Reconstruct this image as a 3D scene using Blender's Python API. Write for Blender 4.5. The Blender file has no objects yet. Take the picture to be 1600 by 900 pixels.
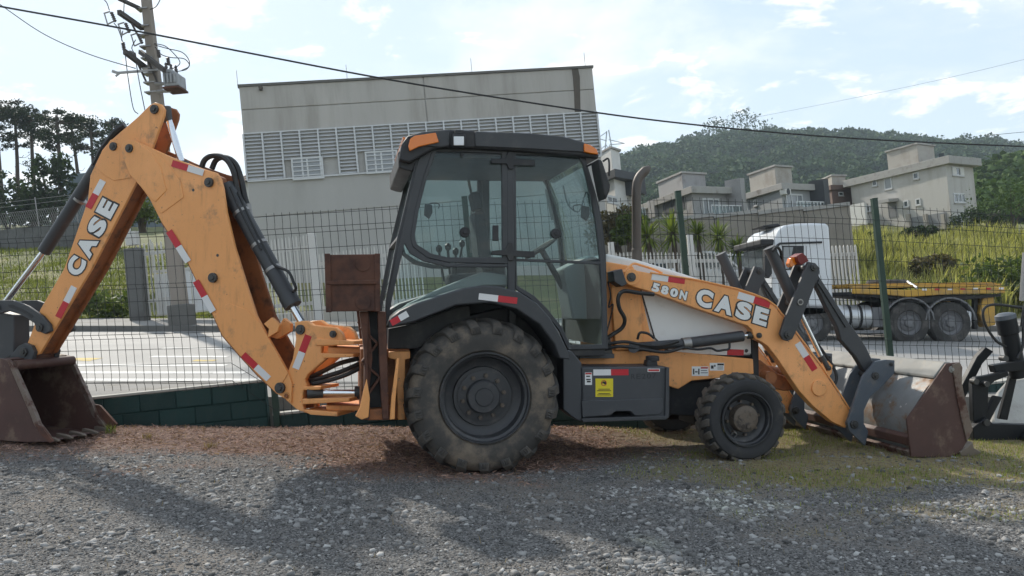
import bpy, bmesh, math, random
import numpy as np
from mathutils import Matrix, Vector
random.seed(7); rng = np.random.default_rng(7)
RAD = math.radians
sc = bpy.context.scene
COL = sc.collection

# ------------------------------------------------------------------ camera, sky, sun, exposure
F = 1300.0                      # focal length in pixels of the 1600 px wide photograph
TILT = RAD(5.5)                 # the yard slopes down to the right by this much
RT = Matrix.Rotation(TILT, 4, 'Y')   # site frame (ground flat) -> world (Z against gravity)
CAM = Vector((0.0, -6.88, 1.43)); PITCH = RAD(0.9)
cam_d = bpy.data.cameras.new('camera'); cam = bpy.data.objects.new('camera', cam_d); COL.objects.link(cam)
cam_d.sensor_width = 36.0; cam_d.lens = 36.0 * F / 1600.0; cam_d.clip_start = 0.05; cam_d.clip_end = 6000
cam.matrix_world = RT @ (Matrix.Translation(CAM) @ Matrix.Rotation(RAD(90) + PITCH, 4, 'X'))
sc.camera = cam

SUN_AZ = RAD(-31)               # measured from +Y (away from the camera) towards +X
SUN_EL = RAD(39)
sun_dir = Vector((math.sin(SUN_AZ) * math.cos(SUN_EL), math.cos(SUN_AZ) * math.cos(SUN_EL), math.sin(SUN_EL)))
w = bpy.data.worlds.new('World'); sc.world = w; w.use_nodes = True
nt = w.node_tree; nt.nodes.clear()
def N(t, kind, **kw):
    n = t.nodes.new(kind)
    for k, v in kw.items():
        setattr(n, k, v)
    return n
sky = N(nt, 'ShaderNodeTexSky', sky_type='NISHITA'); sky.sun_disc = False
sky.sun_elevation = SUN_EL; sky.sun_rotation = SUN_AZ; sky.altitude = 700; sky.air_density = 1.0; sky.dust_density = 1.0; sky.ozone_density = 1.3
tc = N(nt, 'ShaderNodeTexCoord'); sep = N(nt, 'ShaderNodeSeparateXYZ'); nt.links.new(tc.outputs['Generated'], sep.inputs[0])
def M_(t, op, a, b=None, clamp=False):
    n = N(t, 'ShaderNodeMath', operation=op); n.use_clamp = clamp
    for i, v in enumerate((a, b)):
        if v is None: continue
        if isinstance(v, (int, float)): n.inputs[i].default_value = v
        else: t.links.new(v, n.inputs[i])
    return n.outputs[0]
zc = M_(nt, 'MAXIMUM', sep.outputs['Z'], 0.0); zc = M_(nt, 'ADD', zc, 0.26)
comb = N(nt, 'ShaderNodeCombineXYZ')
nt.links.new(M_(nt, 'DIVIDE', sep.outputs['X'], zc), comb.inputs[0]); nt.links.new(M_(nt, 'DIVIDE', sep.outputs['Y'], zc), comb.inputs[1])
def cloud(scale, detail, lo, hi, off):
    mp = N(nt, 'ShaderNodeMapping'); nt.links.new(comb.outputs[0], mp.inputs[0]); mp.inputs['Location'].default_value = off; mp.inputs['Scale'].default_value = (1.0, 1.15, 1)
    nz = N(nt, 'ShaderNodeTexNoise'); nz.inputs['Scale'].default_value = scale; nz.inputs['Detail'].default_value = detail; nz.inputs['Roughness'].default_value = 0.62
    nz.inputs['Distortion'].default_value = 0.3
    nt.links.new(mp.outputs[0], nz.inputs['Vector'])
    mr = N(nt, 'ShaderNodeMapRange', interpolation_type='SMOOTHSTEP'); nt.links.new(nz.outputs['Fac'], mr.inputs[0])
    mr.inputs[1].default_value = lo; mr.inputs[2].default_value = hi
    return mr.outputs[0]
# a thin bright veil evens out the clear sky; scattered clouds lie over it
gm = N(nt, 'ShaderNodeGamma'); gm.inputs[1].default_value = 0.25; nt.links.new(sky.outputs[0], gm.inputs[0])
base = N(nt, 'ShaderNodeMix', data_type='RGBA', blend_type='MULTIPLY'); base.inputs['Factor'].default_value = 1.0
nt.links.new(gm.outputs[0], base.inputs['A']); base.inputs['B'].default_value = (2.34, 2.59, 2.78, 1)
c1 = cloud(1.1, 8, 0.46, 0.70, (3.1, 1.7, 0)); c2 = cloud(4.2, 12, 0.515, 0.63, (0.4, 5.2, 0))
cm = M_(nt, 'MAXIMUM', M_(nt, 'MULTIPLY', c1, 0.55), M_(nt, 'MULTIPLY', c2, 0.75))
bw = N(nt, 'ShaderNodeRGBToBW'); nt.links.new(base.outputs['Result'], bw.inputs[0])
cb = M_(nt, 'ADD', M_(nt, 'MULTIPLY', bw.outputs[0], 0.95), 2.3)
cc = N(nt, 'ShaderNodeCombineXYZ')
nt.links.new(cb, cc.inputs[0]); nt.links.new(M_(nt, 'MULTIPLY', cb, 0.975), cc.inputs[1]); nt.links.new(M_(nt, 'MULTIPLY', cb, 0.935), cc.inputs[2])
mx = N(nt, 'ShaderNodeMix', data_type='RGBA'); nt.links.new(cm, mx.inputs['Factor'])
nt.links.new(base.outputs['Result'], mx.inputs['A']); nt.links.new(cc.outputs[0], mx.inputs['B'])
bg = N(nt, 'ShaderNodeBackground'); bg.inputs['Strength'].default_value = 0.11; nt.links.new(mx.outputs['Result'], bg.inputs['Color'])
wo = N(nt, 'ShaderNodeOutputWorld'); nt.links.new(bg.outputs[0], wo.inputs['Surface'])

sun_d = bpy.data.lights.new('sun', 'SUN'); sun_d.energy = 2.2; sun_d.angle = RAD(2.2); sun_d.color = (1.0, 0.93, 0.82)
sun = bpy.data.objects.new('sun', sun_d); COL.objects.link(sun)
sun.rotation_euler = sun_dir.to_track_quat('Z', 'Y').to_euler(); sun.location = (-20, 30, 40)
sc.view_settings.view_transform = 'Standard'; sc.view_settings.look = 'None'; sc.view_settings.gamma = 1; sc.view_settings.exposure = 1.15
try:
    sc.cycles.use_denoising = True; sc.cycles.max_bounces = 6; sc.cycles.diffuse_bounces = 3; sc.cycles.adaptive_threshold = 0.02; sc.cycles.transparent_max_bounces = 24; sc.cycles.volume_bounces = 0
except Exception: pass

# ------------------------------------------------------------------ frames: pixel -> place
def ray(u, v):
    a, c = (u - 800.0) / F, -(v - 450.0) / F
    cp, sp = math.cos(PITCH), math.sin(PITCH)
    return Vector((a, cp - sp * c, sp + cp * c))
class Fr:
    """a local frame: origin, axes; pt() finds the (x, z) of a point seen at a pixel, on the local plane y"""
    def __init__(s, o, ex, ey, ez): s.o, s.ex, s.ey, s.ez = Vector(o), Vector(ex), Vector(ey), Vector(ez)
    def mat(s):
        m = Matrix.Identity(4)
        for i, a in enumerate((s.ex, s.ey, s.ez, s.o)):
            for j in range(3): m[j][i] = a[j]
        return m
    def pt(s, u, v, y=0.0):
        d = ray(u, v); t = (y - s.ey.dot(CAM - s.o)) / s.ey.dot(d)
        p = CAM + d * t - s.o
        return (s.ex.dot(p), s.ez.dot(p))
    def p3(s, u, v, y=0.0):
        x, z = s.pt(u, v, y); return Vector((x, y, z))
    def tr(s, pts, y=0.0): return [s.pt(u, v, y) for u, v in pts]
    def loc(s, p): q = Vector(p) - s.o; return Vector((s.ex.dot(q), s.ey.dot(q), s.ez.dot(q)))
def site(x, y, z=0.0, yaw=0.0):            # upright to the sloping ground
    c, q = math.cos(yaw), math.sin(yaw)
    return Fr((x, y, z), (c, q, 0), (-q, c, 0), (0, 0, 1))
GX = Vector((math.cos(TILT), 0, math.sin(TILT))); GZ = Vector((-math.sin(TILT), 0, math.cos(TILT))); GY = Vector((0, 1, 0))
def plumb(x, y, z=0.0, yaw=0.0):           # upright to gravity
    c, q = math.cos(yaw), math.sin(yaw)
    return Fr((x, y, z), GX * c + GY * q, GY * c - GX * q, GZ)
def at(u, v, depth):                        # site point seen at a pixel at a depth from the camera
    d = ray(u, v); return CAM + d * (depth / d.y)
def plumb_at(u, v, depth, yaw=0.0): p = at(u, v, depth); return plumb(p.x, p.y, p.z, yaw)
def site_at(u, v, depth, yaw=0.0): p = at(u, v, depth); return site(p.x, p.y, p.z, yaw)

# ------------------------------------------------------------------ mesh builder
def spline(pts, n=6):
    pts = [Vector(p) for p in pts]
    if len(pts) < 3 or n < 2: return pts
    q = [pts[0] * 2 - pts[1]] + pts + [pts[-1] * 2 - pts[-2]]
    out = []
    for i in range(1, len(q) - 2):
        a, b, c, d = q[i - 1:i + 3]
        for k in range(n):
            t = k / n
            out.append(0.5 * ((2 * b) + (c - a) * t + (2 * a - 5 * b + 4 * c - d) * t * t + (3 * b - a - 3 * c + d) * t ** 3))
    out.append(pts[-1]); return out
class MB:
    def __init__(s): s.v, s.f = [], []
    def add(s, vs, fs):
        b = len(s.v); s.v += [tuple(p) for p in vs]; s.f += [tuple(b + i for i in f) for f in fs]; return s
    def prism(s, pts, y0, y1):
        n = len(pts)
        area = sum(pts[i][0] * pts[(i + 1) % n][1] - pts[(i + 1) % n][0] * pts[i][1] for i in range(n))
        if area < 0: pts = pts[::-1]
        vs = [(x, y0, z) for x, z in pts] + [(x, y1, z) for x, z in pts]
        fs = [tuple(range(n)), tuple(range(2 * n - 1, n - 1, -1))] + [((i + 1) % n, i, n + i, n + (i + 1) % n) for i in range(n)]
        return s.add(vs, fs)
    def loft(s, a, ya, b, yb):                  # two outlines with the same number of points
        n = len(a)
        vs = [(x, ya, z) for x, z in a] + [(x, yb, z) for x, z in b]
        return s.add(vs, [tuple(range(n)), tuple(range(2 * n - 1, n - 1, -1))] + [((i + 1) % n, i, n + i, n + (i + 1) % n) for i in range(n)])
    def ring(s, out, inn, y0, y1):
        n = len(out)
        vs = [(x, y0, z) for x, z in out] + [(x, y0, z) for x, z in inn] + [(x, y1, z) for x, z in out] + [(x, y1, z) for x, z in inn]
        fs = []
        for i in range(n):
            j = (i + 1) % n
            fs += [(i, j, n + j, n + i), (2 * n + j, 2 * n + i, 3 * n + i, 3 * n + j), (j, i, 2 * n + i, 2 * n + j), (n + i, n + j, 3 * n + j, 3 * n + i)]
        return s.add(vs, fs)
    def box(s, x0, x1, y0, y1, z0, z1):
        v = [(x, y, z) for x in (x0, x1) for y in (y0, y1) for z in (z0, z1)]
        return s.add(v, [(0, 1, 3, 2), (4, 6, 7, 5), (0, 4, 5, 1), (2, 3, 7, 6), (0, 2, 6, 4), (1, 5, 7, 3)])
    def sweep(s, pts, r, n=8, cap=True, flat=1.0):
        pts = [Vector(p) for p in pts]; m = len(pts); rs = r if hasattr(r, '__len__') else [r] * m
        vs, fs = [], []; t0 = None; u = None
        for i, p in enumerate(pts):
            t = (pts[min(i + 1, m - 1)] - pts[max(i - 1, 0)]).normalized()
            if u is None:
                u = t.cross(Vector((0, 0, 1)) if abs(t.z) < 0.9 else Vector((0, 1, 0))).normalized()
            else:
                u = (u - t * u.dot(t)).normalized()
            q = t.cross(u)
            for k in range(n):
                a = 2 * math.pi * k / n
                vs.append(p + (u * math.cos(a) + q * math.sin(a) * flat) * rs[i])
        for i in range(m - 1):
            for k in range(n):
                l = (k + 1) % n; fs.append((i * n + k, i * n + l, (i + 1) * n + l, (i + 1) * n + k))
        if cap: fs += [tuple(range(n - 1, -1, -1)), tuple(range((m - 1) * n, m * n))]
        return s.add(vs, fs)
    def tube(s, pts, r, n=8, sm=6): return s.sweep(spline(pts, sm), r, n)
    def cyl(s, a, b, r, r2=None, n=16): return s.sweep([a, b], [r, r if r2 is None else r2], n)
    def lathe(s, prof, cx, cz, n=48, closed=False, caps=True):     # profile of (radius, y) round an axis along y
        m = len(prof); vs = []; fs = []
        for k in range(n):
            a = 2 * math.pi * k / n
            for r, y in prof: vs.append((cx + r * math.cos(a), y, cz + r * math.sin(a)))
        for k in range(n):
            l = (k + 1) % n
            for i in range(m - 1 + (1 if closed else 0)):
                j = (i + 1) % m; fs.append((k * m + i, l * m + i, l * m + j, k * m + j))
        if not closed and caps:
            for i in (0, m - 1):
                if prof[i][0] > 1e-4:
                    fs.append(tuple(k * m + i for k in (range(n) if i else range(n - 1, -1, -1))))
        return s.add(vs, fs)
    def disc(s, x, z, y0, y1, r, n=20): return s.cyl((x, y0, z), (x, y1, z), r, n=n)
    def mesh(s, name, X=None):
        me = bpy.data.meshes.new(name)
        v = s.v if X is None else [tuple(X @ Vector(p)) for p in s.v]
        me.from_pydata(v, [], s.f); me.update()
        return me
def fix(me, smooth=35):
    bm = bmesh.new(); bm.from_mesh(me); bmesh.ops.recalc_face_normals(bm, faces=bm.faces); bm.to_mesh(me); bm.free()
    if smooth:
        me.polygons.foreach_set('use_smooth', [True] * len(me.polygons)); me.set_sharp_from_angle(angle=RAD(smooth))
    me.update(); return me
def build(mb, name, mat, parent=None, X=None, bev=0.0, smooth=35, seg=2):
    me = fix(mb.mesh(name, X), smooth); me.materials.append(mat)
    o = bpy.data.objects.new(name, me); COL.objects.link(o); o.parent = parent
    if bev:
        b = o.modifiers.new('bevel', 'BEVEL'); b.width = bev; b.segments = seg; b.limit_method = 'ANGLE'; b.angle_limit = RAD(40); b.harden_normals = False
    return o
def raw(name, v, f, mat, parent=None, smooth=False):
    me = bpy.data.meshes.new(name); v = np.asarray(v, np.float32); f = np.asarray(f, np.int32)
    k = f.shape[1]; me.vertices.add(len(v)); me.vertices.foreach_set('co', v.ravel()); me.loops.add(f.size); me.loops.foreach_set('vertex_index', f.ravel())
    me.polygons.add(len(f)); me.polygons.foreach_set('loop_start', np.arange(0, f.size, k, dtype=np.int32)); me.polygons.foreach_set('loop_total', np.full(len(f), k, np.int32))
    if smooth: me.polygons.foreach_set('use_smooth', np.ones(len(f), bool))
    me.update(calc_edges=True); me.materials.append(mat)
    o = bpy.data.objects.new(name, me); COL.objects.link(o); o.parent = parent; return o
def thing(name, label, cat, fr, group=None):
    o = bpy.data.objects.new(name, None); COL.objects.link(o); o.matrix_basis = fr.mat(); o.empty_display_size = 0.3
    o['label'] = label; o['category'] = cat
    if group: o['group'] = group
    return o
def tag(o, label, cat, group=None):
    o['label'] = label; o['category'] = cat
    if group: o['group'] = group
    return o
def struct(o, kind='structure'): o['kind'] = kind; return o
def clone(o, parent=None, fr=None):
    c = o.copy(); COL.objects.link(c); c.parent = parent
    if fr is not None: c.matrix_basis = fr.mat()
    for k in list(o.children): clone(k, c)
    return c

# ------------------------------------------------------------------ materials
def ramp(t, fac, stops, interp='LINEAR'):
    r = N(t, 'ShaderNodeValToRGB'); r.color_ramp.interpolation = interp; e = r.color_ramp.elements
    while len(e) < len(stops): e.new(0.5)
    for i, (p, c) in enumerate(stops): e[i].position = p; e[i].color = (*c, 1)
    t.links.new(fac, r.inputs[0]); return r.outputs[0]
def noise(t, vec, scale, detail=5, rough=0.6, dist=0.0):
    n = N(t, 'ShaderNodeTexNoise'); n.inputs['Scale'].default_value = scale; n.inputs['Detail'].default_value = detail; n.inputs['Roughness'].default_value = rough; n.inputs['Distortion'].default_value = dist
    t.links.new(vec, n.inputs['Vector']); return n.outputs['Fac']
def mixc(t, fac, a, b, mode='MIX'):
    m = N(t, 'ShaderNodeMix', data_type='RGBA', blend_type=mode)
    for key, v in (('Factor', fac), ('A', a), ('B', b)):
        if isinstance(v, (int, float)): m.inputs[key].default_value = v
        elif isinstance(v, tuple): m.inputs[key].default_value = (*v, 1)
        else: t.links.new(v, m.inputs[key])
    return m.outputs['Result']
def smooth(t, fac, lo, hi):
    m = N(t, 'ShaderNodeMapRange', interpolation_type='SMOOTHSTEP'); t.links.new(fac, m.inputs[0]); m.inputs[1].default_value = lo; m.inputs[2].default_value = hi
    return m.outputs[0]
MATS = {}
def material(name, col, rough=0.6, metal=0.0, var=0.12, vs=3.0, dirt=None, dirt_amt=(0.55, 0.75), ds=4.0, bump=0.0, bs=60.0, stretch=(1, 1, 1), spec=0.5, coat=0.0, island=0.0, speck=None):
    m = bpy.data.materials.new(name); m.use_nodes = True; t = m.node_tree; b = t.nodes['Principled BSDF']
    tc = N(t, 'ShaderNodeTexCoord'); mp = N(t, 'ShaderNodeMapping'); mp.inputs['Scale'].default_value = stretch; t.links.new(tc.outputs['Object'], mp.inputs[0]); vec = mp.outputs[0]
    c = mixc(t, noise(t, vec, vs), tuple(max(0, x * (1 - var)) for x in col), tuple(min(1, x * (1 + var)) for x in col))
    if island:
        g = N(t, 'ShaderNodeObjectInfo') if island < 0 else N(t, 'ShaderNodeNewGeometry')
        r = g.outputs['Random'] if island < 0 else g.outputs['Random Per Island']
        k = abs(island); c = mixc(t, 1.0, c, ramp(t, r, [(0, (1 - k,) * 3), (1, (1 + k,) * 3)]), 'MULTIPLY')
    rg = M_(t, 'ADD', M_(t, 'MULTIPLY', noise(t, vec, vs * 2.3), 0.25), rough - 0.12, True)
    if dirt:
        f = smooth(t, noise(t, vec, ds, 8, 0.68), *dirt_amt); c = mixc(t, f, c, dirt); rg = M_(t, 'MAXIMUM', rg, M_(t, 'MULTIPLY', f, 0.85))
    if speck:
        f = smooth(t, noise(t, vec, speck[1], 4, 0.7), speck[2], speck[2] + 0.05); c = mixc(t, f, c, speck[0])
    t.links.new(c, b.inputs['Base Color']); t.links.new(rg, b.inputs['Roughness']); b.inputs['Metallic'].default_value = metal
    b.inputs['Specular IOR Level'].default_value = spec
    if coat: b.inputs['Coat Weight'].default_value = coat; b.inputs['Coat Roughness'].default_value = 0.15
    if bump:
        bp = N(t, 'ShaderNodeBump'); bp.inputs['Strength'].default_value = bump; bp.inputs['Distance'].default_value = 0.02
        t.links.new(noise(t, vec, bs, 6, 0.65), bp.inputs['Height']); t.links.new(bp.outputs[0], b.inputs['Normal'])
    MATS[name] = m; return m
def glass(name, tint, ior=1.5, rough=0.0, dust=0.04):
    m = bpy.data.materials.new(name); m.use_nodes = True; t = m.node_tree; t.nodes.clear()
    tr = N(t, 'ShaderNodeBsdfTransparent'); tr.inputs[0].default_value = (*tint, 1)
    gl = N(t, 'ShaderNodeBsdfGlossy'); gl.inputs['Roughness'].default_value = rough; gl.inputs[0].default_value = (1, 1, 1, 1)
    lw = N(t, 'ShaderNodeLayerWeight'); lw.inputs[0].default_value = 0.5; fz = M_(t, 'ADD', M_(t, 'MULTIPLY', M_(t, 'POWER', lw.outputs['Facing'], 5.0), 0.8), 0.018, True)
    df = N(t, 'ShaderNodeBsdfDiffuse'); df.inputs[0].default_value = (0.5, 0.5, 0.47, 1)
    tc = N(t, 'ShaderNodeTexCoord'); mp = N(t, 'ShaderNodeMapping'); mp.inputs['Scale'].default_value = (3, 3, 0.5); t.links.new(tc.outputs['Object'], mp.inputs[0])
    f = M_(t, 'MULTIPLY', smooth(t, noise(t, mp.outputs[0], 2.0, 6), 0.35, 0.75), dust * 2)
    m1 = N(t, 'ShaderNodeMixShader'); t.links.new(f, m1.inputs[0]); t.links.new(tr.outputs[0], m1.inputs[1]); t.links.new(df.outputs[0], m1.inputs[2])
    m2 = N(t, 'ShaderNodeMixShader'); t.links.new(fz, m2.inputs[0]); t.links.new(m1.outputs[0], m2.inputs[1]); t.links.new(gl.outputs[0], m2.inputs[2])
    o = N(t, 'ShaderNodeOutputMaterial'); t.links.new(m2.outputs[0], o.inputs['Surface']); MATS[name] = m; return m
DUST = (0.24, 0.19, 0.14)
def painted(name, col):
    """old machine enamel: sun-faded patches, rubbed streaks, grime, chips"""
    m = material(name, col, 0.45, var=0.06, vs=1.6, bump=0.03, bs=70); t = m.node_tree; b = t.nodes['Principled BSDF']
    tc = N(t, 'ShaderNodeTexCoord'); v = tc.outputs['Object']; c = b.inputs['Base Color'].links[0].from_socket
    c = mixc(t, smooth(t, noise(t, v, 1.1, 4), 0.45, 0.75), c, tuple(min(1, x * 1.10 + 0.035) for x in col))
    mp = N(t, 'ShaderNodeMapping'); mp.inputs['Scale'].default_value = (9, 9, 1.2); t.links.new(v, mp.inputs[0])
    c = mixc(t, M_(t, 'MULTIPLY', smooth(t, noise(t, mp.outputs[0], 2.0, 6, 0.7), 0.50, 0.76), 0.5), c, tuple(x * 0.55 for x in col))
    c = mixc(t, M_(t, 'MULTIPLY', smooth(t, noise(t, v, 4.5, 9, 0.72), 0.54, 0.70), 0.75), c, (0.34, 0.18, 0.085))
    c = mixc(t, smooth(t, noise(t, v, 30, 3, 0.6), 0.70, 0.73), c, (0.12, 0.06, 0.035))
    mp2 = N(t, 'ShaderNodeMapping'); mp2.inputs['Scale'].default_value = (60, 60, 7); mp2.inputs['Rotation'].default_value = (0.0, 0.5, 0.3); t.links.new(v, mp2.inputs[0])
    c = mixc(t, M_(t, 'MULTIPLY', smooth(t, noise(t, mp2.outputs[0], 1.0, 2), 0.70, 0.76), 0.5), c, (0.35, 0.2, 0.11))
    t.links.new(c, b.inputs['Base Color']); return m
ORANGE = painted('orange_paint', (0.80, 0.35, 0.115))
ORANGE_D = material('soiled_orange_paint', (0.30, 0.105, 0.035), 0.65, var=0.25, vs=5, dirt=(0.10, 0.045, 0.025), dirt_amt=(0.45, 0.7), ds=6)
WHITE = material('white_paint', (0.72, 0.71, 0.69), 0.4, var=0.05, dirt=(0.5, 0.46, 0.4), dirt_amt=(0.6, 0.85), ds=3)
GREYP = material('dark_grey_paint', (0.045, 0.047, 0.052), 0.5, var=0.15, dirt=(0.10, 0.095, 0.09), dirt_amt=(0.55, 0.85), ds=5, bump=0.02)
GREYB = material('blue_grey_steel', (0.085, 0.10, 0.12), 0.5, var=0.2, dirt=(0.17, 0.15, 0.13), dirt_amt=(0.5, 0.8), ds=6)
BLACK = material('black_plastic', (0.022, 0.022, 0.025), 0.55, var=0.2, dirt=(0.07, 0.065, 0.06), dirt_amt=(0.5, 0.85), ds=4)
TANKM = material('charcoal_tank_plastic', (0.05, 0.053, 0.06), 0.45, var=0.12, dirt=(0.10, 0.095, 0.09), dirt_amt=(0.55, 0.9), ds=3)
RUBBER = material('dusty_rubber', (0.055, 0.051, 0.047), 0.85, var=0.3, vs=6, dirt=(0.20, 0.158, 0.118), dirt_amt=(0.42, 0.70), ds=3.2, bump=0.15, bs=40)
RUBBER_F = material('dark_rubber', (0.03, 0.030, 0.032), 0.8, var=0.25, vs=7, dirt=(0.10, 0.085, 0.07), dirt_amt=(0.55, 0.8), ds=5, bump=0.1, bs=45)
TREAD_F = material('dusty_tread_rubber', (0.075, 0.065, 0.055), 0.9, var=0.35, vs=7, dirt=(0.19, 0.155, 0.12), dirt_amt=(0.4, 0.7), ds=5, bump=0.15, bs=45)
HOSE = material('rubber_hose', (0.018, 0.018, 0.019), 0.5, var=0.2, dirt=(0.06, 0.055, 0.05))
RIM = material('rim_paint', (0.035, 0.036, 0.04), 0.45, var=0.2, dirt=(0.12, 0.11, 0.10), dirt_amt=(0.5, 0.85), ds=7)
HUBM = material('greasy_hub', (0.13, 0.10, 0.075), 0.6, var=0.4, vs=12, dirt=(0.05, 0.04, 0.035), dirt_amt=(0.45, 0.65), ds=14, bump=0.1)
CHROME = material('chrome', (0.75, 0.76, 0.78), 0.14, metal=1.0, var=0.03)
STEEL = material('bare_steel', (0.32, 0.31, 0.30), 0.45, metal=0.8, var=0.2)
PIN = material('pin_steel', (0.07, 0.068, 0.066), 0.5, metal=0.4, var=0.3, vs=20)
RUST = material('rusty_plate', (0.105, 0.043, 0.026), 0.8, var=0.35, vs=5, dirt=(0.05, 0.022, 0.016), dirt_amt=(0.4, 0.68), ds=7, bump=0.12, bs=70, speck=((0.24, 0.09, 0.035), 9, 0.66))
RUST_B = material('oxide_bucket', (0.075, 0.036, 0.029), 0.62, var=0.4, vs=3, dirt=(0.17, 0.115, 0.08), dirt_amt=(0.5, 0.68), ds=3.5, bump=0.06, bs=60, speck=((0.22, 0.19, 0.16), 16, 0.70))
WORN = material('worn_bucket_steel', (0.20, 0.205, 0.205), 0.55, metal=0.25, var=0.25, vs=5, dirt=(0.20, 0.115, 0.06), dirt_amt=(0.50, 0.66), ds=3.4, bump=0.08, bs=50, speck=((0.5, 0.48, 0.45), 14, 0.66))
RAIL = material('dusty_rail_steel', (0.25, 0.245, 0.225), 0.7, var=0.15, dirt=(0.33, 0.29, 0.23), dirt_amt=(0.5, 0.75), ds=6)
LIP = material('worn_bucket_lip', (0.19, 0.15, 0.125), 0.45, metal=0.4, var=0.35, vs=6, dirt=(0.09, 0.04, 0.03), dirt_amt=(0.45, 0.62), ds=6)
TOOTH = material('worn_tooth_steel', (0.20, 0.165, 0.135), 0.5, metal=0.6, var=0.3, vs=15)
TAPE_R = material('red_tape', (0.50, 0.012, 0.025), 0.35, var=0.05)
TAPE_W = material('white_tape', (0.70, 0.69, 0.69), 0.35, var=0.05)
DEC_W = material('decal_white', (0.74, 0.74, 0.73), 0.4, var=0.06, dirt=(0.55, 0.42, 0.30), dirt_amt=(0.66, 0.8), ds=9)
DEC_B = material('decal_black', (0.02, 0.018, 0.018), 0.4, var=0.1)
DEC_Y = material('decal_yellow', (0.72, 0.58, 0.02), 0.4, var=0.05)
DEC_R = material('decal_red', (0.45, 0.03, 0.03), 0.4, var=0.05)
GLASS = glass('cab_glass', (0.82, 0.89, 0.895), dust=0.014)
AMBER = material('amber_lens', (0.75, 0.19, 0.01), 0.2, var=0.05, coat=0.5)
LENS = material('lamp_lens', (0.75, 0.76, 0.78), 0.15, var=0.1, coat=0.5)
INTER = material('cab_trim_grey', (0.05, 0.05, 0.053), 0.7, var=0.1)
INTER_L = material('cab_trim_light', (0.24, 0.24, 0.23), 0.7, var=0.1)
SEATM = material('seat_fabric', (0.05, 0.05, 0.055), 0.9, var=0.2)
EXH = material('exhaust_pipe', (0.10, 0.085, 0.075), 0.55, metal=0.3, var=0.2, stretch=(1, 1, 0.3), dirt=(0.16, 0.10, 0.07), dirt_amt=(0.5, 0.8))
REDP = material('red_paint', (0.16, 0.015, 0.012), 0.5, var=0.1)

# ================================================================== the backhoe loader
M = site(-0.228, 0.0, 0.0, RAD(11.3))
_sw = M.mat() @ Vector((-1.45, 1.12, 0)); B = site(_sw.x, _sw.y, 0, RAD(-17))
XB = M.mat().inverted() @ B.mat()
root = thing('backhoe_loader', 'orange backhoe loader with dark glazed cab standing across the gravel yard', 'backhoe loader', M)
def P(pts, y): return M.tr(pts, y)
def plate(name, pts, y0, y1, mat, parent=root, bev=0.004, fr=M, X=None, **k):
    return build(MB().prism(fr.tr(pts, y0), y0, y1), name, mat, parent, X, bev, **k)
def bplate(name, pts, y0, y1, mat, parent=root, bev=0.004, **k): return plate(name, pts, y0, y1, mat, parent, bev, B, XB, **k)
def pin(u, v, y, r, parent, fr=M, X=None, name='pivot_pin', mat=None, d=0.02):
    x, z = fr.pt(u, v, y); mb = MB().disc(x, z, y - d, y + 0.01, r).disc(x, z, y - d - 0.012, y - d + 0.001, r * 0.55, 6)
    return build(mb, name, mat or PIN, parent, X, 0.003)
def rod(name, fr, a, ya, b, yb, r, mat, parent, X=None, r2=None, n=18, bev=0.0):
    return build(MB().cyl(fr.p3(*a, ya), fr.p3(*b, yb), r, r2, n), name, mat, parent, X, bev)
def hose(name, fr, pts, r, mat, parent, X=None):
    return build(MB().tube([fr.p3(u, v, y) for u, v, y in pts], r, 8, 6), name, mat, parent, X)
def tape(fr, a, b, hw, y, parent, X=None, first='R'):
    a, b = Vector(a), Vector(b); d = (b - a).normalized(); n = Vector((-d.y, d.x)) * hw; m = (a + b) / 2
    for (p, q, c) in ((a, m, first), (m, b, 'W' if first == 'R' else 'R')):
        quad = [tuple(p + n), tuple(q + n), tuple(q - n), tuple(p - n)]
        build(MB().prism(fr.tr(quad, y), y - 0.0025, y - 0.0005), 'reflective_tape', TAPE_R if c == 'R' else TAPE_W, parent, X)
_gl = {}
def glyph(ch, off, font_shear=0.0):
    key = (ch, off)
    if key in _gl: return _gl[key]
    cu = bpy.data.curves.new('glyph', 'FONT'); cu.body = ch; cu.offset = off; cu.resolution_u = 4; cu.fill_mode = 'FRONT'
    ob = bpy.data.objects.new('glyph', cu); COL.objects.link(ob); dg = bpy.context.evaluated_depsgraph_get(); dg.update()
    me = bpy.data.meshes.new_from_object(ob.evaluated_get(dg))
    v = [tuple(p.co) for p in me.vertices]; f = [tuple(p.vertices) for p in me.polygons]
    bpy.data.objects.remove(ob); bpy.data.curves.remove(cu); bpy.data.meshes.remove(me)
    xs = [p[0] for p in v]; ys = [p[1] for p in v]; _gl[key] = (v, f, (min(xs), max(xs), min(ys), max(ys))); return _gl[key]
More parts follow.
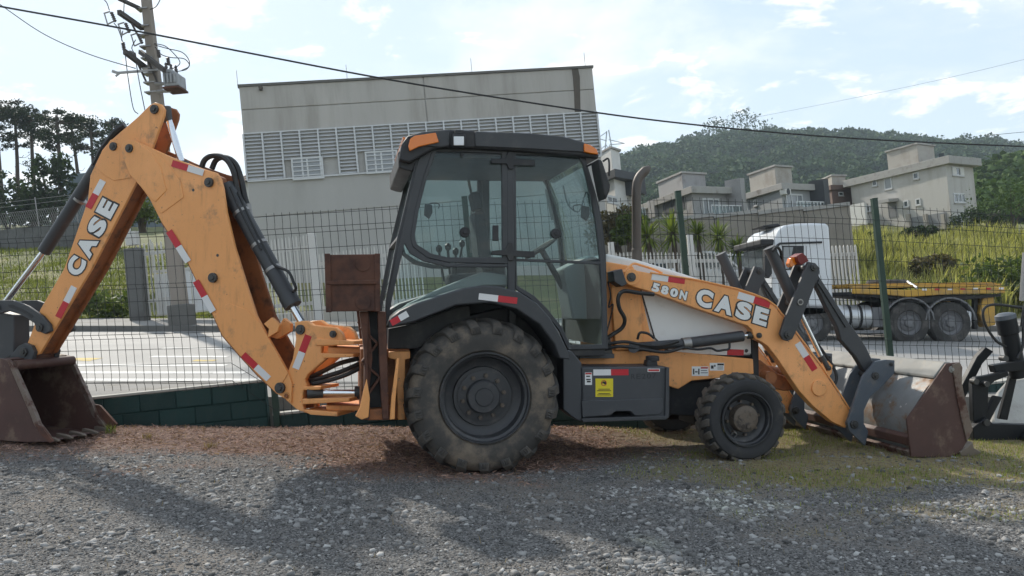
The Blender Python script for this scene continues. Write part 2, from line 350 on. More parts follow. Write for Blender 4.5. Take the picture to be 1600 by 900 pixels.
def lettering(name, text, fr, bl, br, tl, y, parent, X=None, mat=None, edge=None, off=0.03, edge_off=0.062, widths=None, gap=0.04, shear=0.0):
    """raised print: each letter of text laid in its own cell of the parallelogram bl, br, tl (pixels)"""
    o = Vector(fr.pt(*bl, y)); ax = Vector(fr.pt(*br, y)) - o; up = Vector(fr.pt(*tl, y)) - o
    n = len(text); ws = widths or [1] * n; tot = sum(ws); x = 0
    for ch, wd in zip(text, ws):
        w0, w1 = x / tot + gap / n / 2, (x + wd) / tot - gap / n / 2; x += wd
        if ch == ' ': continue
        _, _, bb = glyph(ch, off)
        layers = ([(edge_off, edge, 0.0016, name + '_outline')] if edge else []) + [(off, mat, 0.0026, name)]
        par = parent
        for of, mt, lift, nm in layers:
            v, f, _ = glyph(ch, of); vs = []
            for p in v:
                a = w0 + (w1 - w0) * (p[0] - bb[0]) / (bb[1] - bb[0]); b = (p[1] - bb[2]) / (bb[3] - bb[2])
                q = o + ax * a + up * b + ax * shear * b; vs.append((q.x, y - lift, q.y))
            ob = build(MB().add(vs, f), nm, mt, par, X, smooth=0); par = ob

# ---------------------------------------------------------------- wheels
def wheel(name, R, W, rim_r, prof_t, prof_r, lugs, lug_fn, hub_fn, tyre_m, lug_m, loc, flip):
    e = bpy.data.objects.new(name, None); COL.objects.link(e); e.parent = root; e.location = loc; e.empty_display_size = 0.1
    if flip: e.rotation_euler = (0, 0, math.pi)
    build(MB().lathe(prof_t, 0, 0, 72, True), 'tyre', tyre_m, e)
    build(MB().lathe(prof_r, 0, 0, 56, caps=False), 'rim', RIM, e)
    hub_fn(e)
    for side in (0, 1):
        me = None
        for k in range(lugs):
            if me is None:
                o = build(lug_fn(side), 'tread_lug', lug_m, e, bev=0.006, seg=1); me = o.data; src = o
            else:
                o = src.copy(); COL.objects.link(o); o.parent = e
            o.rotation_euler = (0, 2 * math.pi * (k + 0.5 * side) / lugs, 0)
    return e
def lug_maker(W, path, hw, hgt, bars=False):
    # path of (y, angle, radius, normal in (radial, y))
    def fn(side):
        vs, fs = [], []
        for (y, a, r, nr, ny) in path:
            for sgn, kk in ((-1, 0), (1, 0), (1, 1), (-1, 1)):
                rr = r + kk * hgt * nr; yy = y + kk * hgt * ny; aa = a + sgn * hw * (1 if kk == 0 else 0.8) / R_(r)
                if side: yy = W - yy
                vs.append((rr * math.sin(aa), yy, rr * math.cos(aa)))
        m = len(path)
        for i in range(m - 1):
            for k in range(4): fs.append((4 * i + k, 4 * i + (k + 1) % 4, 4 * i + 4 + (k + 1) % 4, 4 * i + 4 + k))
        fs += [(0, 1, 2, 3), tuple(4 * (m - 1) + k for k in (3, 2, 1, 0))]
        mb = MB().add(vs, fs)
        if bars:
            y, a, r, nr, ny = path[-1]
            for q in (-0.45, 0, 0.45):
                a0 = a + (q - 0.1) * hw / r; a1 = a + (q + 0.1) * hw / r
                r0, r1 = r + 0.008, r + 0.05; b = []
                for aa in (a0, a1):
                    for rr in (r0, r1):
                        for yy in (y + hgt * ny - 0.006, y + hgt * ny + 0.012):
                            b.append((rr * math.sin(aa), (W - yy) if side else yy, rr * math.cos(aa)))
                mb.add(b, [(0, 1, 3, 2), (4, 6, 7, 5), (0, 4, 5, 1), (2, 3, 7, 6), (0, 2, 6, 4), (1, 5, 7, 3)])
        return mb
    def R_(r): return max(r, 0.2)
    return fn
def sym(prof, W): return prof + [(r, W - y) for r, y in reversed(prof)]
xr, zr = M.pt(757, 621, 0.06); RR = zr + 0.038
xf, zf = M.pt(1162, 653.5, 0.20); RF = zf + 0.040
k = RR / 0.655
t_prof = sym([(0.365 * k, 0.05), (0.39 * k, 0.022), (0.45 * k, 0.012), (0.52 * k, 0.014), (0.57 * k, 0.035), (0.607 * k, 0.08), (0.619 * k, 0.15)], 0.46)
rim_prof = [(0.375 * k, 0.03), (0.372 * k, 0.012), (0.362 * k, 0.012), (0.355 * k, 0.045), (0.335 * k, 0.055), (0.325 * k, 0.15), (0.295 * k, 0.172), (0.250 * k, 0.178), (0.243 * k, 0.15), (0.0, 0.15)]
def rear_hub(e):
    build(MB().lathe([(0.215, 0.152), (0.215, 0.138), (0.145, 0.132), (0.138, 0.085), (0.128, 0.075), (0.078, 0.074), (0.072, 0.064), (0.0, 0.064)], 0, 0, 40), 'hub', RIM, e)
    for i in range(10):
        a = 2 * math.pi * (i + 0.3) / 10; x, z = 0.178 * math.cos(a), 0.178 * math.sin(a)
        build(MB().disc(x, z, 0.105, 0.14, 0.019, 6).disc(x, z, 0.092, 0.106, 0.009, 8), 'wheel_nut', HUBM, e)
s2 = 0.7071
rear_lug = lug_maker(0.46, [(0.265, -0.02, 0.608 * k, 1, 0), (0.16, 0.09, 0.614 * k, 1, 0), (0.075, 0.155, 0.602 * k, .85, -.35), (0.03, 0.18, 0.570 * k, .5, -.6), (0.016, 0.19, 0.525 * k, 0.1, -0.35)], 0.045, 0.038, True)
wheel('rear_wheel', RR, 0.46, 0.36, t_prof, rim_prof, 19, rear_lug, rear_hub, RUBBER, RUBBER, (xr, 0, zr), False)
wheel('rear_wheel', RR, 0.46, 0.36, t_prof, rim_prof, 19, rear_lug, rear_hub, RUBBER, RUBBER, (xr, 2.24, zr), True)
k = RF / 0.415
tf_prof = sym([(0.245 * k, 0.03), (0.27 * k, 0.008), (0.32 * k, 0.0), (0.352 * k, 0.006), (0.372 * k, 0.03), (0.384 * k, 0.07)], 0.30)
rimf_prof = [(0.25 * k, 0.012), (0.246 * k, -0.004), (0.237 * k, -0.004), (0.232 * k, 0.03), (0.222 * k, 0.04), (0.215 * k, 0.085), (0.19 * k, 0.095), (0.165 * k, 0.115), (0.0, 0.115)]
def front_hub(e):
    build(MB().lathe([(0.128, 0.117), (0.124, 0.08), (0.118, 0.035), (0.105, 0.028), (0.06, 0.024), (0.0, 0.024)], 0, 0, 32), 'hub', HUBM, e)
    for i in range(3):
        a = 2 * math.pi * (i + 0.35) / 3; build(MB().disc(0.065 * math.cos(a), 0.065 * math.sin(a), 0.016, 0.03, 0.018, 8), 'hub_plug', HUBM, e)
    for i in range(8):
        a = 2 * math.pi * (i + 0.2) / 8; build(MB().disc(0.152 * math.cos(a), 0.152 * math.sin(a), 0.085, 0.116, 0.014, 6), 'wheel_nut', HUBM, e)
    build(MB().tube([(-0.12, 0.09, -0.15), (-0.10, 0.07, -0.12), (-0.075, 0.07, -0.14), (-0.085, 0.09, -0.17)], 0.006, 6, 4), 'valve_guard', STEEL, e)
front_lug = lug_maker(0.30, [(0.165, 0.0, 0.378 * k, 1, 0), (0.10, 0.10, 0.380 * k, 1, 0), (0.05, 0.15, 0.374 * k, .95, -.2), (0.022, 0.17, 0.360 * k, .7, -.35)], 0.037, 0.033)
wheel('front_wheel', RF, 0.30, 0.24, tf_prof, rimf_prof, 21, front_lug, front_hub, RUBBER_F, TREAD_F, (xf, 0.12, zf), False)
wheel('front_wheel', RF, 0.30, 0.24, tf_prof, rimf_prof, 21, front_lug, front_hub, RUBBER_F, TREAD_F, (xf, 2.12, zf), True)
print('wheels', xr, zr, RR, xf, zf, RF)
plate('inner_body', [(700, 500), (800, 478), (905, 545), (905, 640), (640, 640), (640, 560)], 0.48, 1.76, BLACK, bev=0.01)
# axles
build(MB().cyl((xr, 0.3, zr), (xr, 1.95, zr), 0.16, n=20).box(xr - 0.25, xr + 0.25, 0.85, 1.4, zr - 0.25, zr + 0.25), 'rear_axle', BLACK, root, bev=0.01)
build(MB().cyl((xf, 0.3, zf), (xf, 1.95, zf), 0.085, n=16).box(xf - 0.17, xf + 0.17, 0.9, 1.3, zf - 0.16, zf + 0.17).cyl((xf - 0.15, 0.45, zf - 0.02), (xf - 0.15, 1.8, zf - 0.02), 0.028), 'front_axle', BLACK, root, bev=0.01)

# ---------------------------------------------------------------- chassis, hood, tank
ch = plate('chassis_frame', [(905, 548), (1040, 548), (1177, 561), (1178, 584), (1112, 592), (1081, 595), (1060, 608), (1047, 604), (905, 606)], 0.66, 1.58, ORANGE, bev=0.008)
plate('chassis_nose', [(1177, 566), (1188, 562), (1215, 583), (1238, 592), (1243, 610), (1225, 611), (1187, 600), (1177, 592)], 0.72, 1.52, ORANGE_D, bev=0.012)
plate('engine_underside', [(1047, 600), (1112, 594), (1160, 600), (1150, 640), (1085, 650), (1045, 648)], 0.8, 1.45, BLACK, bev=0.01)
plate('gearbox', [(885, 600), (1050, 600), (1050, 650), (885, 640)], 0.75, 1.5, BLACK, bev=0.02)
hood_px = [(946, 396), (997, 406), (1057, 424), (1100, 438), (1160, 466), (1178, 486), (1181, 515), (1176, 556), (1065, 556), (1042, 547), (946, 547)]
hood = plate('hood', hood_px, 0.735, 1.505, WHITE, bev=0.03, seg=3)
plate('hood_side_panel', [(1001, 445), (1085, 470), (1160, 500), (1173, 513), (1174, 553), (1066, 554), (1043, 546), (1022, 529), (1003, 463)], 0.722, 0.74, WHITE, hood, bev=0.006)
plate('cowl', [(944, 408), (990, 416), (998, 440), (1018, 527), (1040, 548), (1040, 566), (944, 566)], 0.705, 1.53, ORANGE, bev=0.012)
mb = MB(); g = P([(999, 445), (1004, 462), (1023, 528), (1043, 547), (1066, 556), (1176, 556)], 0.72)
build(MB().sweep([Vector((x, 0.722, z)) for x, z in g], 0.007, 6), 'panel_seam', BLACK, hood)
tape(M, (1110, 549), (1162, 551), 4.6, 0.72, root, None, 'W')
pin(1166, 548, 0.722, 0.018, hood, name='panel_latch', d=0.008)
plate('radiator_support', [(1176, 520), (1185, 520), (1186, 590), (1175, 590)], 0.70, 1.54, BLACK)
def sticker(name, px, y, cols, parent=root, fr=M, X=None, base=None):
    b = plate(name, px, y - 0.0015, y + 0.001, base or DEC_W, parent, bev=0, fr=fr, X=X)
    for q, m in cols: plate(name + '_print', q, y - 0.0028, y - 0.0012, m, b, bev=0, fr=fr, X=X)
    return b
def sq(u0, v0, u1, v1): return [(u0, v0), (u1, v0), (u1, v1), (u0, v1)]
sticker('warning_sticker', sq(1081, 572.5, 1107, 587.5), 0.66, [(sq(1083, 576, 1085, 585), DEC_B), (sq(1086, 580, 1090, 582), DEC_B), (sq(1091, 576, 1093, 585), DEC_B), (sq(1095, 573.5, 1106, 576), DEC_R), (sq(1095, 578.5, 1105, 579.5), DEC_B), (sq(1095, 582, 1106, 583), DEC_B)])
sticker('warning_sticker', sq(1109, 567, 1131.5, 579), 0.66, [(sq(1111, 571, 1115, 576), DEC_B), (sq(1116, 570, 1118, 573), DEC_B), (sq(1121, 568, 1131, 571), DEC_B), (sq(1121, 573, 1130, 574), DEC_B), (sq(1121, 576, 1130, 577), DEC_B)])
# fuel tank box with its folded guard
tank = plate('fuel_tank', [(909, 574), (1040, 573), (1043, 577), (1043, 652), (1037, 654), (992, 651), (984, 643), (962, 643), (954, 650), (911, 654)], 0.26, 0.66, TANKM, bev=0.012)
plate('tank_skirt', [(909, 626), (1036, 623), (1038, 640), (1030, 648), (993, 650), (985, 642.5), (962, 643), (953, 649), (910, 652)], 0.248, 0.27, TANKM, tank, bev=0.006)
plate('tank_tray', [(909, 654), (1040, 650), (1041, 574), (1046, 574), (1046, 652), (1040, 656), (911, 660)], 0.235, 0.62, GREYP, tank, bev=0.005)
plate('tank_bracket', [(880, 548), (893, 548), (909, 567), (910, 659), (900, 656), (880, 640)], 0.27, 0.60, TANKM, tank, bev=0.01)
plate('filler_neck', [(1012, 563), (1027, 563), (1029, 574), (1010, 574)], 0.36, 0.46, BLACK, tank, bev=0.01)
x, z = M.pt(1019.5, 560, 0.41)
build(MB().sweep([(x, 0.41, z - 0.022), (x, 0.41, z + 0.018), (x, 0.41, z + 0.024)], [0.062, 0.062, 0.05], 14), 'filler_cap', BLACK, tank, bev=0.004)
tape(M, (927, 582), (982, 581.5), 4.7, 0.26, tank, None, 'W')
sticker('manufacturer_label', sq(914, 582, 925, 601.5), 0.259, [(sq(914.6, 582.5, 924.4, 585), DEC_R), (sq(916, 587, 922, 589), DEC_B), (sq(916, 592, 923, 594), DEC_B), (sq(917, 595, 923, 597.5), DEC_B)], tank)
ys = sticker('yellow_caution_sticker', sq(930.5, 591.5, 958, 620), 0.259, [(sq(935, 607.5, 953, 608.6), DEC_B), (sq(933, 610, 955, 611.1), DEC_B), (sq(935, 614.5, 953, 615.6), DEC_B), (sq(933, 616.6, 955, 617.6), DEC_B)], tank, base=DEC_Y)
x, z = M.pt(943.5, 598.5, 0.257); build(MB().ring([(x + 0.026 * math.cos(a), z + 0.026 * math.sin(a)) for a in np.linspace(0, 2 * math.pi, 20, False)], [(x + 0.020 * math.cos(a), z + 0.020 * math.sin(a)) for a in np.linspace(0, 2 * math.pi, 20, False)], 0.2555, 0.2575), 'prohibition_ring', DEC_R, ys)
plate('pictogram', [(940, 599), (942, 596), (946, 596), (948, 600), (945, 601), (943, 599)], 0.2555, 0.2575, DEC_B, ys, bev=0)
sticker('fuel_label', sq(1012, 576, 1031, 581), 0.259, [(sq(1013, 577, 1030, 580), DEC_R)], tank)
lettering('moulded_number', 'RE207', M, (985, 592.5), (1026, 591), (985, 584.5), 0.2595, tank, None, BLACK, None, 0.0, gap=0.25)

# ---------------------------------------------------------------- exhaust, hoses at the cowl
E = M.p3
build(MB().tube([E(995, 420, 1.0), E(994.5, 340, 1.0), E(994.5, 296, 1.0), E(997, 280, 1.0), E(1003, 270, 1.0), E(1016, 260, 1.0)], [0.043] * 25 + [0.043, 0.043, 0.042, 0.036, 0.03, 0.02], 16, 6) if False else MB().sweep(spline([E(995, 420, 1.0), E(994.5, 340, 1.0), E(994.5, 296, 1.0), E(998, 279, 1.0), E(1006, 269, 1.0), E(1015, 261, 1.0)], 6), [0.046] * 26 + [0.044, 0.04, 0.034, 0.027, 0.02], 16), 'exhaust_stack', EXH, root)
build(MB().cyl(E(995, 420, 1.0), E(995, 389, 1.0), 0.052, n=16), 'exhaust_collar', EXH, root, bev=0.004)
hose('hydraulic_hose', M, [(1022, 460, .50), (1000, 458, .5), (975, 455, .5), (966, 465, .5), (968, 482, .52), (976, 498, .55), (972, 512, .58), (955, 524, .6), (945, 532, .62)], 0.019, HOSE, root)
hose('hydraulic_hose', M, [(950, 440, .62), (954, 462, .6), (951, 480, .6), (958, 476, .6), (953, 500, .62), (948, 520, .62)], 0.007, HOSE, root)
hose('hydraulic_hose', M, [(1060, 533, .52), (1030, 540, .5), (1000, 538, .5), (975, 534, .55), (945, 538, .6)], 0.015, HOSE, root)
hose('hydraulic_hose', M, [(1068, 543, .50), (1040, 550, .48), (1005, 546, .5), (970, 541, .55), (945, 546, .6)], 0.015, HOSE, root)
hose('hydraulic_hose', M, [(1022, 528, .5), (1012, 521, .5), (1000, 520, .5), (996, 530, .52)], 0.012, HOSE, root)
plate('hose_manifold', [(940, 528), (954, 528), (958, 556), (940, 558)], 0.60, 0.70, PIN, bev=0.006)
plate('step_bracket', [(905, 552), (960, 553), (960, 560), (905, 560)], 0.5, 0.66, GREYP, bev=0.004)

# ---------------------------------------------------------------- front loader
arm_px = [(968, 431), (972, 424), (980, 420), (991, 422), (1016, 427), (1088, 438), (1151, 452), (1176, 460), (1198, 469), (1211, 479), (1220, 491), (1230, 501), (1244, 522), (1279, 568), (1300, 599), (1327, 641), (1328, 654), (1321, 669), (1300, 659), (1270, 634), (1249, 611), (1230, 583), (1214, 559), (1200, 541), (1190, 534), (1181, 530), (1177, 523), (1175, 515), (1168, 509), (1088, 482), (1014, 455), (976, 444), (969, 438)]
def loader_side(dy, near):
    Y = 0.53 + dy
    A0 = M.tr(arm_px, 0.53)
    arm = build(MB().prism(A0, Y, Y + 0.11), 'loader_arm', ORANGE, root, bev=0.006)
    def s(name, pts, a, b, mat, par, bev=0.004):
        return build(MB().prism(M.tr(pts, a), a + dy, b + dy), name, mat, par, bev=bev)
    def pn(u, v, y, r, par, name='pivot_pin', d=0.02):
        x, z = M.pt(u, v, y); return build(MB().disc(x, z, y + dy - d, y + dy + 0.01, r).disc(x, z, y + dy - d - 0.012, y + dy - d + 0.001, r * 0.55, 6), name, PIN, par, bev=0.003)
    def cy(name, a, b, y, r, mat, par, r2=None):
        p, q = M.p3(*a, y), M.p3(*b, y); p.y += dy; q.y += dy; return build(MB().cyl(p, q, r, r2, 18), name, mat, par)
    # top flange lip, boss, ear
    lip = [(1016, 426), (1088, 437), (1151, 451), (1176, 459), (1198, 468), (1212, 478), (1221, 490), (1231, 500), (1245, 521), (1280, 567), (1301, 598), (1327, 639)]
    g = M.tr(lip, 0.53); build(MB().sweep([Vector((x, Y - 0.004, z)) for x, z in g], 0.009, 6), 'arm_lip', ORANGE, arm)
    x, z = M.pt(1279, 606, 0.53); build(MB().disc(x, z, Y - 0.018, Y + 0.02, 0.078, 28), 'arm_boss', ORANGE, arm, bev=0.004)
    x, z = M.pt(986, 433, 0.53); build(MB().disc(x, z, Y - 0.03, Y + 0.12, 0.075, 28), 'pivot_boss', ORANGE, arm, bev=0.004)
    s('cylinder_ear', [(1283, 562), (1294, 564), (1301, 571), (1300, 583), (1294, 592), (1299, 600), (1290, 590)], 0.55, 0.60, ORANGE, arm)
    pn(986, 433, 0.50, 0.042, arm); pn(1185.5, 524, 0.53, 0.026, arm); pn(1294, 575, 0.55, 0.024, arm); pn(1334, 663, 0.47, 0.035, arm)
    # lift cylinder
    lift = cy('lift_cylinder', (985, 543), (1077, 536), 0.58, 0.043, GREYP, root)
    cy('cylinder_barrel', (1075, 536), (1160, 525), 0.58, 0.052, GREYP, lift); cy('cylinder_gland', (1066, 537.5), (1078, 536), 0.58, 0.058, STEEL, lift)
    cy('cylinder_rod', (1158, 525.2), (1172, 523.4), 0.58, 0.022, CHROME, lift); cy('rod_eye', (1168, 524), (1186, 522), 0.58, 0.036, PIN, lift)
    p, q = M.p3(990, 543, 0.51), M.p3(990, 543, 0.66); p.y += dy; q.y += dy; build(MB().cyl(p, q, 0.05), 'cylinder_base_eye', GREYP, lift)
    if near:
        hose('cylinder_pipe', M, [(1068, 543, .53), (1090, 546, .53), (1110, 544, .53), (1120, 548, .53), (1130, 547, .54), (1139, 545, .56), (1140, 536, .57)], 0.011, HOSE, lift)
    # tilt lever: two plates
    lev = [(1263, 409), (1274, 411), (1281, 419), (1280, 428), (1262, 475), (1243, 520), (1238, 530), (1231, 533), (1224, 531), (1219, 522), (1226, 500)]
    lv = s('tilt_lever', lev, 0.44, 0.475, GREYP, root)
    L0 = M.tr(lev, 0.44); build(MB().prism(L0, 0.665 + dy, 0.70 + dy), 'lever_plate', GREYP, lv, bev=0.004)
    pn(1271, 418, 0.44, 0.033, lv); pn(1231, 523, 0.44, 0.038, lv); pn(1250, 472, 0.44, 0.036, lv, d=0.008)
    x, z = M.pt(1271, 418, 0.44); build(MB().disc(x, z, 0.43 + dy, 0.71 + dy, 0.03), 'lever_shaft', PIN, lv)
    x, z = M.pt(1231, 523, 0.44); build(MB().disc(x, z, 0.43 + dy, 0.71 + dy, 0.034), 'lever_shaft', PIN, lv)
    x, z = M.pt(1250, 472, 0.44); build(MB().disc(x, z, 0.43 + dy, 0.71 + dy, 0.03), 'lever_shaft', STEEL, lv)
    # tilt cylinder between the lever plates
    tcyl = cy('tilt_cylinder', (1203, 389), (1240, 470), 0.57, 0.055, GREYP, root)
    cy('cylinder_cap', (1202, 386.5), (1206, 395), 0.57, 0.059, GREYP, tcyl); cy('cylinder_rod', (1238, 464), (1287, 566), 0.57, 0.026, CHROME, tcyl)
    cy('rod_eye', (1282, 556), (1293, 577), 0.57, 0.034, PIN, tcyl)
    hose('hydraulic_hose', Fr(M.o + M.ey * dy, M.ex, M.ey, M.ez), [(1207, 392, .5), (1214, 386, .5), (1220, 394, .52), (1222, 410, .57), (1232, 440, .6)], 0.014, HOSE, tcyl, M.mat().inverted() @ Fr(M.o + M.ey * dy, M.ex, M.ey, M.ez).mat())
    # bucket link
    lk = [(1266, 426), (1272, 420), (1278, 428), (1326, 503), (1337, 517), (1354, 543), (1364, 564), (1366, 578), (1356, 584), (1349, 577), (1337, 557), (1314, 531), (1309, 512), (1292, 480)]
    ln = s('bucket_link', lk, 0.535, 0.61, GREYP, root, 0.01)
    s('link_rib', [(1280, 436), (1326, 508), (1322, 512), (1278, 442)], 0.52, 0.54, GREYP, ln)
    # hinge plates on the bucket back
    hp = [(1368, 565), (1385, 562), (1398, 563), (1398, 583), (1380, 602), (1360, 620), (1350, 641), (1350, 662), (1357, 674), (1352, 697), (1338, 684), (1327, 672), (1324, 660), (1329, 646), (1349, 588)]
    h = s('bucket_hinge_plate', hp, 0.44, 0.475, GREYB, root); H0 = M.tr(hp, 0.44)
    build(MB().prism(H0, 0.66 + dy, 0.695 + dy), 'hinge_plate', GREYB, h, bev=0.004)
    pn(1367, 587, 0.44, 0.037, h); pn(1392, 569, 0.44, 0.018, h); pn(1334, 663, 0.44, 0.04, h)
    x, z = M.pt(1367, 587, 0.44); build(MB().disc(x, z, 0.43 + dy, 0.705 + dy, 0.03), 'hinge_shaft', PIN, h)
    x, z = M.pt(1334, 663, 0.44); build(MB().disc(x, z, 0.43 + dy, 0.705 + dy, 0.036), 'hinge_shaft', STEEL, h)
    if not near: return arm
    hose('hydraulic_hose', M, [(1250, 480, .6), (1262, 515, .62), (1285, 548, .62), (1300, 570, .60), (1307, 588, .58), (1304, 600, .58), (1296, 603, .6), (1291, 596, .6)], 0.016, HOSE, arm)
    hose('steel_pipe', M, [(975, 426, .53), (982, 418, .56), (990, 412, .6), (1000, 414, .6), (1022, 421, .57), (1035, 427, .55)], 0.011, ORANGE, arm)
    tape(M, (1018, 432.5), (1070, 439.5), 4.6, 0.53, arm, None, 'W'); tape(M, (1153, 461), (1203, 476), 5.5, 0.53, arm, None, 'W'); tape(M, (1246, 536), (1273, 578), 5.2, 0.53, arm, None, 'W')
    lettering('brand_letter', 'CASE', M, (1083, 475), (1199, 511.5), (1089, 448), 0.53, arm, None, DEC_W, DEC_B, 0.06, 0.115, [1.02, 1.12, 0.98, 0.92], 0.17)
    lettering('model_letter', '580N', M, (1016, 454), (1073, 470), (1019, 440.5), 0.53, arm, None, DEC_W, DEC_B, 0.06, 0.12, [1, 1, 1.05, 1], 0.2)
    # red guard block on the lever top
    build(MB().prism(M.tr([(1233, 412), (1236, 403), (1246, 401), (1250, 409), (1243, 414), (1236, 418)], 0.55), 0.55, 0.62), 'amber_lens', AMBER, lv, bev=0.006)
    s('red_stop_block', [(1245, 400), (1254, 395), (1260, 400), (1264, 408), (1252, 414), (1247, 409)], 0.50, 0.64, REDP, lv, 0.005)
    return arm
loader_side(0.0, True); loader_side(1.06, False)
# cross tubes joining the two arms
for (u, v, r) in ((1205, 590, 0.06),):
    x, z = M.pt(u, v, 0.6); build(MB().cyl((x, 0.6, z), (x, 1.64, z), r), 'arm_cross_tube', ORANGE_D, root)
x, z = M.pt(1262, 590, 0.6); build(MB().cyl((x, 0.63, z), (x, 1.6, z), 0.06), 'arm_cross_tube', ORANGE_D, root)
# loft tower carrying the arms
plate('loader_tower', [(965, 424), (985, 420), (1000, 445), (1006, 545), (962, 548), (955, 450)], 0.65, 0.72, ORANGE, bev=0.008)
plate('pivot_bracket', [(958, 424), (972, 420), (980, 444), (972, 448), (960, 440)], 0.48, 0.66, GREYP, bev=0.006)

# loader bucket
BY0, BY1 = -0.06, 2.30
back = [(1470, 587), (1452, 604), (1438, 622), (1428, 641), (1423, 662), (1425, 690), (1430, 708), (1516, 709)]
outer = M.tr(back, BY0); inner = []
cxb = sum(p[0] for p in outer) / len(outer) + 0.15; czb = sum(p[1] for p in outer) / len(outer) + 0.03
for x, z in outer:
    d = Vector((cxb - x, czb - z)); d.normalize(); inner.append((x + d.x * 0.025, z + d.y * 0.025))
lb = build(MB().prism(outer + inner[::-1], BY0 + 0.02, BY1 - 0.02), 'loader_bucket', WORN, root, bev=0.003)
plate('bucket_side', [(1479, 568), (1500, 566), (1504, 574), (1502, 597), (1512, 640), (1520, 672), (1510, 692), (1500, 708), (1480, 715), (1424, 714), (1417, 655)], BY0, BY0 + 0.022, RUST_B, lb, bev=0.004)
g = M.tr([(1479, 568), (1500, 566), (1504, 574), (1502, 597), (1512, 640), (1520, 672), (1510, 692), (1500, 708), (1480, 715), (1424, 714), (1417, 655)], BY0)
build(MB().prism(g, BY1 - 0.022, BY1), 'bucket_side', RUST_B, lb, bev=0.004)
plate('side_wear_strip', [(1488, 570), (1500, 566), (1504, 574), (1503, 598), (1512, 640), (1520, 672), (1511, 690), (1508, 676), (1497, 630)], BY0 - 0.014, BY0 - 0.001, LIP, lb, bev=0.003)
pin(1487, 577, BY0, 0.032, lb, name='side_plug', mat=RAIL, d=0.006)
R0 = M.tr([(1479, 566), (1488, 566), (1488, 592), (1462, 592), (1462, 588)], BY0)
build(MB().prism(R0, BY0 + 0.024, BY1 - 0.024), 'top_rail', RAIL, lb, bev=0.006)
R1 = M.tr([(1424, 678), (1419, 684), (1421, 697), (1432, 697)], BY0); build(MB().prism(R1, BY0 + 0.024, BY1 - 0.024), 'lower_beam', RUST_B, lb, bev=0.006)
R2 = M.tr([(1424, 703), (1420, 706), (1424, 715), (1530, 713), (1535, 709), (1515, 706)], BY0); build(MB().prism(R2, BY0 + 0.024, BY1 - 0.024), 'cutting_edge', LIP, lb, bev=0.004)
plate('corner_tooth', [(1500, 706), (1512, 698), (1520, 690), (1522, 700), (1534, 707), (1526, 713), (1502, 713)], BY0 - 0.02, BY0 + 0.05, TOOTH, lb, bev=0.006)

# ---------------------------------------------------------------- cab
CY0, CY1 = 0.40, 1.84
XC = M
fender = plate('rear_fender', [(607, 512), (612, 497), (625, 486), (645, 476), (690, 461), (725, 450), (755, 446), (782, 448), (813, 457), (840, 474), (860, 497), (874, 520), (886, 545), (891, 562), (874, 560), (866, 537), (843, 507), (807, 483), (767, 473), (713, 477), (680, 490), (647, 503)], 0.0, 0.50, GREYP, bev=0.012)
plate('fender_liner', [(607, 514), (647, 506), (680, 493), (713, 480), (735, 477), (735, 520), (650, 545), (606, 545)], 0.42, 0.52, BLACK, fender, bev=0.006)
tape(M, (611, 505), (637, 490), 5, -0.005, fender, None, 'R'); tape(M, (748, 463), (808, 470), 5, -0.003, fender, None, 'W')
G2 = [(607, 512), (612, 497), (645, 476), (690, 461), (725, 450), (755, 446), (782, 448), (813, 457), (840, 474), (874, 520), (891, 562), (874, 560), (843, 507), (807, 483), (767, 473), (713, 477), (680, 490), (647, 503)]
build(MB().prism(M.tr(G2, 0.0), 1.74, 2.24), 'rear_fender', GREYP, root, bev=0.01)
# near wall of the cab: frames as rings round the panes
sideA_o = [(676, 232), (740, 233), (793, 236), (797, 405), (797, 412), (700, 410), (666, 402), (645, 385), (641, 372), (648, 330), (662, 275)]
sideA_i = [(682, 237), (740, 238), (784, 240), (785, 398), (785, 402), (700, 402), (674, 396), (652, 382), (648, 370), (654, 330), (667, 278)]
cab = build(MB().ring(P(sideA_o, CY0), P(sideA_i, CY0), CY0, CY0 + 0.05), 'cab_frame', GREYP, root, bev=0.005)
def pane(name, pts, y, parent=cab, fr=M): return plate(name, pts, y, y + 0.006, GLASS, parent, bev=0)
# rear lower corner wall
plate('quarter_post', [(662, 275), (648, 330), (641, 372), (645, 386), (668, 403), (702, 411), (797, 413), (797, 417), (700, 417), (662, 408), (641, 396), (632, 380), (612, 470), (607, 497), (611, 512), (604, 512), (604, 470), (626, 372), (650, 262), (657, 243), (676, 232)], CY0 + 0.002, CY0 + 0.06, GREYP, cab, bev=0.003)
pane('quarter_window', [(682, 236), (786, 239), (787, 403), (699, 404), (672, 398), (650, 384), (646, 371), (653, 330), (666, 277)], CY0 + 0.02)
pane('lower_quarter_window', [(640, 394), (662, 410), (700, 418), (797, 418), (797, 452), (755, 447), (725, 452), (690, 463), (640, 478), (612, 497), (618, 460), (632, 382)], CY0 + 0.02)
plate('b_pillar', [(792, 234), (802, 234), (807, 545), (797, 545), (793, 400)], CY0 - 0.004, CY0 + 0.07, GREYP, cab, bev=0.005)
door_o = [(801, 236), (908, 240), (916, 252), (930, 305), (938, 345), (944, 400), (948, 470), (948, 545), (888, 547), (873, 515), (850, 487), (828, 466), (806, 452)]
door_i = [(806, 241), (904, 245), (911, 256), (923, 306), (931, 346), (937, 400), (941, 470), (941, 538), (892, 539), (878, 511), (856, 483), (835, 462), (808, 446)]
door = build(MB().ring(P(door_o, CY0), P(door_i, CY0), CY0, CY0 + 0.045), 'cab_door', GREYP, root, bev=0.005)
plate('door_rail', [(806, 404), (938, 409), (938, 413), (806, 408)], CY0, CY0 + 0.04, GREYP, door, bev=0.003)
pane('door_window', [(805, 240), (905, 244), (912, 256), (924, 306), (932, 346), (938, 405), (805, 405)], CY0 + 0.02, door)
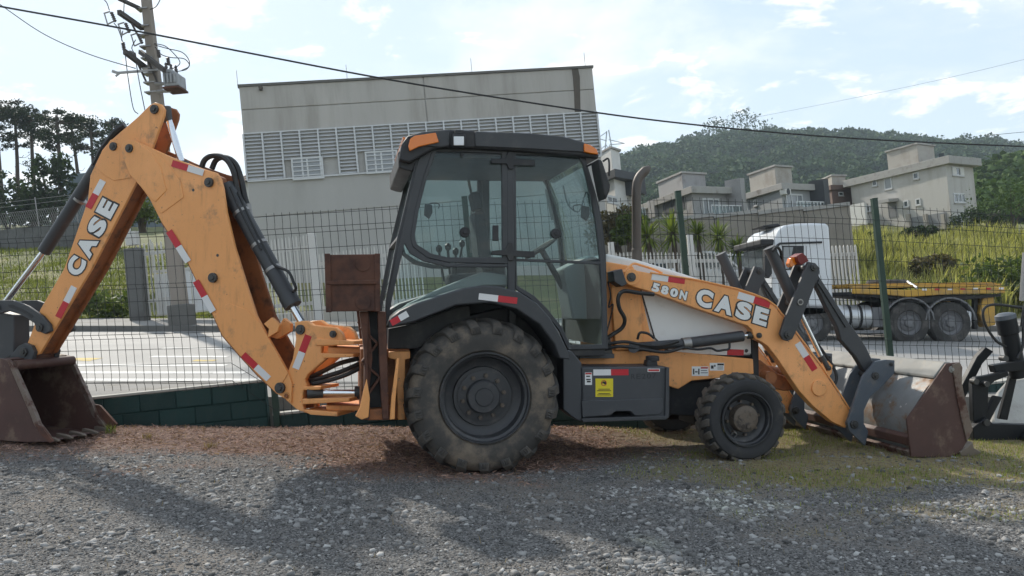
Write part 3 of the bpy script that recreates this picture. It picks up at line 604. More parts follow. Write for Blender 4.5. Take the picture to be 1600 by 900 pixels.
pane('door_lower_window', [(805, 408), (938, 411), (942, 470), (942, 540), (891, 541), (877, 512), (855, 484), (834, 463), (807, 447)], CY0 + 0.02, door)
for v in (252, 395):
    plate('door_hinge', [(768, v - 3), (790, v - 5), (795, v - 16), (801, v - 16), (803, v - 4), (836, v - 2), (836, v + 7), (803, v + 6), (803, v + 12), (795, v + 12), (792, v + 4), (768, v + 3)], CY0 - 0.025, CY0 + 0.0, BLACK, door, bev=0.004)
for (u, v) in ((726, 363), (868, 365)):
    x, z = M.pt(u, v, CY0); build(MB().disc(x, z, CY0 - 0.03, CY0 + 0.02, 0.045, 20).disc(x, z, CY0 - 0.04, CY0 - 0.028, 0.02, 16), 'window_knob', BLACK, door, bev=0.004)
for (u, v) in ((722, 241.5),):
    x, z = M.pt(u, v, CY0); build(MB().disc(x, z, CY0 - 0.008, CY0 + 0.01, 0.016, 14), 'window_bolt', BLACK, door)
plate('glass_bracket', sq(770, 352, 779, 376), CY0 - 0.01, CY0 + 0.02, BLACK, cab)
for (u, v, du) in ((668, 322, 1), (914, 325, -1)):
    plate('window_latch', [(u - 4, v - 4), (u + 7, v - 2), (u + 8, v + 10), (u + 3, v + 20), (u - 5, v + 14)], CY0 + 0.03, CY0 + 0.07, BLACK, cab, bev=0.004)
    hose('latch_wire', M, [(u, v - 2, CY0 + 0.05), (u + 8 * du, v - 5, CY0 + 0.05), (u + 18 * du, v - 3, CY0 + 0.05), (u + 17 * du, v + 4, CY0 + 0.05)], 0.005, BLACK, cab)
# roof
roof_px = [(623, 250), (627, 226), (637, 212), (660, 206), (703, 202), (737, 203), (747, 205), (830, 208), (880, 213), (913, 222), (932, 231), (937, 243), (934, 249), (912, 245), (813, 236), (740, 232), (690, 230), (676, 234), (655, 246), (640, 255)]
roof = plate('cab_roof', roof_px, 0.34, 1.90, BLACK, bev=0.03, seg=3)
plate('roof_rear_box', [(622, 236), (640, 236), (650, 250), (645, 268), (634, 266), (623, 262)], 0.40, 1.84, BLACK, roof, bev=0.012)
plate('roof_upper_shell', [(637, 213), (660, 206), (703, 202), (703, 228), (690, 230), (660, 228)], 0.325, 0.36, GREYP, roof, bev=0.01)
plate('roof_upper_shell', [(742, 205), (830, 208), (880, 213), (913, 222), (913, 238), (830, 233), (742, 229)], 0.325, 0.36, GREYP, roof, bev=0.01)
plate('marker_light', [(638, 228), (641, 217), (648, 212), (681, 207), (686, 222), (655, 229), (640, 236)], 0.305, 0.345, AMBER, roof, bev=0.006)
plate('marker_light', [(913, 224), (922, 226), (933, 233), (935, 241), (925, 240), (913, 237)], 0.305, 0.345, AMBER, roof, bev=0.006)
build(MB().prism(P([(629, 214), (633, 214), (635, 219), (630, 219)], 0.5), 0.5, 1.7), 'rear_marker_strip', AMBER, roof, bev=0.003)
wl = plate('work_light', sq(707, 209, 728, 229), 0.27, 0.34, BLACK, roof, bev=0.008)
plate('work_light_lens', sq(709, 213, 725, 227), 0.262, 0.272, LENS, wl, bev=0.004)
plate('light_bracket', sq(711, 203, 724, 209), 0.29, 0.33, BLACK, wl, bev=0.003)
# far side, rear and front of the cab
def far(pts): return M.tr(pts, CY0)
build(MB().ring(far(sideA_o), far(sideA_i), CY1 - 0.05, CY1), 'cab_frame_far', GREYP, cab)
build(MB().ring(far(door_o), far(door_i), CY1 - 0.05, CY1), 'cab_frame_far', GREYP, cab)
build(MB().prism(far([(792, 234), (802, 234), (807, 545), (797, 545)]), CY1 - 0.07, CY1), 'b_pillar', GREYP, cab)
build(MB().prism(far([(682, 236), (786, 239), (787, 403), (699, 404), (672, 398), (650, 384), (646, 371), (653, 330), (666, 277)]), CY1 - 0.03, CY1 - 0.024), 'quarter_window', GLASS, cab)
build(MB().prism(far([(805, 240), (905, 244), (912, 256), (924, 306), (932, 346), (938, 405), (805, 405)]), CY1 - 0.03, CY1 - 0.024), 'door_window', GLASS, cab)
def sheet(name, px, y0, y1, mat, parent, th=0.03):     # a wall across the cab, following a traced line
    g = [Vector((x, 0, z)) for x, z in M.tr(px, CY0)]; n = len(g)
    a = [(p.x - th / 2, p.z) for p in g] + [(p.x + th / 2, p.z) for p in reversed(g)]
    return build(MB().prism(a, y0, y1), name, mat, parent)
sheet('rear_window', [(657, 243), (632, 350), (626, 372), (608, 470)], CY0 + 0.05, CY1 - 0.05, GLASS, cab, 0.006)
sheet('windscreen', [(912, 250), (927, 305), (936, 345), (941, 400)], CY0 + 0.06, CY1 - 0.06, GLASS, cab, 0.006)
sheet('lower_windscreen', [(941, 404), (945, 470), (946, 540)], CY0 + 0.06, CY1 - 0.06, INTER, cab, 0.02)
for yy in (CY0 + 0.02, CY1 - 0.08):
    sheet('rear_pillar', [(655, 243), (624, 372), (606, 470), (604, 510)], yy, yy + 0.06, GREYP, cab, 0.035)
    sheet('front_pillar', [(913, 247), (930, 305), (939, 345), (945, 400), (948, 545)], yy, yy + 0.06, GREYP, cab, 0.035)
sheet('rear_sill', [(628, 366), (625, 374)], CY0 + 0.03, CY1 - 0.03, BLACK, cab, 0.05)
plate('headliner', [(665, 240), (905, 246), (905, 250), (660, 246)], CY0 + 0.03, CY1 - 0.03, INTER, cab)
plate('cab_floor', [(810, 545), (945, 545), (945, 556), (810, 556)], CY0 + 0.02, CY1 - 0.02, BLACK, cab)
plate('wheel_arch_trim', [(612, 500), (640, 480), (690, 464), (755, 449), (800, 452), (806, 545), (610, 545)], CY0 + 0.30, CY1 - 0.30, INTER, cab, bev=0.02)
plate('arch_shelf', [(622, 488), (640, 474), (690, 450), (735, 432), (755, 425), (795, 430), (800, 446), (755, 446), (690, 462), (640, 479)], CY0 + 0.07, CY0 + 0.32, INTER_L, cab, bev=0.02)
# seat, wheel, levers
seat = plate('operator_seat', [(700, 428), (770, 424), (790, 432), (785, 446), (705, 448)], 0.92, 1.38, SEATM, bev=0.04, seg=3)
plate('seat_back', [(741, 330), (757, 328), (772, 420), (757, 430), (748, 400)], 0.94, 1.36, SEATM, seat, bev=0.03, seg=3)
plate('head_rest', [(736, 300), (750, 298), (756, 326), (742, 328)], 1.03, 1.27, SEATM, seat, bev=0.02)
plate('side_console', [(705, 412), (790, 405), (792, 450), (708, 452)], 1.45, 1.62, INTER, seat, bev=0.02)
st = bpy.data.objects.new('steering', None)
x, z = M.pt(845, 388, 1.15)
sw = build(MB().sweep([(x + 0.19 * math.cos(a) * 0.75, 1.15 + 0.19 * math.sin(a), z + 0.19 * math.cos(a) * 0.5) for a in np.linspace(0, 2 * math.pi, 29)], 0.014, 8).cyl((x, 1.15, z), M.p3(880, 450, 1.15), 0.03).cyl((x - 0.14, 1.15, z - 0.09), (x + 0.14, 1.15, z + 0.09), 0.012), 'steering_wheel', BLACK, root)
plate('dashboard', [(880, 420), (925, 398), (938, 405), (940, 500), (895, 500)], 0.95, 1.35, INTER_L, sw, bev=0.02)
for (u, v, y, u2, v2) in ((686, 388, 1.0, 694, 440), (700, 385, 1.1, 704, 440), (712, 392, 1.2, 712, 440), (722, 380, 1.55, 716, 420)):
    lv = build(MB().cyl(M.p3(u2, v2, y), M.p3(u, v + 5, y), 0.011), 'control_lever', BLACK, root); c = M.p3(u, v, y)
    build(MB().sweep([c + Vector((0, 0, d)) for d in (-0.04, -0.02, 0.01, 0.03)], [0.016, 0.03, 0.03, 0.012], 12), 'lever_knob', BLACK, lv)
# mirrors
mir = plate('side_mirror', [(934, 248), (941, 250), (954, 289), (953, 298), (947, 312), (944, 302), (936, 262)], 0.14, 0.36, BLACK, bev=0.015, seg=3)
hose('mirror_arm', M, [(912, 262, .42), (930, 254, .36), (938, 252, .3)], 0.010, BLACK, mir); hose('mirror_arm', M, [(942, 252, .25), (951, 249, .25), (952, 275, .25)], 0.009, BLACK, mir)
mirror_far = build(MB().prism(M.tr([(934, 248), (941, 250), (954, 289), (947, 312), (936, 262)], 0.14), 1.9, 2.12), 'side_mirror', BLACK, root, bev=0.01)
# far-side wiper and grab bar seen through the glass
hose('wiper_arm', M, [(880, 290, 1.7), (888, 320, 1.72), (905, 330, 1.72), (917, 300, 1.74), (925, 345, 1.75)], 0.009, BLACK, cab)
hose('grab_bar', M, [(730, 270, 1.72), (736, 300, 1.70), (741, 312, 1.70), (736, 340, 1.70), (736, 395, 1.72)], 0.014, INTER_L, cab)

# ---------------------------------------------------------------- stabiliser legs and rear frame
def stabiliser(dy, near):
    def s(name, pts, a, b, mat, par, bev=0.006): return build(MB().prism(M.tr(pts, a), a + dy, b + dy), name, mat, par, bev=bev)
    leg = s('stabiliser_leg', [(567, 487), (576, 487), (582, 560), (572, 656), (566, 656), (570, 600)], 0.10, 0.34, RUST, root)
    s('leg_rear_flange', [(562, 487), (575, 487), (574, 560), (578, 640), (577, 656), (568, 656), (570, 560)], 0.06, 0.38, RUST, leg)
    s('leg_front_flange', [(590, 487), (603, 487), (608, 655), (598, 656), (594, 600)], 0.06, 0.38, RUST, leg)
    s('leg_web', [(570, 487), (600, 487), (603, 656), (570, 656)], 0.22, 0.25, BLACK, leg)
    for a, b in (((564, 512), (590, 537)), ((590, 537), (566, 566)), ((568, 568), (594, 590)), ((594, 590), (574, 618))):
        a, b = Vector(a), Vector(b); d = (b - a).normalized(); n = Vector((-d.y, d.x)) * 1.8
        s('leg_brace', [tuple(a + n), tuple(b + n), tuple(b - n), tuple(a - n)], 0.10, 0.23, RUST, leg, 0.003)
    pad = s('stabiliser_pad', [(508, 398), (592, 397), (592, 486), (510, 487)], -0.02, 0.30, RUST, root, 0.008)
    s('pad_rib', [(510, 439), (592, 437), (592, 444), (510, 445)], -0.04, -0.015, RUST, pad)
    s('pad_flange', [(507, 396), (516, 396), (518, 488), (509, 488)], -0.035, 0.30, RUST, pad)
    s('pad_flange', [(585, 396), (594, 396), (594, 487), (586, 487)], -0.03, 0.30, RUST, pad)
    for v in (412, 472):
        x, z = M.pt(567, v, -0.02); build(MB().disc(x, z, -0.027 + dy, -0.015 + dy, 0.062, 28), 'pad_boss', RUST, pad, bev=0.003)
    s('stabiliser_ram', [(598, 500), (604, 500), (606, 630), (600, 630)], 0.18, 0.26, BLACK, leg)
stabiliser(0.0, True); stabiliser(1.92, False)
rf = plate('rear_frame', [(563, 545), (640, 545), (640, 656), (563, 656)], 0.42, 1.82, ORANGE_D, bev=0.01)
plate('frame_upright', [(608, 550), (641, 549), (641, 560), (633, 562), (633, 656), (622, 656), (618, 562), (608, 560)], 0.30, 0.42, ORANGE, rf, bev=0.006)
plate('frame_lug', [(568, 610), (573, 592), (578, 622), (576, 652), (565, 656), (555, 650), (562, 638)], 0.03, 0.07, ORANGE, rf, bev=0.006)
plate('frame_lug', [(612, 618), (620, 560), (624, 560), (618, 625), (617, 655), (609, 656)], 0.03, 0.07, ORANGE, rf, bev=0.006)
plate('frame_cross_bar', [(574, 640), (612, 638), (612, 656), (574, 657)], 0.10, 0.36, ORANGE_D, rf, bev=0.008)
# swing hinge flanges on the carriage
for (v0, v1, u0) in ((542, 552, 512), (632, 640, 510)):
    g = M.tr([(u0, v0), (566, v0 + 1), (566, v1 + 1), (u0, v1)], 0.95); build(MB().prism(g, 0.90, 1.34), 'carriage_flange', ORANGE, rf, bev=0.01)
hose('boom_hose', M, [(560, 560, 1.0), (530, 568, 1.05), (505, 580, 1.1), (485, 590, 1.15)], 0.022, HOSE, rf)
hose('boom_hose', M, [(562, 568, 1.0), (535, 580, 1.0), (510, 588, 1.05), (485, 596, 1.1)], 0.022, HOSE, rf)
hose('boom_hose', M, [(563, 575, .95), (540, 586, .95), (515, 594, 1.0), (488, 600, 1.05)], 0.02, HOSE, rf)
rod('swing_ram_rod', M, (498, 614), 0.95, (560, 614), 0.90, 0.032, CHROME, rf); rod('swing_ram', M, (555, 614), 0.9, (585, 612), 0.88, 0.06, BLACK, rf)
rod('ram_eye', M, (480, 615), 0.95, (505, 614), 0.95, 0.045, PIN, rf)

# ---------------------------------------------------------------- backhoe: swing casting, boom, dipper, bucket
cast = bplate('swing_casting', [(460, 503), (479, 501), (489, 508), (524, 512), (533, 520), (538, 534), (520, 541), (502, 541), (501, 552), (510, 560), (496, 572), (481, 585), (476, 594), (480, 603), (474, 611), (472, 625), (474, 640), (486, 648), (463, 640), (442, 621), (437, 606), (448, 584), (457, 560), (462, 530)], -0.15, -0.09, ORANGE, bev=0.01)
g = B.tr([(460, 503), (479, 501), (489, 508), (524, 512), (533, 520), (538, 534), (520, 541), (502, 541), (501, 552), (510, 560), (496, 572), (481, 585), (476, 594), (480, 603), (474, 611), (472, 625), (474, 640), (486, 648), (463, 640), (442, 621), (437, 606), (448, 584), (457, 560), (462, 530)], -0.15)
build(MB().prism(g, 0.09, 0.15), 'casting_side', ORANGE, cast, XB, 0.01)
bplate('casting_web', [(455, 580), (474, 580), (470, 625), (474, 640), (463, 636), (443, 618)], -0.1, 0.1, ORANGE_D, cast)
for px in ([(492, 529), (552, 533), (554, 539), (492, 540)], [(500, 552), (552, 553), (552, 558), (505, 560)], [(474, 604), (501, 604), (501, 609), (474, 610)], [(472, 623), (546, 622), (546, 628), (472, 632)], [(474, 640), (527, 644), (527, 651), (484, 648)]):
    bplate('casting_flange', px, -0.17, 0.17, ORANGE, cast, 0.008)
for (u, v, r) in ((470, 515, 0.045), (521, 522, 0.032)): pin(u, v, -0.15, r, cast, B, XB)
pin(450, 618, -0.15, 0.035, cast, B, XB, mat=ORANGE_D)
tape(B, (482, 524), (462, 576), 5.5, -0.151, cast, XB, 'R')
boom_px = [(189, 232), (192, 223), (200, 218), (213, 221), (238, 232), (273, 248), (318, 264), (338, 270), (344, 279), (348, 294), (353, 330), (366, 385), (383, 440), (400, 493), (419, 528), (450, 583), (456, 600), (455, 630), (432, 615), (400, 584), (370, 551), (347, 524), (330, 487), (293, 410), (251, 345), (233, 310), (213, 283), (202, 272), (193, 248)]
boom = bplate('boom', boom_px, -0.17, -0.135, ORANGE, bev=0.006)
BP = B.tr(boom_px, -0.17)
build(MB().prism(BP, 0.135, 0.17), 'boom_side', ORANGE_D, boom, XB, 0.006)
web = [(251, 347), (293, 412), (330, 489), (347, 526), (370, 553), (400, 586), (432, 616), (440, 612), (404, 575), (376, 543), (355, 515), (340, 480), (303, 405), (262, 342)]
bplate('boom_web', web, -0.136, 0.136, ORANGE_D, boom)
bplate('boom_web', [(240, 236), (318, 266), (340, 276), (345, 300), (336, 290), (310, 273), (240, 244)], -0.136, 0.0, ORANGE_D, boom)
bplate('boom_web', [(345, 300), (350, 335), (362, 385), (380, 442), (398, 495), (390, 497), (372, 442), (354, 385), (342, 330)], 0.06, 0.136, ORANGE_D, boom)
bplate('boom_pad', [(189, 232), (192, 223), (200, 218), (213, 221), (236, 239), (251, 263), (260, 297), (243, 315), (238, 312), (202, 272), (193, 248)], -0.182, -0.169, ORANGE, boom, 0.004)
bplate('boom_pad', [(213, 222), (238, 232), (264, 259), (282, 283), (287, 308), (253, 333), (247, 330), (230, 302), (238, 312), (243, 315), (260, 297), (251, 263), (236, 239)], -0.176, -0.169, ORANGE, boom, 0.003)
bplate('boom_pad', [(344, 487), (352, 476), (358, 474), (385, 484), (405, 505), (419, 528), (450, 583), (432, 614), (400, 583), (370, 550), (347, 523), (334, 492)], -0.177, -0.169, ORANGE, boom, 0.003)
for (u, v, r) in ((203, 232, 0.042), (327, 285, 0.045), (333, 434, 0.046), (438, 606, 0.05)): pin(u, v, -0.178, r, boom, B, XB)
for (u, v) in ((302, 297), (340, 399), (371, 537), (214, 258), (221, 258)):
    x, z = B.pt(u, v, -0.17); build(MB().disc(x, z, -0.1785 if u < 230 else -0.172, -0.168, 0.014 if u > 230 else 0.005, 12), 'bolt_hole', PIN, boom, XB)
    if u < 230:
        pass
# hooked stop plates at the boom foot
bplate('boom_stop', [(412, 506), (424, 496), (436, 508), (434, 518), (418, 528), (420, 514)], -0.168, -0.12, ORANGE, boom)
bplate('boom_stop', [(436, 508), (443, 497), (454, 506), (453, 518), (434, 530), (424, 527)], 0.0, 0.05, ORANGE, boom)
for a, b in (((269, 255), (318, 270)), ((264, 361), (294, 409)), ((306, 439), (333, 487)), ((380, 554), (420, 592))): tape(B, a, b, 5.2, -0.178, boom, XB, 'R')
# boom ram
ram = rod('boom_ram', B, (354, 290), 0.0, (456, 475), 0.0, 0.078, GREYP, boom, XB, n=20)
rod('ram_collar', B, (449, 462), 0.0, (458, 478), 0.0, 0.086, GREYP, ram, XB, n=20)
rod('ram_rod', B, (452, 470), 0.0, (471, 503), 0.0, 0.036, CHROME, ram, XB)
for t in (0.23, 0.5, 0.71):
    u, v = 354 + 102 * t, 290 + 185 * t; rod('ram_clamp', B, (u - 1.2, v - 2), 0.0, (u + 1.2, v + 2), 0.0, 0.083, STEEL, ram, XB, n=20)
hose('ram_pipe', B, [(372, 300, -.02), (392, 345, -.04), (412, 385, -.05), (428, 413, -.05), (450, 424, -.05), (459, 442, -.05), (462, 452, -.04), (452, 458, -.02)], 0.014, HOSE, ram, XB)
hose('ram_pipe', B, [(360, 292, -.06), (372, 320, -.075), (392, 360, -.085), (408, 390, -.08)], 0.012, HOSE, ram, XB)
for pts in ([(314, 266, 0), (320, 250, 0), (334, 243, 0), (352, 248, 0), (364, 266, 0), (370, 292, .02), (376, 316, .02)], [(331, 264, .06), (338, 250, .06), (352, 246, .06), (368, 256, .06), (377, 280, .06), (382, 305, .06), (387, 322, .06)]):
    h = hose('boom_hose', B, pts, 0.027, HOSE, boom, XB)
    u, v, y = pts[-1]; rod('hose_fitting', B, (u, v - 3), y, (u + 4, v + 18), y, 0.03, STEEL, h, XB)
hose('boom_hose', B, [(376, 316, .02), (386, 345, .03), (396, 375, .05)], 0.02, HOSE, boom, XB); hose('boom_hose', B, [(387, 322, .06), (395, 345, .07), (404, 372, .08)], 0.02, HOSE, boom, XB)
# crowd ram between boom and dipper head
cr = rod('crowd_ram_rod', B, (261, 178), 0.0, (284, 255), 0.0, 0.032, CHROME, boom, XB)
rod('rod_eye', B, (259, 168), 0.0, (263, 190), 0.0, 0.05, PIN, cr, XB, 0.042)
rod('crowd_ram', B, (284, 255), 0.0, (326, 400), 0.0, 0.07, GREYP, cr, XB)
# dipper
dip_px = [(234, 164), (242, 160), (252, 163), (257, 171), (256, 180), (238, 231), (222, 262), (212, 287), (143, 420), (62, 553), (50, 557), (41, 541), (63, 483), (100, 420), (137, 313), (141, 274), (147, 261), (160, 234), (171, 221), (215, 183)]
dip = bplate('dipper', dip_px, -0.115, -0.085, ORANGE, bev=0.006)
DP = B.tr(dip_px, -0.115); build(MB().prism(DP, 0.085, 0.115), 'dipper_side', ORANGE_D, dip, XB, 0.006)
bplate('dipper_web', [(212, 285), (142, 420), (60, 553), (52, 556), (43, 541), (65, 483), (102, 420), (139, 313), (143, 276), (150, 262), (164, 236), (220, 262)], -0.086, 0.086, ORANGE_D, dip)
bplate('dipper_pad', [(173, 218), (190, 232), (205, 278), (178, 282), (166, 276), (150, 262), (160, 236)], -0.121, -0.114, ORANGE, dip, 0.003)
for (u, v, r) in ((242, 171, 0.045), (178, 229, 0.042)): pin(u, v, -0.118, r, dip, B, XB)
tape(B, (161, 282), (138, 325), 5.2, -0.117, dip, XB, 'W'); tape(B, (116, 448), (91, 496), 5, -0.117, dip, XB, 'W')
hose('dipper_hose', B, [(195, 196, 0), (182, 205, -.02), (173, 216, -.02), (160, 234, 0), (146, 262, .02)], 0.035, HOSE, dip, XB)
lettering('brand_letter', 'CASE', B, (123, 437), (186, 318), (100, 424), -0.117, dip, XB, DEC_W, DEC_B, 0.06, 0.115, [1.02, 1.12, 0.98, 0.92], 0.17)
# bucket ram along the dipper
br = rod('bucket_ram', B, (152, 262), 0.0, (69, 393), 0.0, 0.066, GREYP, root, XB, n=20)
rod('ram_band', B, (126, 311), 0.0, (124, 314), 0.0, 0.069, STEEL, br, XB, n=20)
rod('ram_rod', B, (73, 387), 0.0, (10, 470), 0.0, 0.03, CHROME, br, XB)
lnk = [(-14, 480), (-8, 471), (0, 469), (20, 469), (43, 478), (66, 494), (77, 507), (79, 517), (70, 522), (58, 517), (53, 505), (33, 492), (13, 486), (0, 490), (-10, 490)]
l1 = bplate('bucket_lever', lnk, -0.165, -0.125, GREYP, bev=0.008)
g = B.tr(lnk, -0.165); build(MB().prism(g, 0.125, 0.165), 'lever_side', GREYP, l1, XB, 0.008)
bplate('lever_recess', [(12, 476), (20, 476), (38, 484), (52, 494), (49, 497), (34, 487), (14, 480)], -0.168, -0.164, BLACK, l1, 0.001)
pin(63, 512, -0.165, 0.042, l1, B, XB); pin(-4, 480, -0.165, 0.04, l1, B, XB)
l2 = bplate('bucket_strut', [(-16, 485), (21, 492), (22, 552), (14, 560), (-10, 566), (-18, 540)], -0.10, 0.10, GREYP, bev=0.015)
# digging bucket
KY0, KY1 = -0.38, 0.38
bucket_near = [(-60, 585), (-30, 566), (0, 560), (10, 562), (47, 648), (53, 664), (64, 678), (77, 690), (40, 691), (0, 688), (-40, 680), (-66, 650), (-72, 615)]
digb = bplate('digging_bucket', bucket_near, KY0, KY0 + 0.025, RUST_B, bev=0.004)
KB = B.tr(bucket_near, KY0); build(MB().prism(KB, KY1 - 0.025, KY1), 'bucket_side', RUST_B, digb, XB, 0.004)
sh = B.tr([(10, 562), (0, 560), (-30, 566), (-60, 585), (-72, 615), (-66, 650), (-40, 680), (0, 688), (40, 691), (77, 690)], KY0)
c0 = Vector((sum(p[0] for p in sh) / len(sh), sum(p[1] for p in sh) / len(sh))); inn = []
for x, z in sh:
    d = c0 - Vector((x, z)); d.normalize(); inn.append((x + d.x * 0.022, z + d.y * 0.022))
build(MB().prism(sh + inn[::-1], KY0 + 0.024, KY1 - 0.024), 'bucket_shell', RUST_B, digb, XB, 0.003)
bplate('side_rim', [(10, 562), (18, 566), (55, 648), (60, 662), (74, 680), (77, 690), (64, 678), (53, 664), (47, 648)], KY0 - 0.012, KY0 + 0.03, LIP, digb, 0.004)
bplate('side_cutter', [(53, 662), (66, 668), (82, 690), (77, 692), (64, 680)], KY0 - 0.03, KY0, RUST, digb, 0.004)
g = B.tr([(10, 562), (18, 566), (55, 648), (60, 662), (74, 680), (77, 690), (64, 678), (53, 664), (47, 648)], KY0); build(MB().prism(g, KY1 - 0.03, KY1 + 0.012), 'side_rim', LIP, digb, XB, 0.004)
g = B.tr([(47, 645), (62, 648), (90, 680), (82, 690), (64, 680), (53, 664)], KY0); build(MB().prism(g, KY1, KY1 + 0.03), 'side_cutter', RUST, digb, XB, 0.004)
tx, tz = B.pt(77, 690, KY0)
for i in range(5):
    y = KY0 + 0.05 + i * (KY1 - KY0 - 0.1) / 4
    vs = []
    for (dx, z0, z1, hw) in ((-0.12, -0.005, 0.045, 0.024), (0.0, -0.005, 0.032, 0.021), (0.075, -0.005, 0.010, 0.012)):
        vs += [(tx + dx, y - hw, tz + z0), (tx + dx, y + hw, tz + z0), (tx + dx, y + hw, tz + z1), (tx + dx, y - hw, tz + z1)]
    fs = [(0, 1, 2, 3), (11, 10, 9, 8)] + [(4 * s_ + k_, 4 * s_ + 4 + k_, 4 * s_ + 4 + (k_ + 1) % 4, 4 * s_ + (k_ + 1) % 4) for s_ in (0, 1) for k_ in range(4)]
    build(MB().add(vs, fs), 'bucket_tooth', TOOTH, digb, XB, 0.004)
bplate('bucket_ear', [(15, 557), (28, 541), (38, 536), (48, 540), (53, 550), (50, 562), (40, 578), (28, 576), (14, 568)], -0.17, -0.12, GREYP, digb, 0.006)
g = B.tr([(15, 557), (28, 541), (38, 536), (48, 540), (53, 550), (50, 562), (40, 578), (28, 576), (14, 568)], -0.17); build(MB().prism(g, 0.12, 0.17), 'bucket_ear', GREYP, digb, XB, 0.006)
pin(38, 550, -0.17, 0.045, digb, B, XB)
rod('bucket_crossbar', B, (12, 566), KY0 + 0.02, (12, 566), KY0 + 0.02, 0.01, RUST, digb, XB) if False else None
x, z = B.pt(20, 563, KY0); build(MB().cyl((x, KY0 + 0.02, z - 0.05), (x, KY1 - 0.02, z - 0.05), 0.05, n=14), 'bucket_torque_tube', RUST_B, digb, XB)
x, z = B.pt(48, 560, -0.1); build(MB().cyl((x, -0.12, z + 0.03), (x, 0.12, z + 0.03), 0.075, n=18), 'dipper_foot', RUST, dip, XB)

# ================================================================== the ground
def road_z(D): return 0.15 + (D - 10.0) * 0.04
def land_z(x, D):
    z = np.where(D < 25, 0.15 + (D - 10) * 0.04 - 0.12, 0.63 + (D - 25) * 0.17)
    far = 0.63 + 40 * 0.17 + (D - 65) * 0.045
    z = np.where(D > 65, far, z)
    flat = np.clip((D - 60) / 200, 0, 1)               # far away the land lies level again
    z = z + flat * (x * math.tan(TILT) * 0.8 - 0.5)
    return np.where(D < 10.6, -0.35, z)
def grid(xs, ys, fn):
    X, Y = np.meshgrid(xs, ys); Z = fn(X, Y); v = np.stack([X, Y, Z], -1).reshape(-1, 3); nx, ny = len(xs), len(ys)
    i = np.arange(nx * ny).reshape(ny, nx); f = np.stack([i[:-1, :-1], i[:-1, 1:], i[1:, 1:], i[1:, :-1]], -1).reshape(-1, 4); return v, f
def vnoise(x, y, seed=0):
    r = np.random.default_rng(seed); g = r.random((64, 64)); xi, yi = np.floor(x).astype(int), np.floor(y).astype(int); fx, fy = x - xi, y - yi
    fx, fy = fx * fx * (3 - 2 * fx), fy * fy * (3 - 2 * fy); a = g[xi % 64, yi % 64]; b = g[(xi + 1) % 64, yi % 64]; c = g[xi % 64, (yi + 1) % 64]; d = g[(xi + 1) % 64, (yi + 1) % 64]
    return (a * (1 - fx) + b * fx) * (1 - fy) + (c * (1 - fx) + d * fx) * fy
def fbm(x, y, seed=0, o=4):
    s = 0; a = 0.5
    for k in range(o): s = s + a * vnoise(x * 2 ** k + 13.7 * k, y * 2 ** k + 5.1 * k, seed + k); a *= 0.5
    return s
FY0, FYAW = 2.72, RAD(5)                   # the fence line: site y at x = -2.92, and its yaw
def fence_y(x): return FY0 + (x + 2.92) * math.tan(FYAW)
def yard_z(x, y):
    z = (fbm(x * 0.7, y * 0.7, 3) - 0.47) * 0.05 + (fbm(x * 5, y * 5, 9, 3) - 0.44) * 0.022
    lit = np.exp(-((y - 2.0) / 0.6) ** 2) * np.clip((x + 6) / 2, 0, 1) * np.clip((1.6 - x) / 1.0, 0, 1)
    return z + lit * 0.05 - 0.10 * np.clip((y - 2.35) / 0.3, 0, 1)
def zone_litter(x, y):      # red pine litter along the wall, behind and under the machine
    n = fbm(x * 0.9, y * 1.3, 21); a = np.clip((y + 0.15 + (n - 0.47) * 2.2 + 0.10 * np.clip(x + 1, -3, 0)) / 0.9, 0, 1)
    return a * np.clip((2.3 - x + (n - 0.47) * 2) / 1.2, 0, 1)
def zone_grass(x, y):
    n = fbm(x * 1.1, y * 1.5, 33); a = np.clip((x - 0.9 + (n - 0.47) * 2.4) / 1.3, 0, 1)
    return a * np.clip((y + 1.75 - 0.10 * x + (n - 0.47) * 2.6) / 1.1, 0, 1)
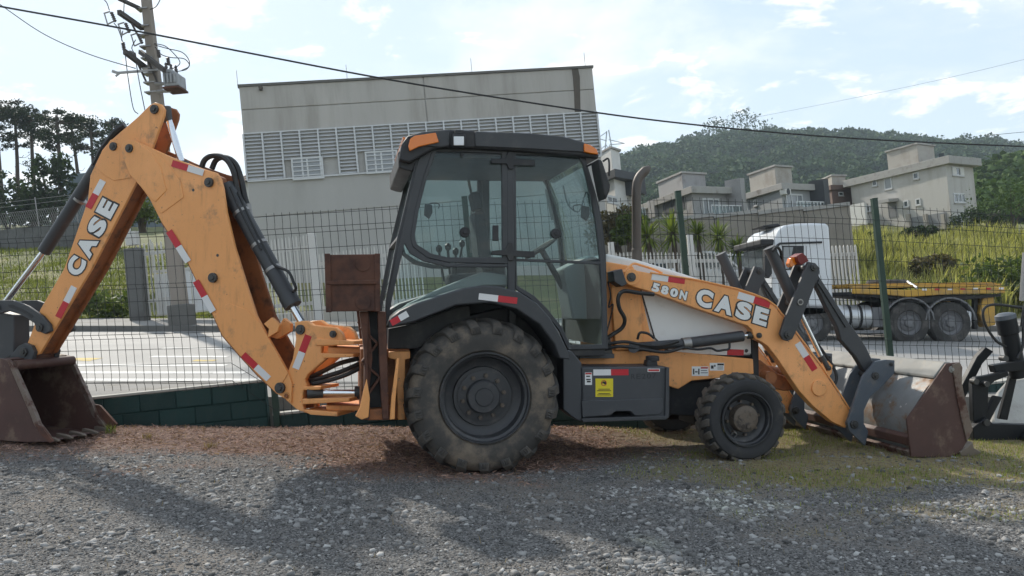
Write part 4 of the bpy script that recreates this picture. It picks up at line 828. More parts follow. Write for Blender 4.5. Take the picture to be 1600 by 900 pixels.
def attr_mat(name):
    m = bpy.data.materials.new(name); m.use_nodes = True; t = m.node_tree; b = t.nodes['Principled BSDF']; MATS[name] = m
    tc = N(t, 'ShaderNodeTexCoord'); v = tc.outputs['Object']
    def at_(nm):
        a = N(t, 'ShaderNodeAttribute'); a.attribute_name = nm; return a.outputs['Fac']
    vor = N(t, 'ShaderNodeTexVoronoi'); vor.inputs['Scale'].default_value = 75; t.links.new(v, vor.inputs['Vector'])
    vor2 = N(t, 'ShaderNodeTexVoronoi'); vor2.inputs['Scale'].default_value = 34; t.links.new(v, vor2.inputs['Vector'])
    bw2 = N(t, 'ShaderNodeRGBToBW'); t.links.new(vor.outputs['Color'], bw2.inputs[0])
    g = ramp(t, bw2.outputs[0], [(0.0, (0.055, 0.054, 0.056)), (0.5, (0.12, 0.117, 0.114)), (0.8, (0.21, 0.204, 0.195)), (1.0, (0.36, 0.35, 0.335))])
    g = mixc(t, smooth(t, noise(t, v, 0.7, 7, 0.65), 0.46, 0.62), g, mixc(t, 0.7, g, (0.21, 0.185, 0.16)))
    l = ramp(t, noise(t, v, 22, 6, 0.7), [(0.3, (0.08, 0.05, 0.04)), (0.5, (0.20, 0.13, 0.105)), (0.68, (0.34, 0.25, 0.20))])
    s = ramp(t, noise(t, v, 18, 6, 0.7), [(0.3, (0.10, 0.08, 0.05)), (0.5, (0.24, 0.195, 0.115)), (0.7, (0.23, 0.235, 0.08))])
    c = mixc(t, at_('litter'), g, l); c = mixc(t, at_('grass'), c, s)
    t.links.new(c, b.inputs['Base Color']); b.inputs['Roughness'].default_value = 0.95; b.inputs['Specular IOR Level'].default_value = 0.2
    bp = N(t, 'ShaderNodeBump'); bp.inputs['Strength'].default_value = 0.9; bp.inputs['Distance'].default_value = 0.012
    h = M_(t, 'ADD', M_(t, 'MULTIPLY', vor.outputs['Distance'], -1.0), M_(t, 'MULTIPLY', vor2.outputs['Distance'], -0.8)); t.links.new(h, bp.inputs['Height']); t.links.new(bp.outputs[0], b.inputs['Normal'])
    return m
YARD = attr_mat('yard_gravel')
v, f = grid(np.arange(-11, 11.01, 0.06), np.arange(-7.6, 3.35, 0.06), yard_z)
yard = struct(raw('yard_ground', v, f, YARD, smooth=True))
for nm, fn in (('litter', zone_litter), ('grass', zone_grass)):
    a = yard.data.attributes.new(nm, 'FLOAT', 'POINT'); a.data.foreach_set('value', fn(v[:, 0], v[:, 1]).astype(np.float32))
LAND = material('far_ground_turf', (0.11, 0.12, 0.04), 0.95, var=0.45, vs=0.25, dirt=(0.20, 0.18, 0.07), dirt_amt=(0.45, 0.65), ds=0.35, bump=0.6, bs=6)
xs = np.concatenate([np.arange(-500, -60, 40), np.arange(-60, 60, 2.0), np.arange(60, 501, 40)])
ds = np.concatenate([np.array([-60, -20, 0, 8, 10.55]), np.arange(10.65, 24.9, 1.5), np.array([24.95]), np.arange(25.2, 70, 1.2), np.arange(70, 300, 12), np.arange(300, 760, 50)])
v, f = grid(xs, ds, lambda X, D: land_z(X, D) + np.where(D > 26, (fbm(X * 0.25, D * 0.25, 5) - 0.47) * 0.7, 0)); v[:, 1] -= 6.88
struct(raw('ground', v, f, LAND, smooth=True))
# road, pavements, kerb, crossing bars
ASPH = material('sunbleached_asphalt', (0.25, 0.245, 0.235), 0.75, var=0.16, vs=0.5, dirt=(0.31, 0.30, 0.29), dirt_amt=(0.45, 0.72), ds=0.5, bump=0.25, bs=80, stretch=(0.35, 1, 1))
PAVE = material('pavement_concrete', (0.24, 0.23, 0.215), 0.9, var=0.15, vs=1.2, dirt=(0.16, 0.14, 0.11), dirt_amt=(0.5, 0.75), ds=1.0, bump=0.2, bs=50)
KERB = material('kerb_concrete', (0.13, 0.125, 0.115), 0.9, var=0.25, vs=3)
MARK = material('road_paint_white', (0.62, 0.61, 0.58), 0.8, var=0.1, vs=8, dirt=(0.25, 0.24, 0.23), dirt_amt=(0.55, 0.7), ds=5)
MARKY = material('road_paint_yellow', (0.50, 0.37, 0.10), 0.8, var=0.1, vs=8, dirt=(0.25, 0.24, 0.2), dirt_amt=(0.5, 0.65), ds=5)
def strip(name, x0, x1, D0, D1, lift, mat, th=None):
    vs = [(x0, D0 - 6.88, road_z(D0) + lift), (x1, D0 - 6.88, road_z(D0) + lift), (x1, D1 - 6.88, road_z(D1) + lift), (x0, D1 - 6.88, road_z(D1) + lift)]
    if th is None: return build(MB().add(vs, [(0, 1, 2, 3)]), name, mat, smooth=0)
    lo = [(a, b, c - th) for a, b, c in vs]
    return build(MB().add(vs + lo, [(0, 1, 2, 3), (7, 6, 5, 4), (0, 4, 5, 1), (1, 5, 6, 2), (2, 6, 7, 3), (3, 7, 4, 0)]), name, mat, smooth=0)
struct(strip('road', -120, 120, 11.3, 22.0, 0.0, ASPH, 0.2))
struct(strip('near_pavement', -120, 120, 10.0, 11.15, 0.13, PAVE, 0.5))
struct(strip('far_pavement', -120, 120, 22.15, 25.3, 0.14, PAVE, 0.4))
struct(strip('near_kerb', -120, 120, 11.15, 11.31, 0.135, KERB, 0.4)); struct(strip('far_kerb', -120, 120, 21.98, 22.15, 0.145, KERB, 0.4))
for k_, (D, dd, u0, u1) in enumerate(((17.2, 0.26, 250, 350), (15.6, 0.26, 232, 352), (14.2, 0.28, 100, 350), (13.2, 0.28, 95, 380), (12.35, 0.26, 110, 400))):
    x0, x1 = (u0 - 800) / F * D, (u1 - 800) / F * D
    struct(strip('crossing_bar', x0, x1, D, D + dd, 0.004, MARK))
struct(strip('yellow_line', (105 - 800) / F * 15.2, (150 - 800) / F * 15.2, 15.0, 15.5, 0.004, MARKY)); struct(strip('yellow_line', (300 - 800) / F * 15, (335 - 800) / F * 15, 14.95, 15.2, 0.004, MARKY))
struct(strip('edge_line', 3.0, 30, 12.4, 12.52, 0.004, MARK))

# ================================================================== block wall and wire fence
BLOCK = material('dark_green_painted_block', (0.012, 0.045, 0.042), 0.75, var=0.3, vs=5, dirt=(0.03, 0.055, 0.05), dirt_amt=(0.5, 0.75), ds=6, bump=0.25, bs=45, island=-0.18)
MORT = material('painted_mortar', (0.011, 0.040, 0.037), 0.9, var=0.2)
COPE = material('pale_wall_top', (0.42, 0.41, 0.37), 0.9, var=0.12, vs=4, bump=0.2)
def fence_pt(u, v):
    d = ray(u, v); n = Vector((-math.sin(FYAW), math.cos(FYAW), 0)); p0 = Vector((-2.92, FY0, 0)); t = n.dot(p0 - CAM) / n.dot(d); return CAM + d * t
FX = Vector((math.cos(FYAW), math.sin(FYAW), 0))
gx = (GX - GZ * 0); fxg = (FX - GZ * FX.dot(GZ)).normalized(); fyg = GZ.cross(fxg)
p_step = fence_pt(413, 597)
WF = Fr(p_step, fxg, fyg, GZ)
wall = thing('block_wall', 'dark green painted concrete block wall stepping down under the wire fence', 'wall', WF)
def wall_run(x0, x1, ztop, rows, seed):
    r = random.Random(seed); L = 0.40; H = 0.20
    build(MB().box(x0, x1, 0.012, 0.13, ztop - rows * H, ztop), 'mortar_core', MORT, wall)
    src = None
    for i in range(rows):
        x = x0 - (0.2 if i % 2 else 0.0)
        while x < x1 - 0.05:
            a, b = max(x, x0), min(x + L, x1)
            if b - a > 0.06:
                if abs(b - a - L) < 1e-6 and src is not None:
                    o = src.copy(); COL.objects.link(o); o.parent = wall
                else:
                    o = build(MB().box(-(b - a) / 2 + 0.006, (b - a) / 2 - 0.006, 0, 0.12, -H + 0.006, -0.006), 'block', BLOCK, wall, bev=0.006, seg=1)
                    if abs(b - a - L) < 1e-6: src = o
                o.location = ((a + b) / 2, r.uniform(-0.005, 0.005), ztop - i * H)
            x += L
    build(MB().box(x0, x1, -0.004, 0.155, ztop + 0.001, ztop + 0.03), 'wall_top', COPE, wall, bev=0.006)
wall_run(-10.6, 0.0, 0.0, 5, 1); wall_run(0.06, 2.45, -0.40, 4, 2); wall_run(2.5, 5.0, -0.62, 4, 3); wall_run(5.05, 9.5, -0.95, 4, 4)
WIRE = material('dark_green_wire', (0.012, 0.017, 0.015), 0.5, var=0.2); POST = material('green_post_paint', (0.013, 0.04, 0.026), 0.5, var=0.2, dirt=(0.04, 0.06, 0.05))
fence = thing('wire_mesh_fence', 'tall dark welded wire mesh fence on green posts behind the digger', 'fence', Fr((-2.92, FY0, 0), FX, Vector((-FX.y, FX.x, 0)), (0, 0, 1)))
XF = fence.matrix_basis.inverted()
tops = [(-720, 2.05), (-110, 2.22), (60, 2.30), (410, 2.44), (640, 2.56), (735, 2.60), (1065, 2.70), (1370, 2.64), (1690, 2.50), (2310, 2.4)]
bots = [(-720, 0.42), (-110, 0.42), (60, 0.40), (410, 0.42), (414, 0.05), (735, 0.10), (1065, 0.16), (1370, 0.12), (1690, 0.10), (2310, 0.08)]
def interp(tb, u):
    for (a, b), (c, d) in zip(tb, tb[1:]):
        if u <= c: return b + (d - b) * (u - a) / (c - a)
    return tb[-1][1]
def base_at(u):       # a fence-line point under pixel column u at half height
    p = fence_pt(u, 470); return Vector((p.x, p.y, 0))
post_us = [-720, -420, -110, 416, 741, 1076, 1382, 1690, 2000, 2310]
for i, u in enumerate(post_us):
    p = base_at(u); zt = interp(tops, u) + 0.06; zb = interp(bots, u + 1) - 0.45
    if i == 3: zt = 0.50
    a, b = p + GZ * (zt - 1.43) + Vector((0, 0, 1.43)), p + GZ * (zb - 1.43) + Vector((0, 0, 1.43))
    q = Fr(b, fxg, fyg, GZ); h = (a - b).length
    build(MB().box(-0.034, 0.034, -0.03, 0.03, 0, h).box(-0.037, 0.037, -0.033, 0.033, h - 0.001, h + 0.012), 'post', POST, fence, XF @ q.mat(), 0.004)
for u0, u1 in zip(post_us, post_us[1:]):
    A, C = base_at(u0), base_at(u1); L = (C - A).length; n = int(L / 0.088); mb = MB()
    def P_(t, z, off=0.0):
        p = A.lerp(C, t); return p + GZ * (z - 1.43) + Vector((0, 0, 1.43)) + Vector((FX.y, -FX.x, 0)) * off
    zt = lambda t: interp(tops, u0 + (u1 - u0) * t); zb = lambda t: interp(bots, max(u0 + 5, u0 + (u1 - u0) * t))
    hs = zt(0.5) - zb(0.5); folds = [0.05, 0.33, 0.62, 0.92]
    def yoff(k):
        return 0.03 * max(0, 1 - min(abs(k - q) for q in folds) / 0.025)
    ks = sorted([0, 1] + [q + d for q in folds for d in (-0.025, 0, 0.025)])
    for i in range(1, n):
        t = i / n; mb.sweep([P_(t, zb(t) + (zt(t) - zb(t)) * k, yoff(k)) for k in ks], 0.0031, 4, False)
    hz = [0.025, 0.05, 0.075, 0.15, 0.24, 0.305, 0.33, 0.355, 0.44, 0.53, 0.595, 0.62, 0.645, 0.73, 0.82, 0.895, 0.92, 0.945, 0.985]
    hz = [q for q in folds] + [q + d for q in folds[1:] for d in (-0.025,)] + [0.15, 0.24, 0.43, 0.52, 0.72, 0.82, 0.985]
    for k in hz:
        mb.sweep([P_(t, zb(t) + (zt(t) - zb(t)) * k, yoff(k)) for t in np.linspace(0, 1, 9)], 0.0031, 4, False)
    o = build(mb, 'mesh_panel', WIRE, fence, XF, smooth=0); o['kind'] = 'stuff'

# ================================================================== buildings
CONC = material('cast_concrete', (0.42, 0.40, 0.37), 0.9, var=0.14, vs=0.35, dirt=(0.33, 0.31, 0.28), dirt_amt=(0.42, 0.7), ds=0.9, bump=0.15, bs=12, stretch=(1.3, 1.3, 0.16))
CONC_L = material('cast_concrete_pale', (0.40, 0.39, 0.37), 0.9, var=0.08, vs=0.5, dirt=(0.36, 0.35, 0.33), dirt_amt=(0.45, 0.75), ds=0.8, bump=0.1, bs=12, stretch=(1, 1, 0.25))
DARKC = material('damp_concrete_stain', (0.10, 0.085, 0.07), 0.9, var=0.2)
SLAT = material('grey_louvre_metal', (0.55, 0.56, 0.57), 0.5, var=0.06)
SLATB = material('louvre_backing', (0.21, 0.215, 0.22), 0.8, var=0.1)
WINF = material('pale_window_frame', (0.55, 0.56, 0.56), 0.5, var=0.05)
PANE = material('dark_window_glass', (0.06, 0.075, 0.08), 0.12, var=0.2, spec=0.8)
PANE_L = material('curtained_window_glass', (0.22, 0.235, 0.245), 0.2, var=0.2, spec=0.8)
def face(pa, pb):
    ex = Vector(pb) - Vector(pa); ex = (ex - GZ * ex.dot(GZ)).normalized(); return Fr(pa, ex, GZ.cross(ex), GZ)
def rect(fr, u0, v0, u1, v1, y=0.0):
    um, vm = (u0 + u1) / 2, (v0 + v1) / 2
    xa, xb = fr.pt(u0, vm, y)[0], fr.pt(u1, vm, y)[0]; za, zb = fr.pt(um, v1, y)[1], fr.pt(um, v0, y)[1]
    return min(xa, xb), max(xa, xb), min(za, zb), max(za, zb)
def fbox(fr, X, name, rc, y0, y1, mat, parent, bev=0.0):
    return build(MB().box(rc[0], rc[1], y0, y1, rc[2], rc[3]), name, mat, parent, X, bev)
def window(fr, X, parent, rc, mull=1, frame=0.07, pane=None, sill=True, y=0.0, name='window'):
    x0, x1, z0, z1 = rc; mb = MB(); g = frame
    mb.box(x0, x1, y - 0.05, y + 0.01, z1 - g, z1).box(x0, x1, y - 0.05, y + 0.01, z0, z0 + g).box(x0, x0 + g, y - 0.05, y + 0.01, z0 + g, z1 - g).box(x1 - g, x1, y - 0.05, y + 0.01, z0 + g, z1 - g)
    for i in range(1, mull + 1):
        xm = x0 + (x1 - x0) * i / (mull + 1); mb.box(xm - g / 2, xm + g / 2, y - 0.045, y + 0.01, z0 + g, z1 - g)
    w_ = build(mb, name, WINF, parent, X)
    build(MB().box(x0 + g * 0.5, x1 - g * 0.5, y - 0.015, y + 0.005, z0 + g * 0.5, z1 - g * 0.5), 'pane', pane or PANE, w_, X)
    if sill: build(MB().box(x0 - 0.05, x1 + 0.05, y - 0.09, y, z0 - 0.06, z0 - 0.002), 'sill', CONC_L, w_, X)
    return w_
# the big hall
pL, pR = at(393, 350, 34.0), at(946, 318, 36.2)
HF = face(pL, pR); hall = thing('concrete_hall', 'large grey concrete hall with a band of louvres behind the cab', 'building', HF)
xl, xr_ = 0.0, (pR - pL).length
def hz(u, v): return HF.pt(u, v)[1]
z_top = hz(650, 121); z_band1 = hz(650, 193.5); z_band0 = hz(650, 264); z_cr = hz(500, 332)
z_mid = hz(650, 156); zb_ = -6.0
build(MB().box(xl, xr_, 0.05, 22, zb_, z_top - 0.02), 'core_wall', CONC_L, hall)
xm = HF.pt(664, 150)[0]
for x0, x1 in ((xl, xm - 0.02), (xm + 0.02, xr_)):
    build(MB().box(x0, x1, 0, 0.3, z_mid + 0.02, z_top), 'wall_panel', CONC, hall, bev=0.02)
    build(MB().box(x0, x1, 0, 0.3, z_band1, z_mid - 0.02), 'wall_panel', CONC, hall, bev=0.02)
build(MB().box(xl, xr_, 0, 0.3, z_cr + 0.02, z_band0 - 0.05), 'wall_panel', CONC_L, hall, bev=0.02)
build(MB().box(xl, xr_, 0, 0.3, zb_, z_cr - 0.02), 'wall_panel', CONC_L, hall, bev=0.02)
build(MB().box(xl - 0.05, xr_ + 0.05, -0.06, 22.05, z_top, z_top + 0.1), 'parapet_cap', KERB, hall)
st_ = HF.tr([(893, 107), (903, 106), (906, 120), (907, 170), (909, 178), (898, 178), (897, 150), (895, 122)], 0)
build(MB().prism(st_, -0.006, -0.002), 'damp_streak', DARKC, hall)
build(MB().prism(HF.tr([(405, 137), (411, 137), (410, 142), (406, 142)], 0), -0.3, 0.0), 'roof_spout', DARKC, hall)
build(MB().box(xl, xr_, 0.12, 0.2, z_band0, z_band1), 'louvre_backing', SLATB, hall)
bays = 20; bw_ = (xr_ - xl) / bays
build(MB().box(xl, xr_, -0.08, 0.1, z_band0 - 0.06, z_band0), 'louvre_rail', SLAT, hall); build(MB().box(xl, xr_, -0.08, 0.1, z_band1, z_band1 + 0.05), 'louvre_rail', SLAT, hall)
wins = [rect(HF, 456, 246, 506, 281), rect(HF, 571, 236, 622, 271)]
src = None; nsl = 13; dz = (z_band1 - z_band0) / nsl
for i in range(bays + 1):
    x = xl + i * bw_; build(MB().box(x - 0.035, x + 0.035, -0.10, 0.11, z_band0, z_band1), 'louvre_mullion', SLAT, hall)
for i in range(bays):
    for j in range(nsl):
        xc, zc_ = xl + (i + 0.5) * bw_, z_band0 + (j + 0.5) * dz
        if any(q[0] - 0.3 < xc < q[1] + 0.3 and q[2] - 0.1 < zc_ < q[3] for q in wins): continue
        if src is None:
            src = build(MB().add([(-bw_ / 2 + 0.04, -0.07, -dz * 0.36), (bw_ / 2 - 0.04, -0.07, -dz * 0.36), (bw_ / 2 - 0.04, 0.06, dz * 0.34), (-bw_ / 2 + 0.04, 0.06, dz * 0.34), (-bw_ / 2 + 0.04, -0.07, -dz * 0.42), (bw_ / 2 - 0.04, -0.07, -dz * 0.42), (bw_ / 2 - 0.04, 0.08, dz * 0.30), (-bw_ / 2 + 0.04, 0.08, dz * 0.30)], [(0, 1, 2, 3), (7, 6, 5, 4), (0, 4, 5, 1), (2, 6, 7, 3), (1, 5, 6, 2), (0, 3, 7, 4)]), 'louvre_slat', SLAT, hall); o = src
        else: o = src.copy(); COL.objects.link(o); o.parent = hall
        o.location = (xc, 0, zc_)
for q in wins:
    wn = window(HF, None, hall, q, 1, 0.07, PANE_L, False, -0.06)
    for k_ in range(1, 5):
        zz = q[2] + (q[3] - q[2]) * k_ / 5; build(MB().box(q[0], q[1], -0.115, -0.09, zz - 0.02, zz + 0.02), 'window_bar', SLAT, wn)
for u in (371, 544, 741, 920):
    x = HF.pt(u, 140)[0]; build(MB().cyl((x, 0.2, z_top), (x, 0.2, z_top + 0.75), 0.012, n=5), 'lightning_rod', STEEL, hall)

# houses on the rise to the right
def house_frame(uA, DA, uC, DC, uR, DR, vmid):
    A, C, R = at(uA, vmid, DA), at(uC, vmid, DC), at(uR, vmid, DR); return A, C, R
def house(name, label, A, C, R, v_top, v_bot, wall_m, roof_m, over=0.35, slab=0.35, group=None):
    fr = plumb(C.x, C.y, C.z); root_ = thing(name, label, 'house', fr, group); X0 = fr.mat().inverted()
    ca, cc, cr = fr.loc(A), Vector((0, 0, 0)), fr.loc(R); foot = [ca, cc, cr, ca + cr]
    zt = fr.pt(*v_top)[1]; zb = fr.pt(*v_bot)[1]
    def ext(pts, z0, z1, nm, m, par=root_, bev=0.0):
        n = len(pts); vs = [(p.x, p.y, z0) for p in pts] + [(p.x, p.y, z1) for p in pts]
        return build(MB().add(vs, [tuple(range(n - 1, -1, -1)), tuple(range(n, 2 * n))] + [(i, (i + 1) % n, n + (i + 1) % n, n + i) for i in range(n)]), nm, m, par, None, bev)
    ext(foot, zb, zt, 'wall', wall_m)
    c_ = sum(foot, Vector()) / 4
    big = [p + (p - c_).normalized() * over for p in foot]
    rf_ = ext(big, zt + 0.003, zt + slab, 'roof_slab', roof_m, bev=0.02)
    LF, RF_ = face(A, C), face(C, R)
    return dict(root=root_, fr=fr, L=(LF, X0 @ LF.mat()), R=(RF_, X0 @ RF_.mat()), zt=zt, ext=ext, foot=foot, roof=rf_, c=c_)
PLAST = material('bare_render', (0.46, 0.445, 0.415), 0.9, var=0.12, vs=0.5, dirt=(0.38, 0.355, 0.32), dirt_amt=(0.42, 0.7), ds=0.8, stretch=(1.2, 1.2, 0.25), bump=0.1)
PLAST2 = material('tan_render', (0.37, 0.345, 0.305), 0.9, var=0.1, vs=0.6, dirt=(0.3, 0.27, 0.23), dirt_amt=(0.45, 0.7), ds=0.7)
GREYW = material('grey_house_paint', (0.31, 0.305, 0.30), 0.85, var=0.08, vs=0.5, dirt=(0.2, 0.19, 0.18), dirt_amt=(0.5, 0.75), ds=0.6)
GREYW2 = material('cool_grey_house_paint', (0.31, 0.32, 0.325), 0.85, var=0.08, vs=0.5)
FASC = material('roof_fascia_concrete', (0.34, 0.33, 0.31), 0.9, var=0.12, dirt=(0.2, 0.18, 0.16), dirt_amt=(0.5, 0.75), ds=1.2)
WHW = material('white_house_paint', (0.62, 0.61, 0.58), 0.8, var=0.06, dirt=(0.5, 0.48, 0.44), dirt_amt=(0.5, 0.8), ds=0.8)
DKT = material('dark_roof_trim', (0.05, 0.053, 0.058), 0.7, var=0.1)
BRN = material('brown_house_render', (0.13, 0.085, 0.07), 0.9, var=0.12)
RAILW = material('white_railing', (0.6, 0.62, 0.63), 0.4, var=0.05)
def tower(h, f0, f1, g0, g1, hgt, m):
    a, c_, r, _ = h['foot']; P2 = lambda s_, t_: a * (1 - s_) * 1 + r * t_
    pts = [a * f1 + r * g0, a * f0 + r * g0, a * f0 + r * g1, a * f1 + r * g1]
    z0 = h['zt'] + 0.36; h['ext'](pts, z0, z0 + hgt, 'rooftop_box', m, h['roof'], 0.02)
    c0 = sum(pts, Vector()) / 4; h['ext']([p + (p - c0).normalized() * 0.15 for p in pts], z0 + hgt + 0.003, z0 + hgt + 0.12, 'rooftop_slab', FASC, h['roof'])
def railing(fr, X, parent, rc, y, n=9):
    x0, x1, z0, z1 = rc; r_ = build(MB().box(x0, x1, y - 0.03, y + 0.03, z1 - 0.06, z1), 'balcony_railing', RAILW, parent, X)
    for i in range(n + 1):
        x = x0 + (x1 - x0) * i / n; build(MB().box(x - 0.02, x + 0.02, y - 0.02, y + 0.02, z0, z1 - 0.061), 'baluster', RAILW, r_, X)
    build(MB().box(x0, x1, y - 0.008, y + 0.008, z0 + 0.1, z1 - 0.1), 'glass_panel', GLASS, r_, X)
    build(MB().box(x0, x1, y, 0.0, z0 - 0.15, z0 - 0.002), 'balcony_floor', FASC, r_, X)
# tall unfinished house
A, C, R = at(1330, 300, 66), at(1481, 290, 57), at(1523, 290, 60.5)
h5 = house('unfinished_house', 'tall unfinished pale rendered house with flat overhanging roof on the right', A, C, R, (1477, 257), (1481, 356), PLAST, FASC, 0.6, 0.55)
L, XL = h5['L']; Rf, XR = h5['R']; rt = h5['root']
for q, m_, mu in (((1363, 280, 1371, 291), PANE, 0), ((1382, 277, 1394, 296), PANE_L, 0), ((1427, 269, 1436, 280), PANE, 0), ((1412, 313, 1420, 324), PANE, 0), ((1431, 310, 1439, 321), PANE, 0), ((1345, 322, 1360, 332), PANE, 2)): window(L, XL, rt, rect(L, *q), mu, 0.09, m_)
for q in ((1487, 261, 1505, 275), (1490, 302, 1507, 317)):
    wn = window(Rf, XR, rt, rect(Rf, *q), 2, 0.09, PANE); r_ = rect(Rf, *q); wd = (r_[1] - r_[0]) / 3
    if q[1] < 280:
        fbox(Rf, XR, 'shutter', (r_[0] + 0.02, r_[0] + wd, r_[2] + 0.08, r_[3] - 0.08), -0.07, -0.052, WHW, wn); fbox(Rf, XR, 'shutter', (r_[1] - wd, r_[1] - 0.02, r_[2] + 0.08, r_[3] - 0.08), -0.07, -0.052, WHW, wn)
fbox(L, XL, 'porch_opening', rect(L, 1388, 316, 1402, 340), -0.03, 0.02, SLATB, rt); fbox(L, XL, 'garden_wall', rect(L, 1340, 318, 1386, 352), -2.0, -1.85, WHW, rt); fbox(L, XL, 'porch_canopy', rect(L, 1386, 311, 1404, 316), -0.9, 0, FASC, rt)
fbox(L, XL, 'undercroft', rect(L, 1418, 336, 1480, 356), -0.05, 0.0, SLATB, rt); fbox(Rf, XR, 'undercroft', rect(Rf, 1485, 338, 1521, 352), -0.05, 0.0, SLATB, rt)
for u in (1420, 1447, 1475): fbox(L, XL, 'pillar', rect(L, u, 334, u + 5, 358), -0.25, -0.055, PLAST2, rt)
tower(h5, 0.30, 0.62, 0.2, 0.8, 1.7, PLAST2)
fbox(L, XL, 'tower_window', rect(L, 1429, 241, 1437, 249), 2.2, 2.25, PANE, rt)
# grey terrace houses
A, C, R = at(1003, 300, 58), at(1080, 300, 50), at(1141, 300, 53)
h2 = house('grey_terrace_house', 'grey flat roofed house with glass balcony behind the palm-like plants', A, C, R, (1077, 303), (1080, 350), GREYW, FASC, 0.5, 0.42, 'houses on the rise')
L, XL = h2['L']; Rf, XR = h2['R']; rt = h2['root']
window(Rf, XR, rt, rect(Rf, 1098, 310, 1124, 339), 2, 0.1, PANE_L, False, 0, 'balcony_door'); railing(Rf, XR, rt, rect(Rf, 1090, 324, 1139, 341), -1.0)
fbox(L, XL, 'open_porch', rect(L, 1036, 308, 1070, 332), -0.03, 0.01, DKT, rt); fbox(L, XL, 'porch_column', rect(L, 1018, 312, 1028, 340), -0.25, -0.02, GREYW, rt); fbox(Rf, XR, 'party_wall', rect(Rf, 1135, 283, 1142, 345), -1.1, 0, GREYW, rt)
tower(h2, 0.25, 0.75, 0.15, 0.75, 1.25, GREYW)
A, C, R = at(1147, 300, 58), at(1221, 300, 52), at(1272, 300, 55)
h3 = house('grey_terrace_house', 'cool grey house with air conditioner box beside the tall unfinished house', A, C, R, (1219, 297), (1221, 345), GREYW2, FASC, 0.45, 0.4, 'houses on the rise')
L, XL = h3['L']; Rf, XR = h3['R']; rt = h3['root']
for q in ((1160, 316, 1169, 329), (1178, 312, 1184, 322)): window(L, XL, rt, rect(L, *q), 1, 0.08)
window(Rf, XR, rt, rect(Rf, 1228, 303, 1254, 328), 2, 0.1, PANE_L, False, 0, 'balcony_door'); railing(Rf, XR, rt, rect(Rf, 1224, 318, 1272, 329), -0.9)
ac = fbox(Rf, XR, 'air_conditioner', rect(Rf, 1218, 297, 1227, 305), -0.4, -0.02, WHW, rt, 0.02); q = rect(Rf, 1220, 298, 1225, 304); xm_, zm_ = (q[0] + q[1]) / 2, (q[2] + q[3]) / 2
build(MB().disc(xm_, zm_, -0.42, -0.4, (q[1] - q[0]) / 2, 16), 'fan_grille', DKT, ac, XR)
fbox(Rf, XR, 'party_wall', rect(Rf, 1266, 284, 1274, 340), -1.0, 0, DKT, rt)
tower(h3, 0.15, 0.7, 0.1, 0.6, 1.3, PLAST2); 
A, C, R = at(905, 290, 56), at(960, 290, 50), at(986, 290, 53)
h1 = house('white_trimmed_house', 'white house with thick dark roof edge behind the cab mirror', A, C, R, (965, 279), (960, 350), WHW, DKT, 0.8, 0.5, 'houses on the rise')
L, XL = h1['L']; Rf, XR = h1['R']; rt = h1['root']
window(Rf, XR, rt, rect(Rf, 948, 306, 964, 318), 1, 0.12, PANE_L); fbox(Rf, XR, 'dark_side_wall', rect(Rf, 977, 280, 985, 306), -1.0, 0.3, DKT, rt)
tower(h1, 0.05, 0.5, 0.1, 0.6, 1.6, WHW)
railing(Rf, XR, rt, rect(Rf, 945, 325, 984, 339), -1.0)
A, C, R = at(1276, 305, 70), at(1300, 305, 66), at(1336, 305, 68)
h4 = house('brown_house', 'low brown rendered house squeezed between grey and unfinished houses', A, C, R, (1300, 297), (1300, 330), BRN, BRN, 0.3, 0.4, 'houses on the rise')
tower(h4, 0.2, 0.9, 0.2, 0.8, 0.9, PLAST2); L, XL = h4['L']; Rf, XR = h4['R']; window(Rf, XR, h4['root'], rect(Rf, 1310, 300, 1317, 306), 0, 0.06)
# retaining wall under the houses
pa, pb = at(925, 380, 33), at(1331, 390, 30)
WR = face(pa, pb); rw = thing('retaining_wall', 'stained concrete retaining wall below the houses behind the truck', 'wall', WR); Lr = (pb - pa).length
RWM = material('stained_retaining_concrete', (0.27, 0.245, 0.21), 0.95, var=0.18, vs=0.4, dirt=(0.16, 0.14, 0.115), dirt_amt=(0.45, 0.72), ds=0.45, stretch=(1, 1, 0.4), bump=0.2)
nseg = 6
for i in range(nseg):
    x0, x1 = Lr * i / nseg, Lr * (i + 1) / nseg
    zt = WR.pt(925 + (1331 - 925) * (i + 1) / nseg, 352 - 31 * (i + 1) / nseg)[1]
    build(MB().box(x0 + 0.01, x1 - 0.01, 0, 0.5, -4, zt), 'wall_panel', RWM, rw, bev=0.03); build(MB().box(x0, x1 , -0.05, 0.55, zt + 0.002, zt + 0.14), 'wall_coping', FASC, rw)
build(MB().box(Lr - 0.6, Lr, 0.5, 6, -4, WR.pt(1331, 321)[1] - 0.05), 'return_wall', RWM, rw)
# little buildings far left
fr = plumb_at(106, 330, 62); gb = thing('grey_shed', 'low blue grey flat roofed building behind the dipper on the left', 'building', fr)
GB = material('blue_grey_shed', (0.12, 0.15, 0.17), 0.8, var=0.1)
q = rect(fr, 106, 287, 160, 345); build(MB().box(0, 5, 0, 6, q[2] - 2, q[3]), 'wall', GB, gb); build(MB().box(-0.25, 5.2, -0.3, 6.2, q[3] + 0.002, q[3] + 0.75), 'roof_slab', GB, gb, bev=0.03); window(fr, None, gb, rect(fr, 119, 300, 127, 306), 0, 0.06, PANE_L)
fr = plumb_at(335, 300, 48); th_ = thing('tiled_roof_house', 'white house with striped tile roof half hidden behind the boom', 'house', fr)
TILE = material('clay_roof_tile', (0.30, 0.16, 0.11), 0.9, var=0.2)
q = rect(fr, 330, 285, 392, 340); build(MB().box(-1, q[1] + 2, 0.4, 5, q[2] - 3, q[3]), 'wall', WHW, th_)
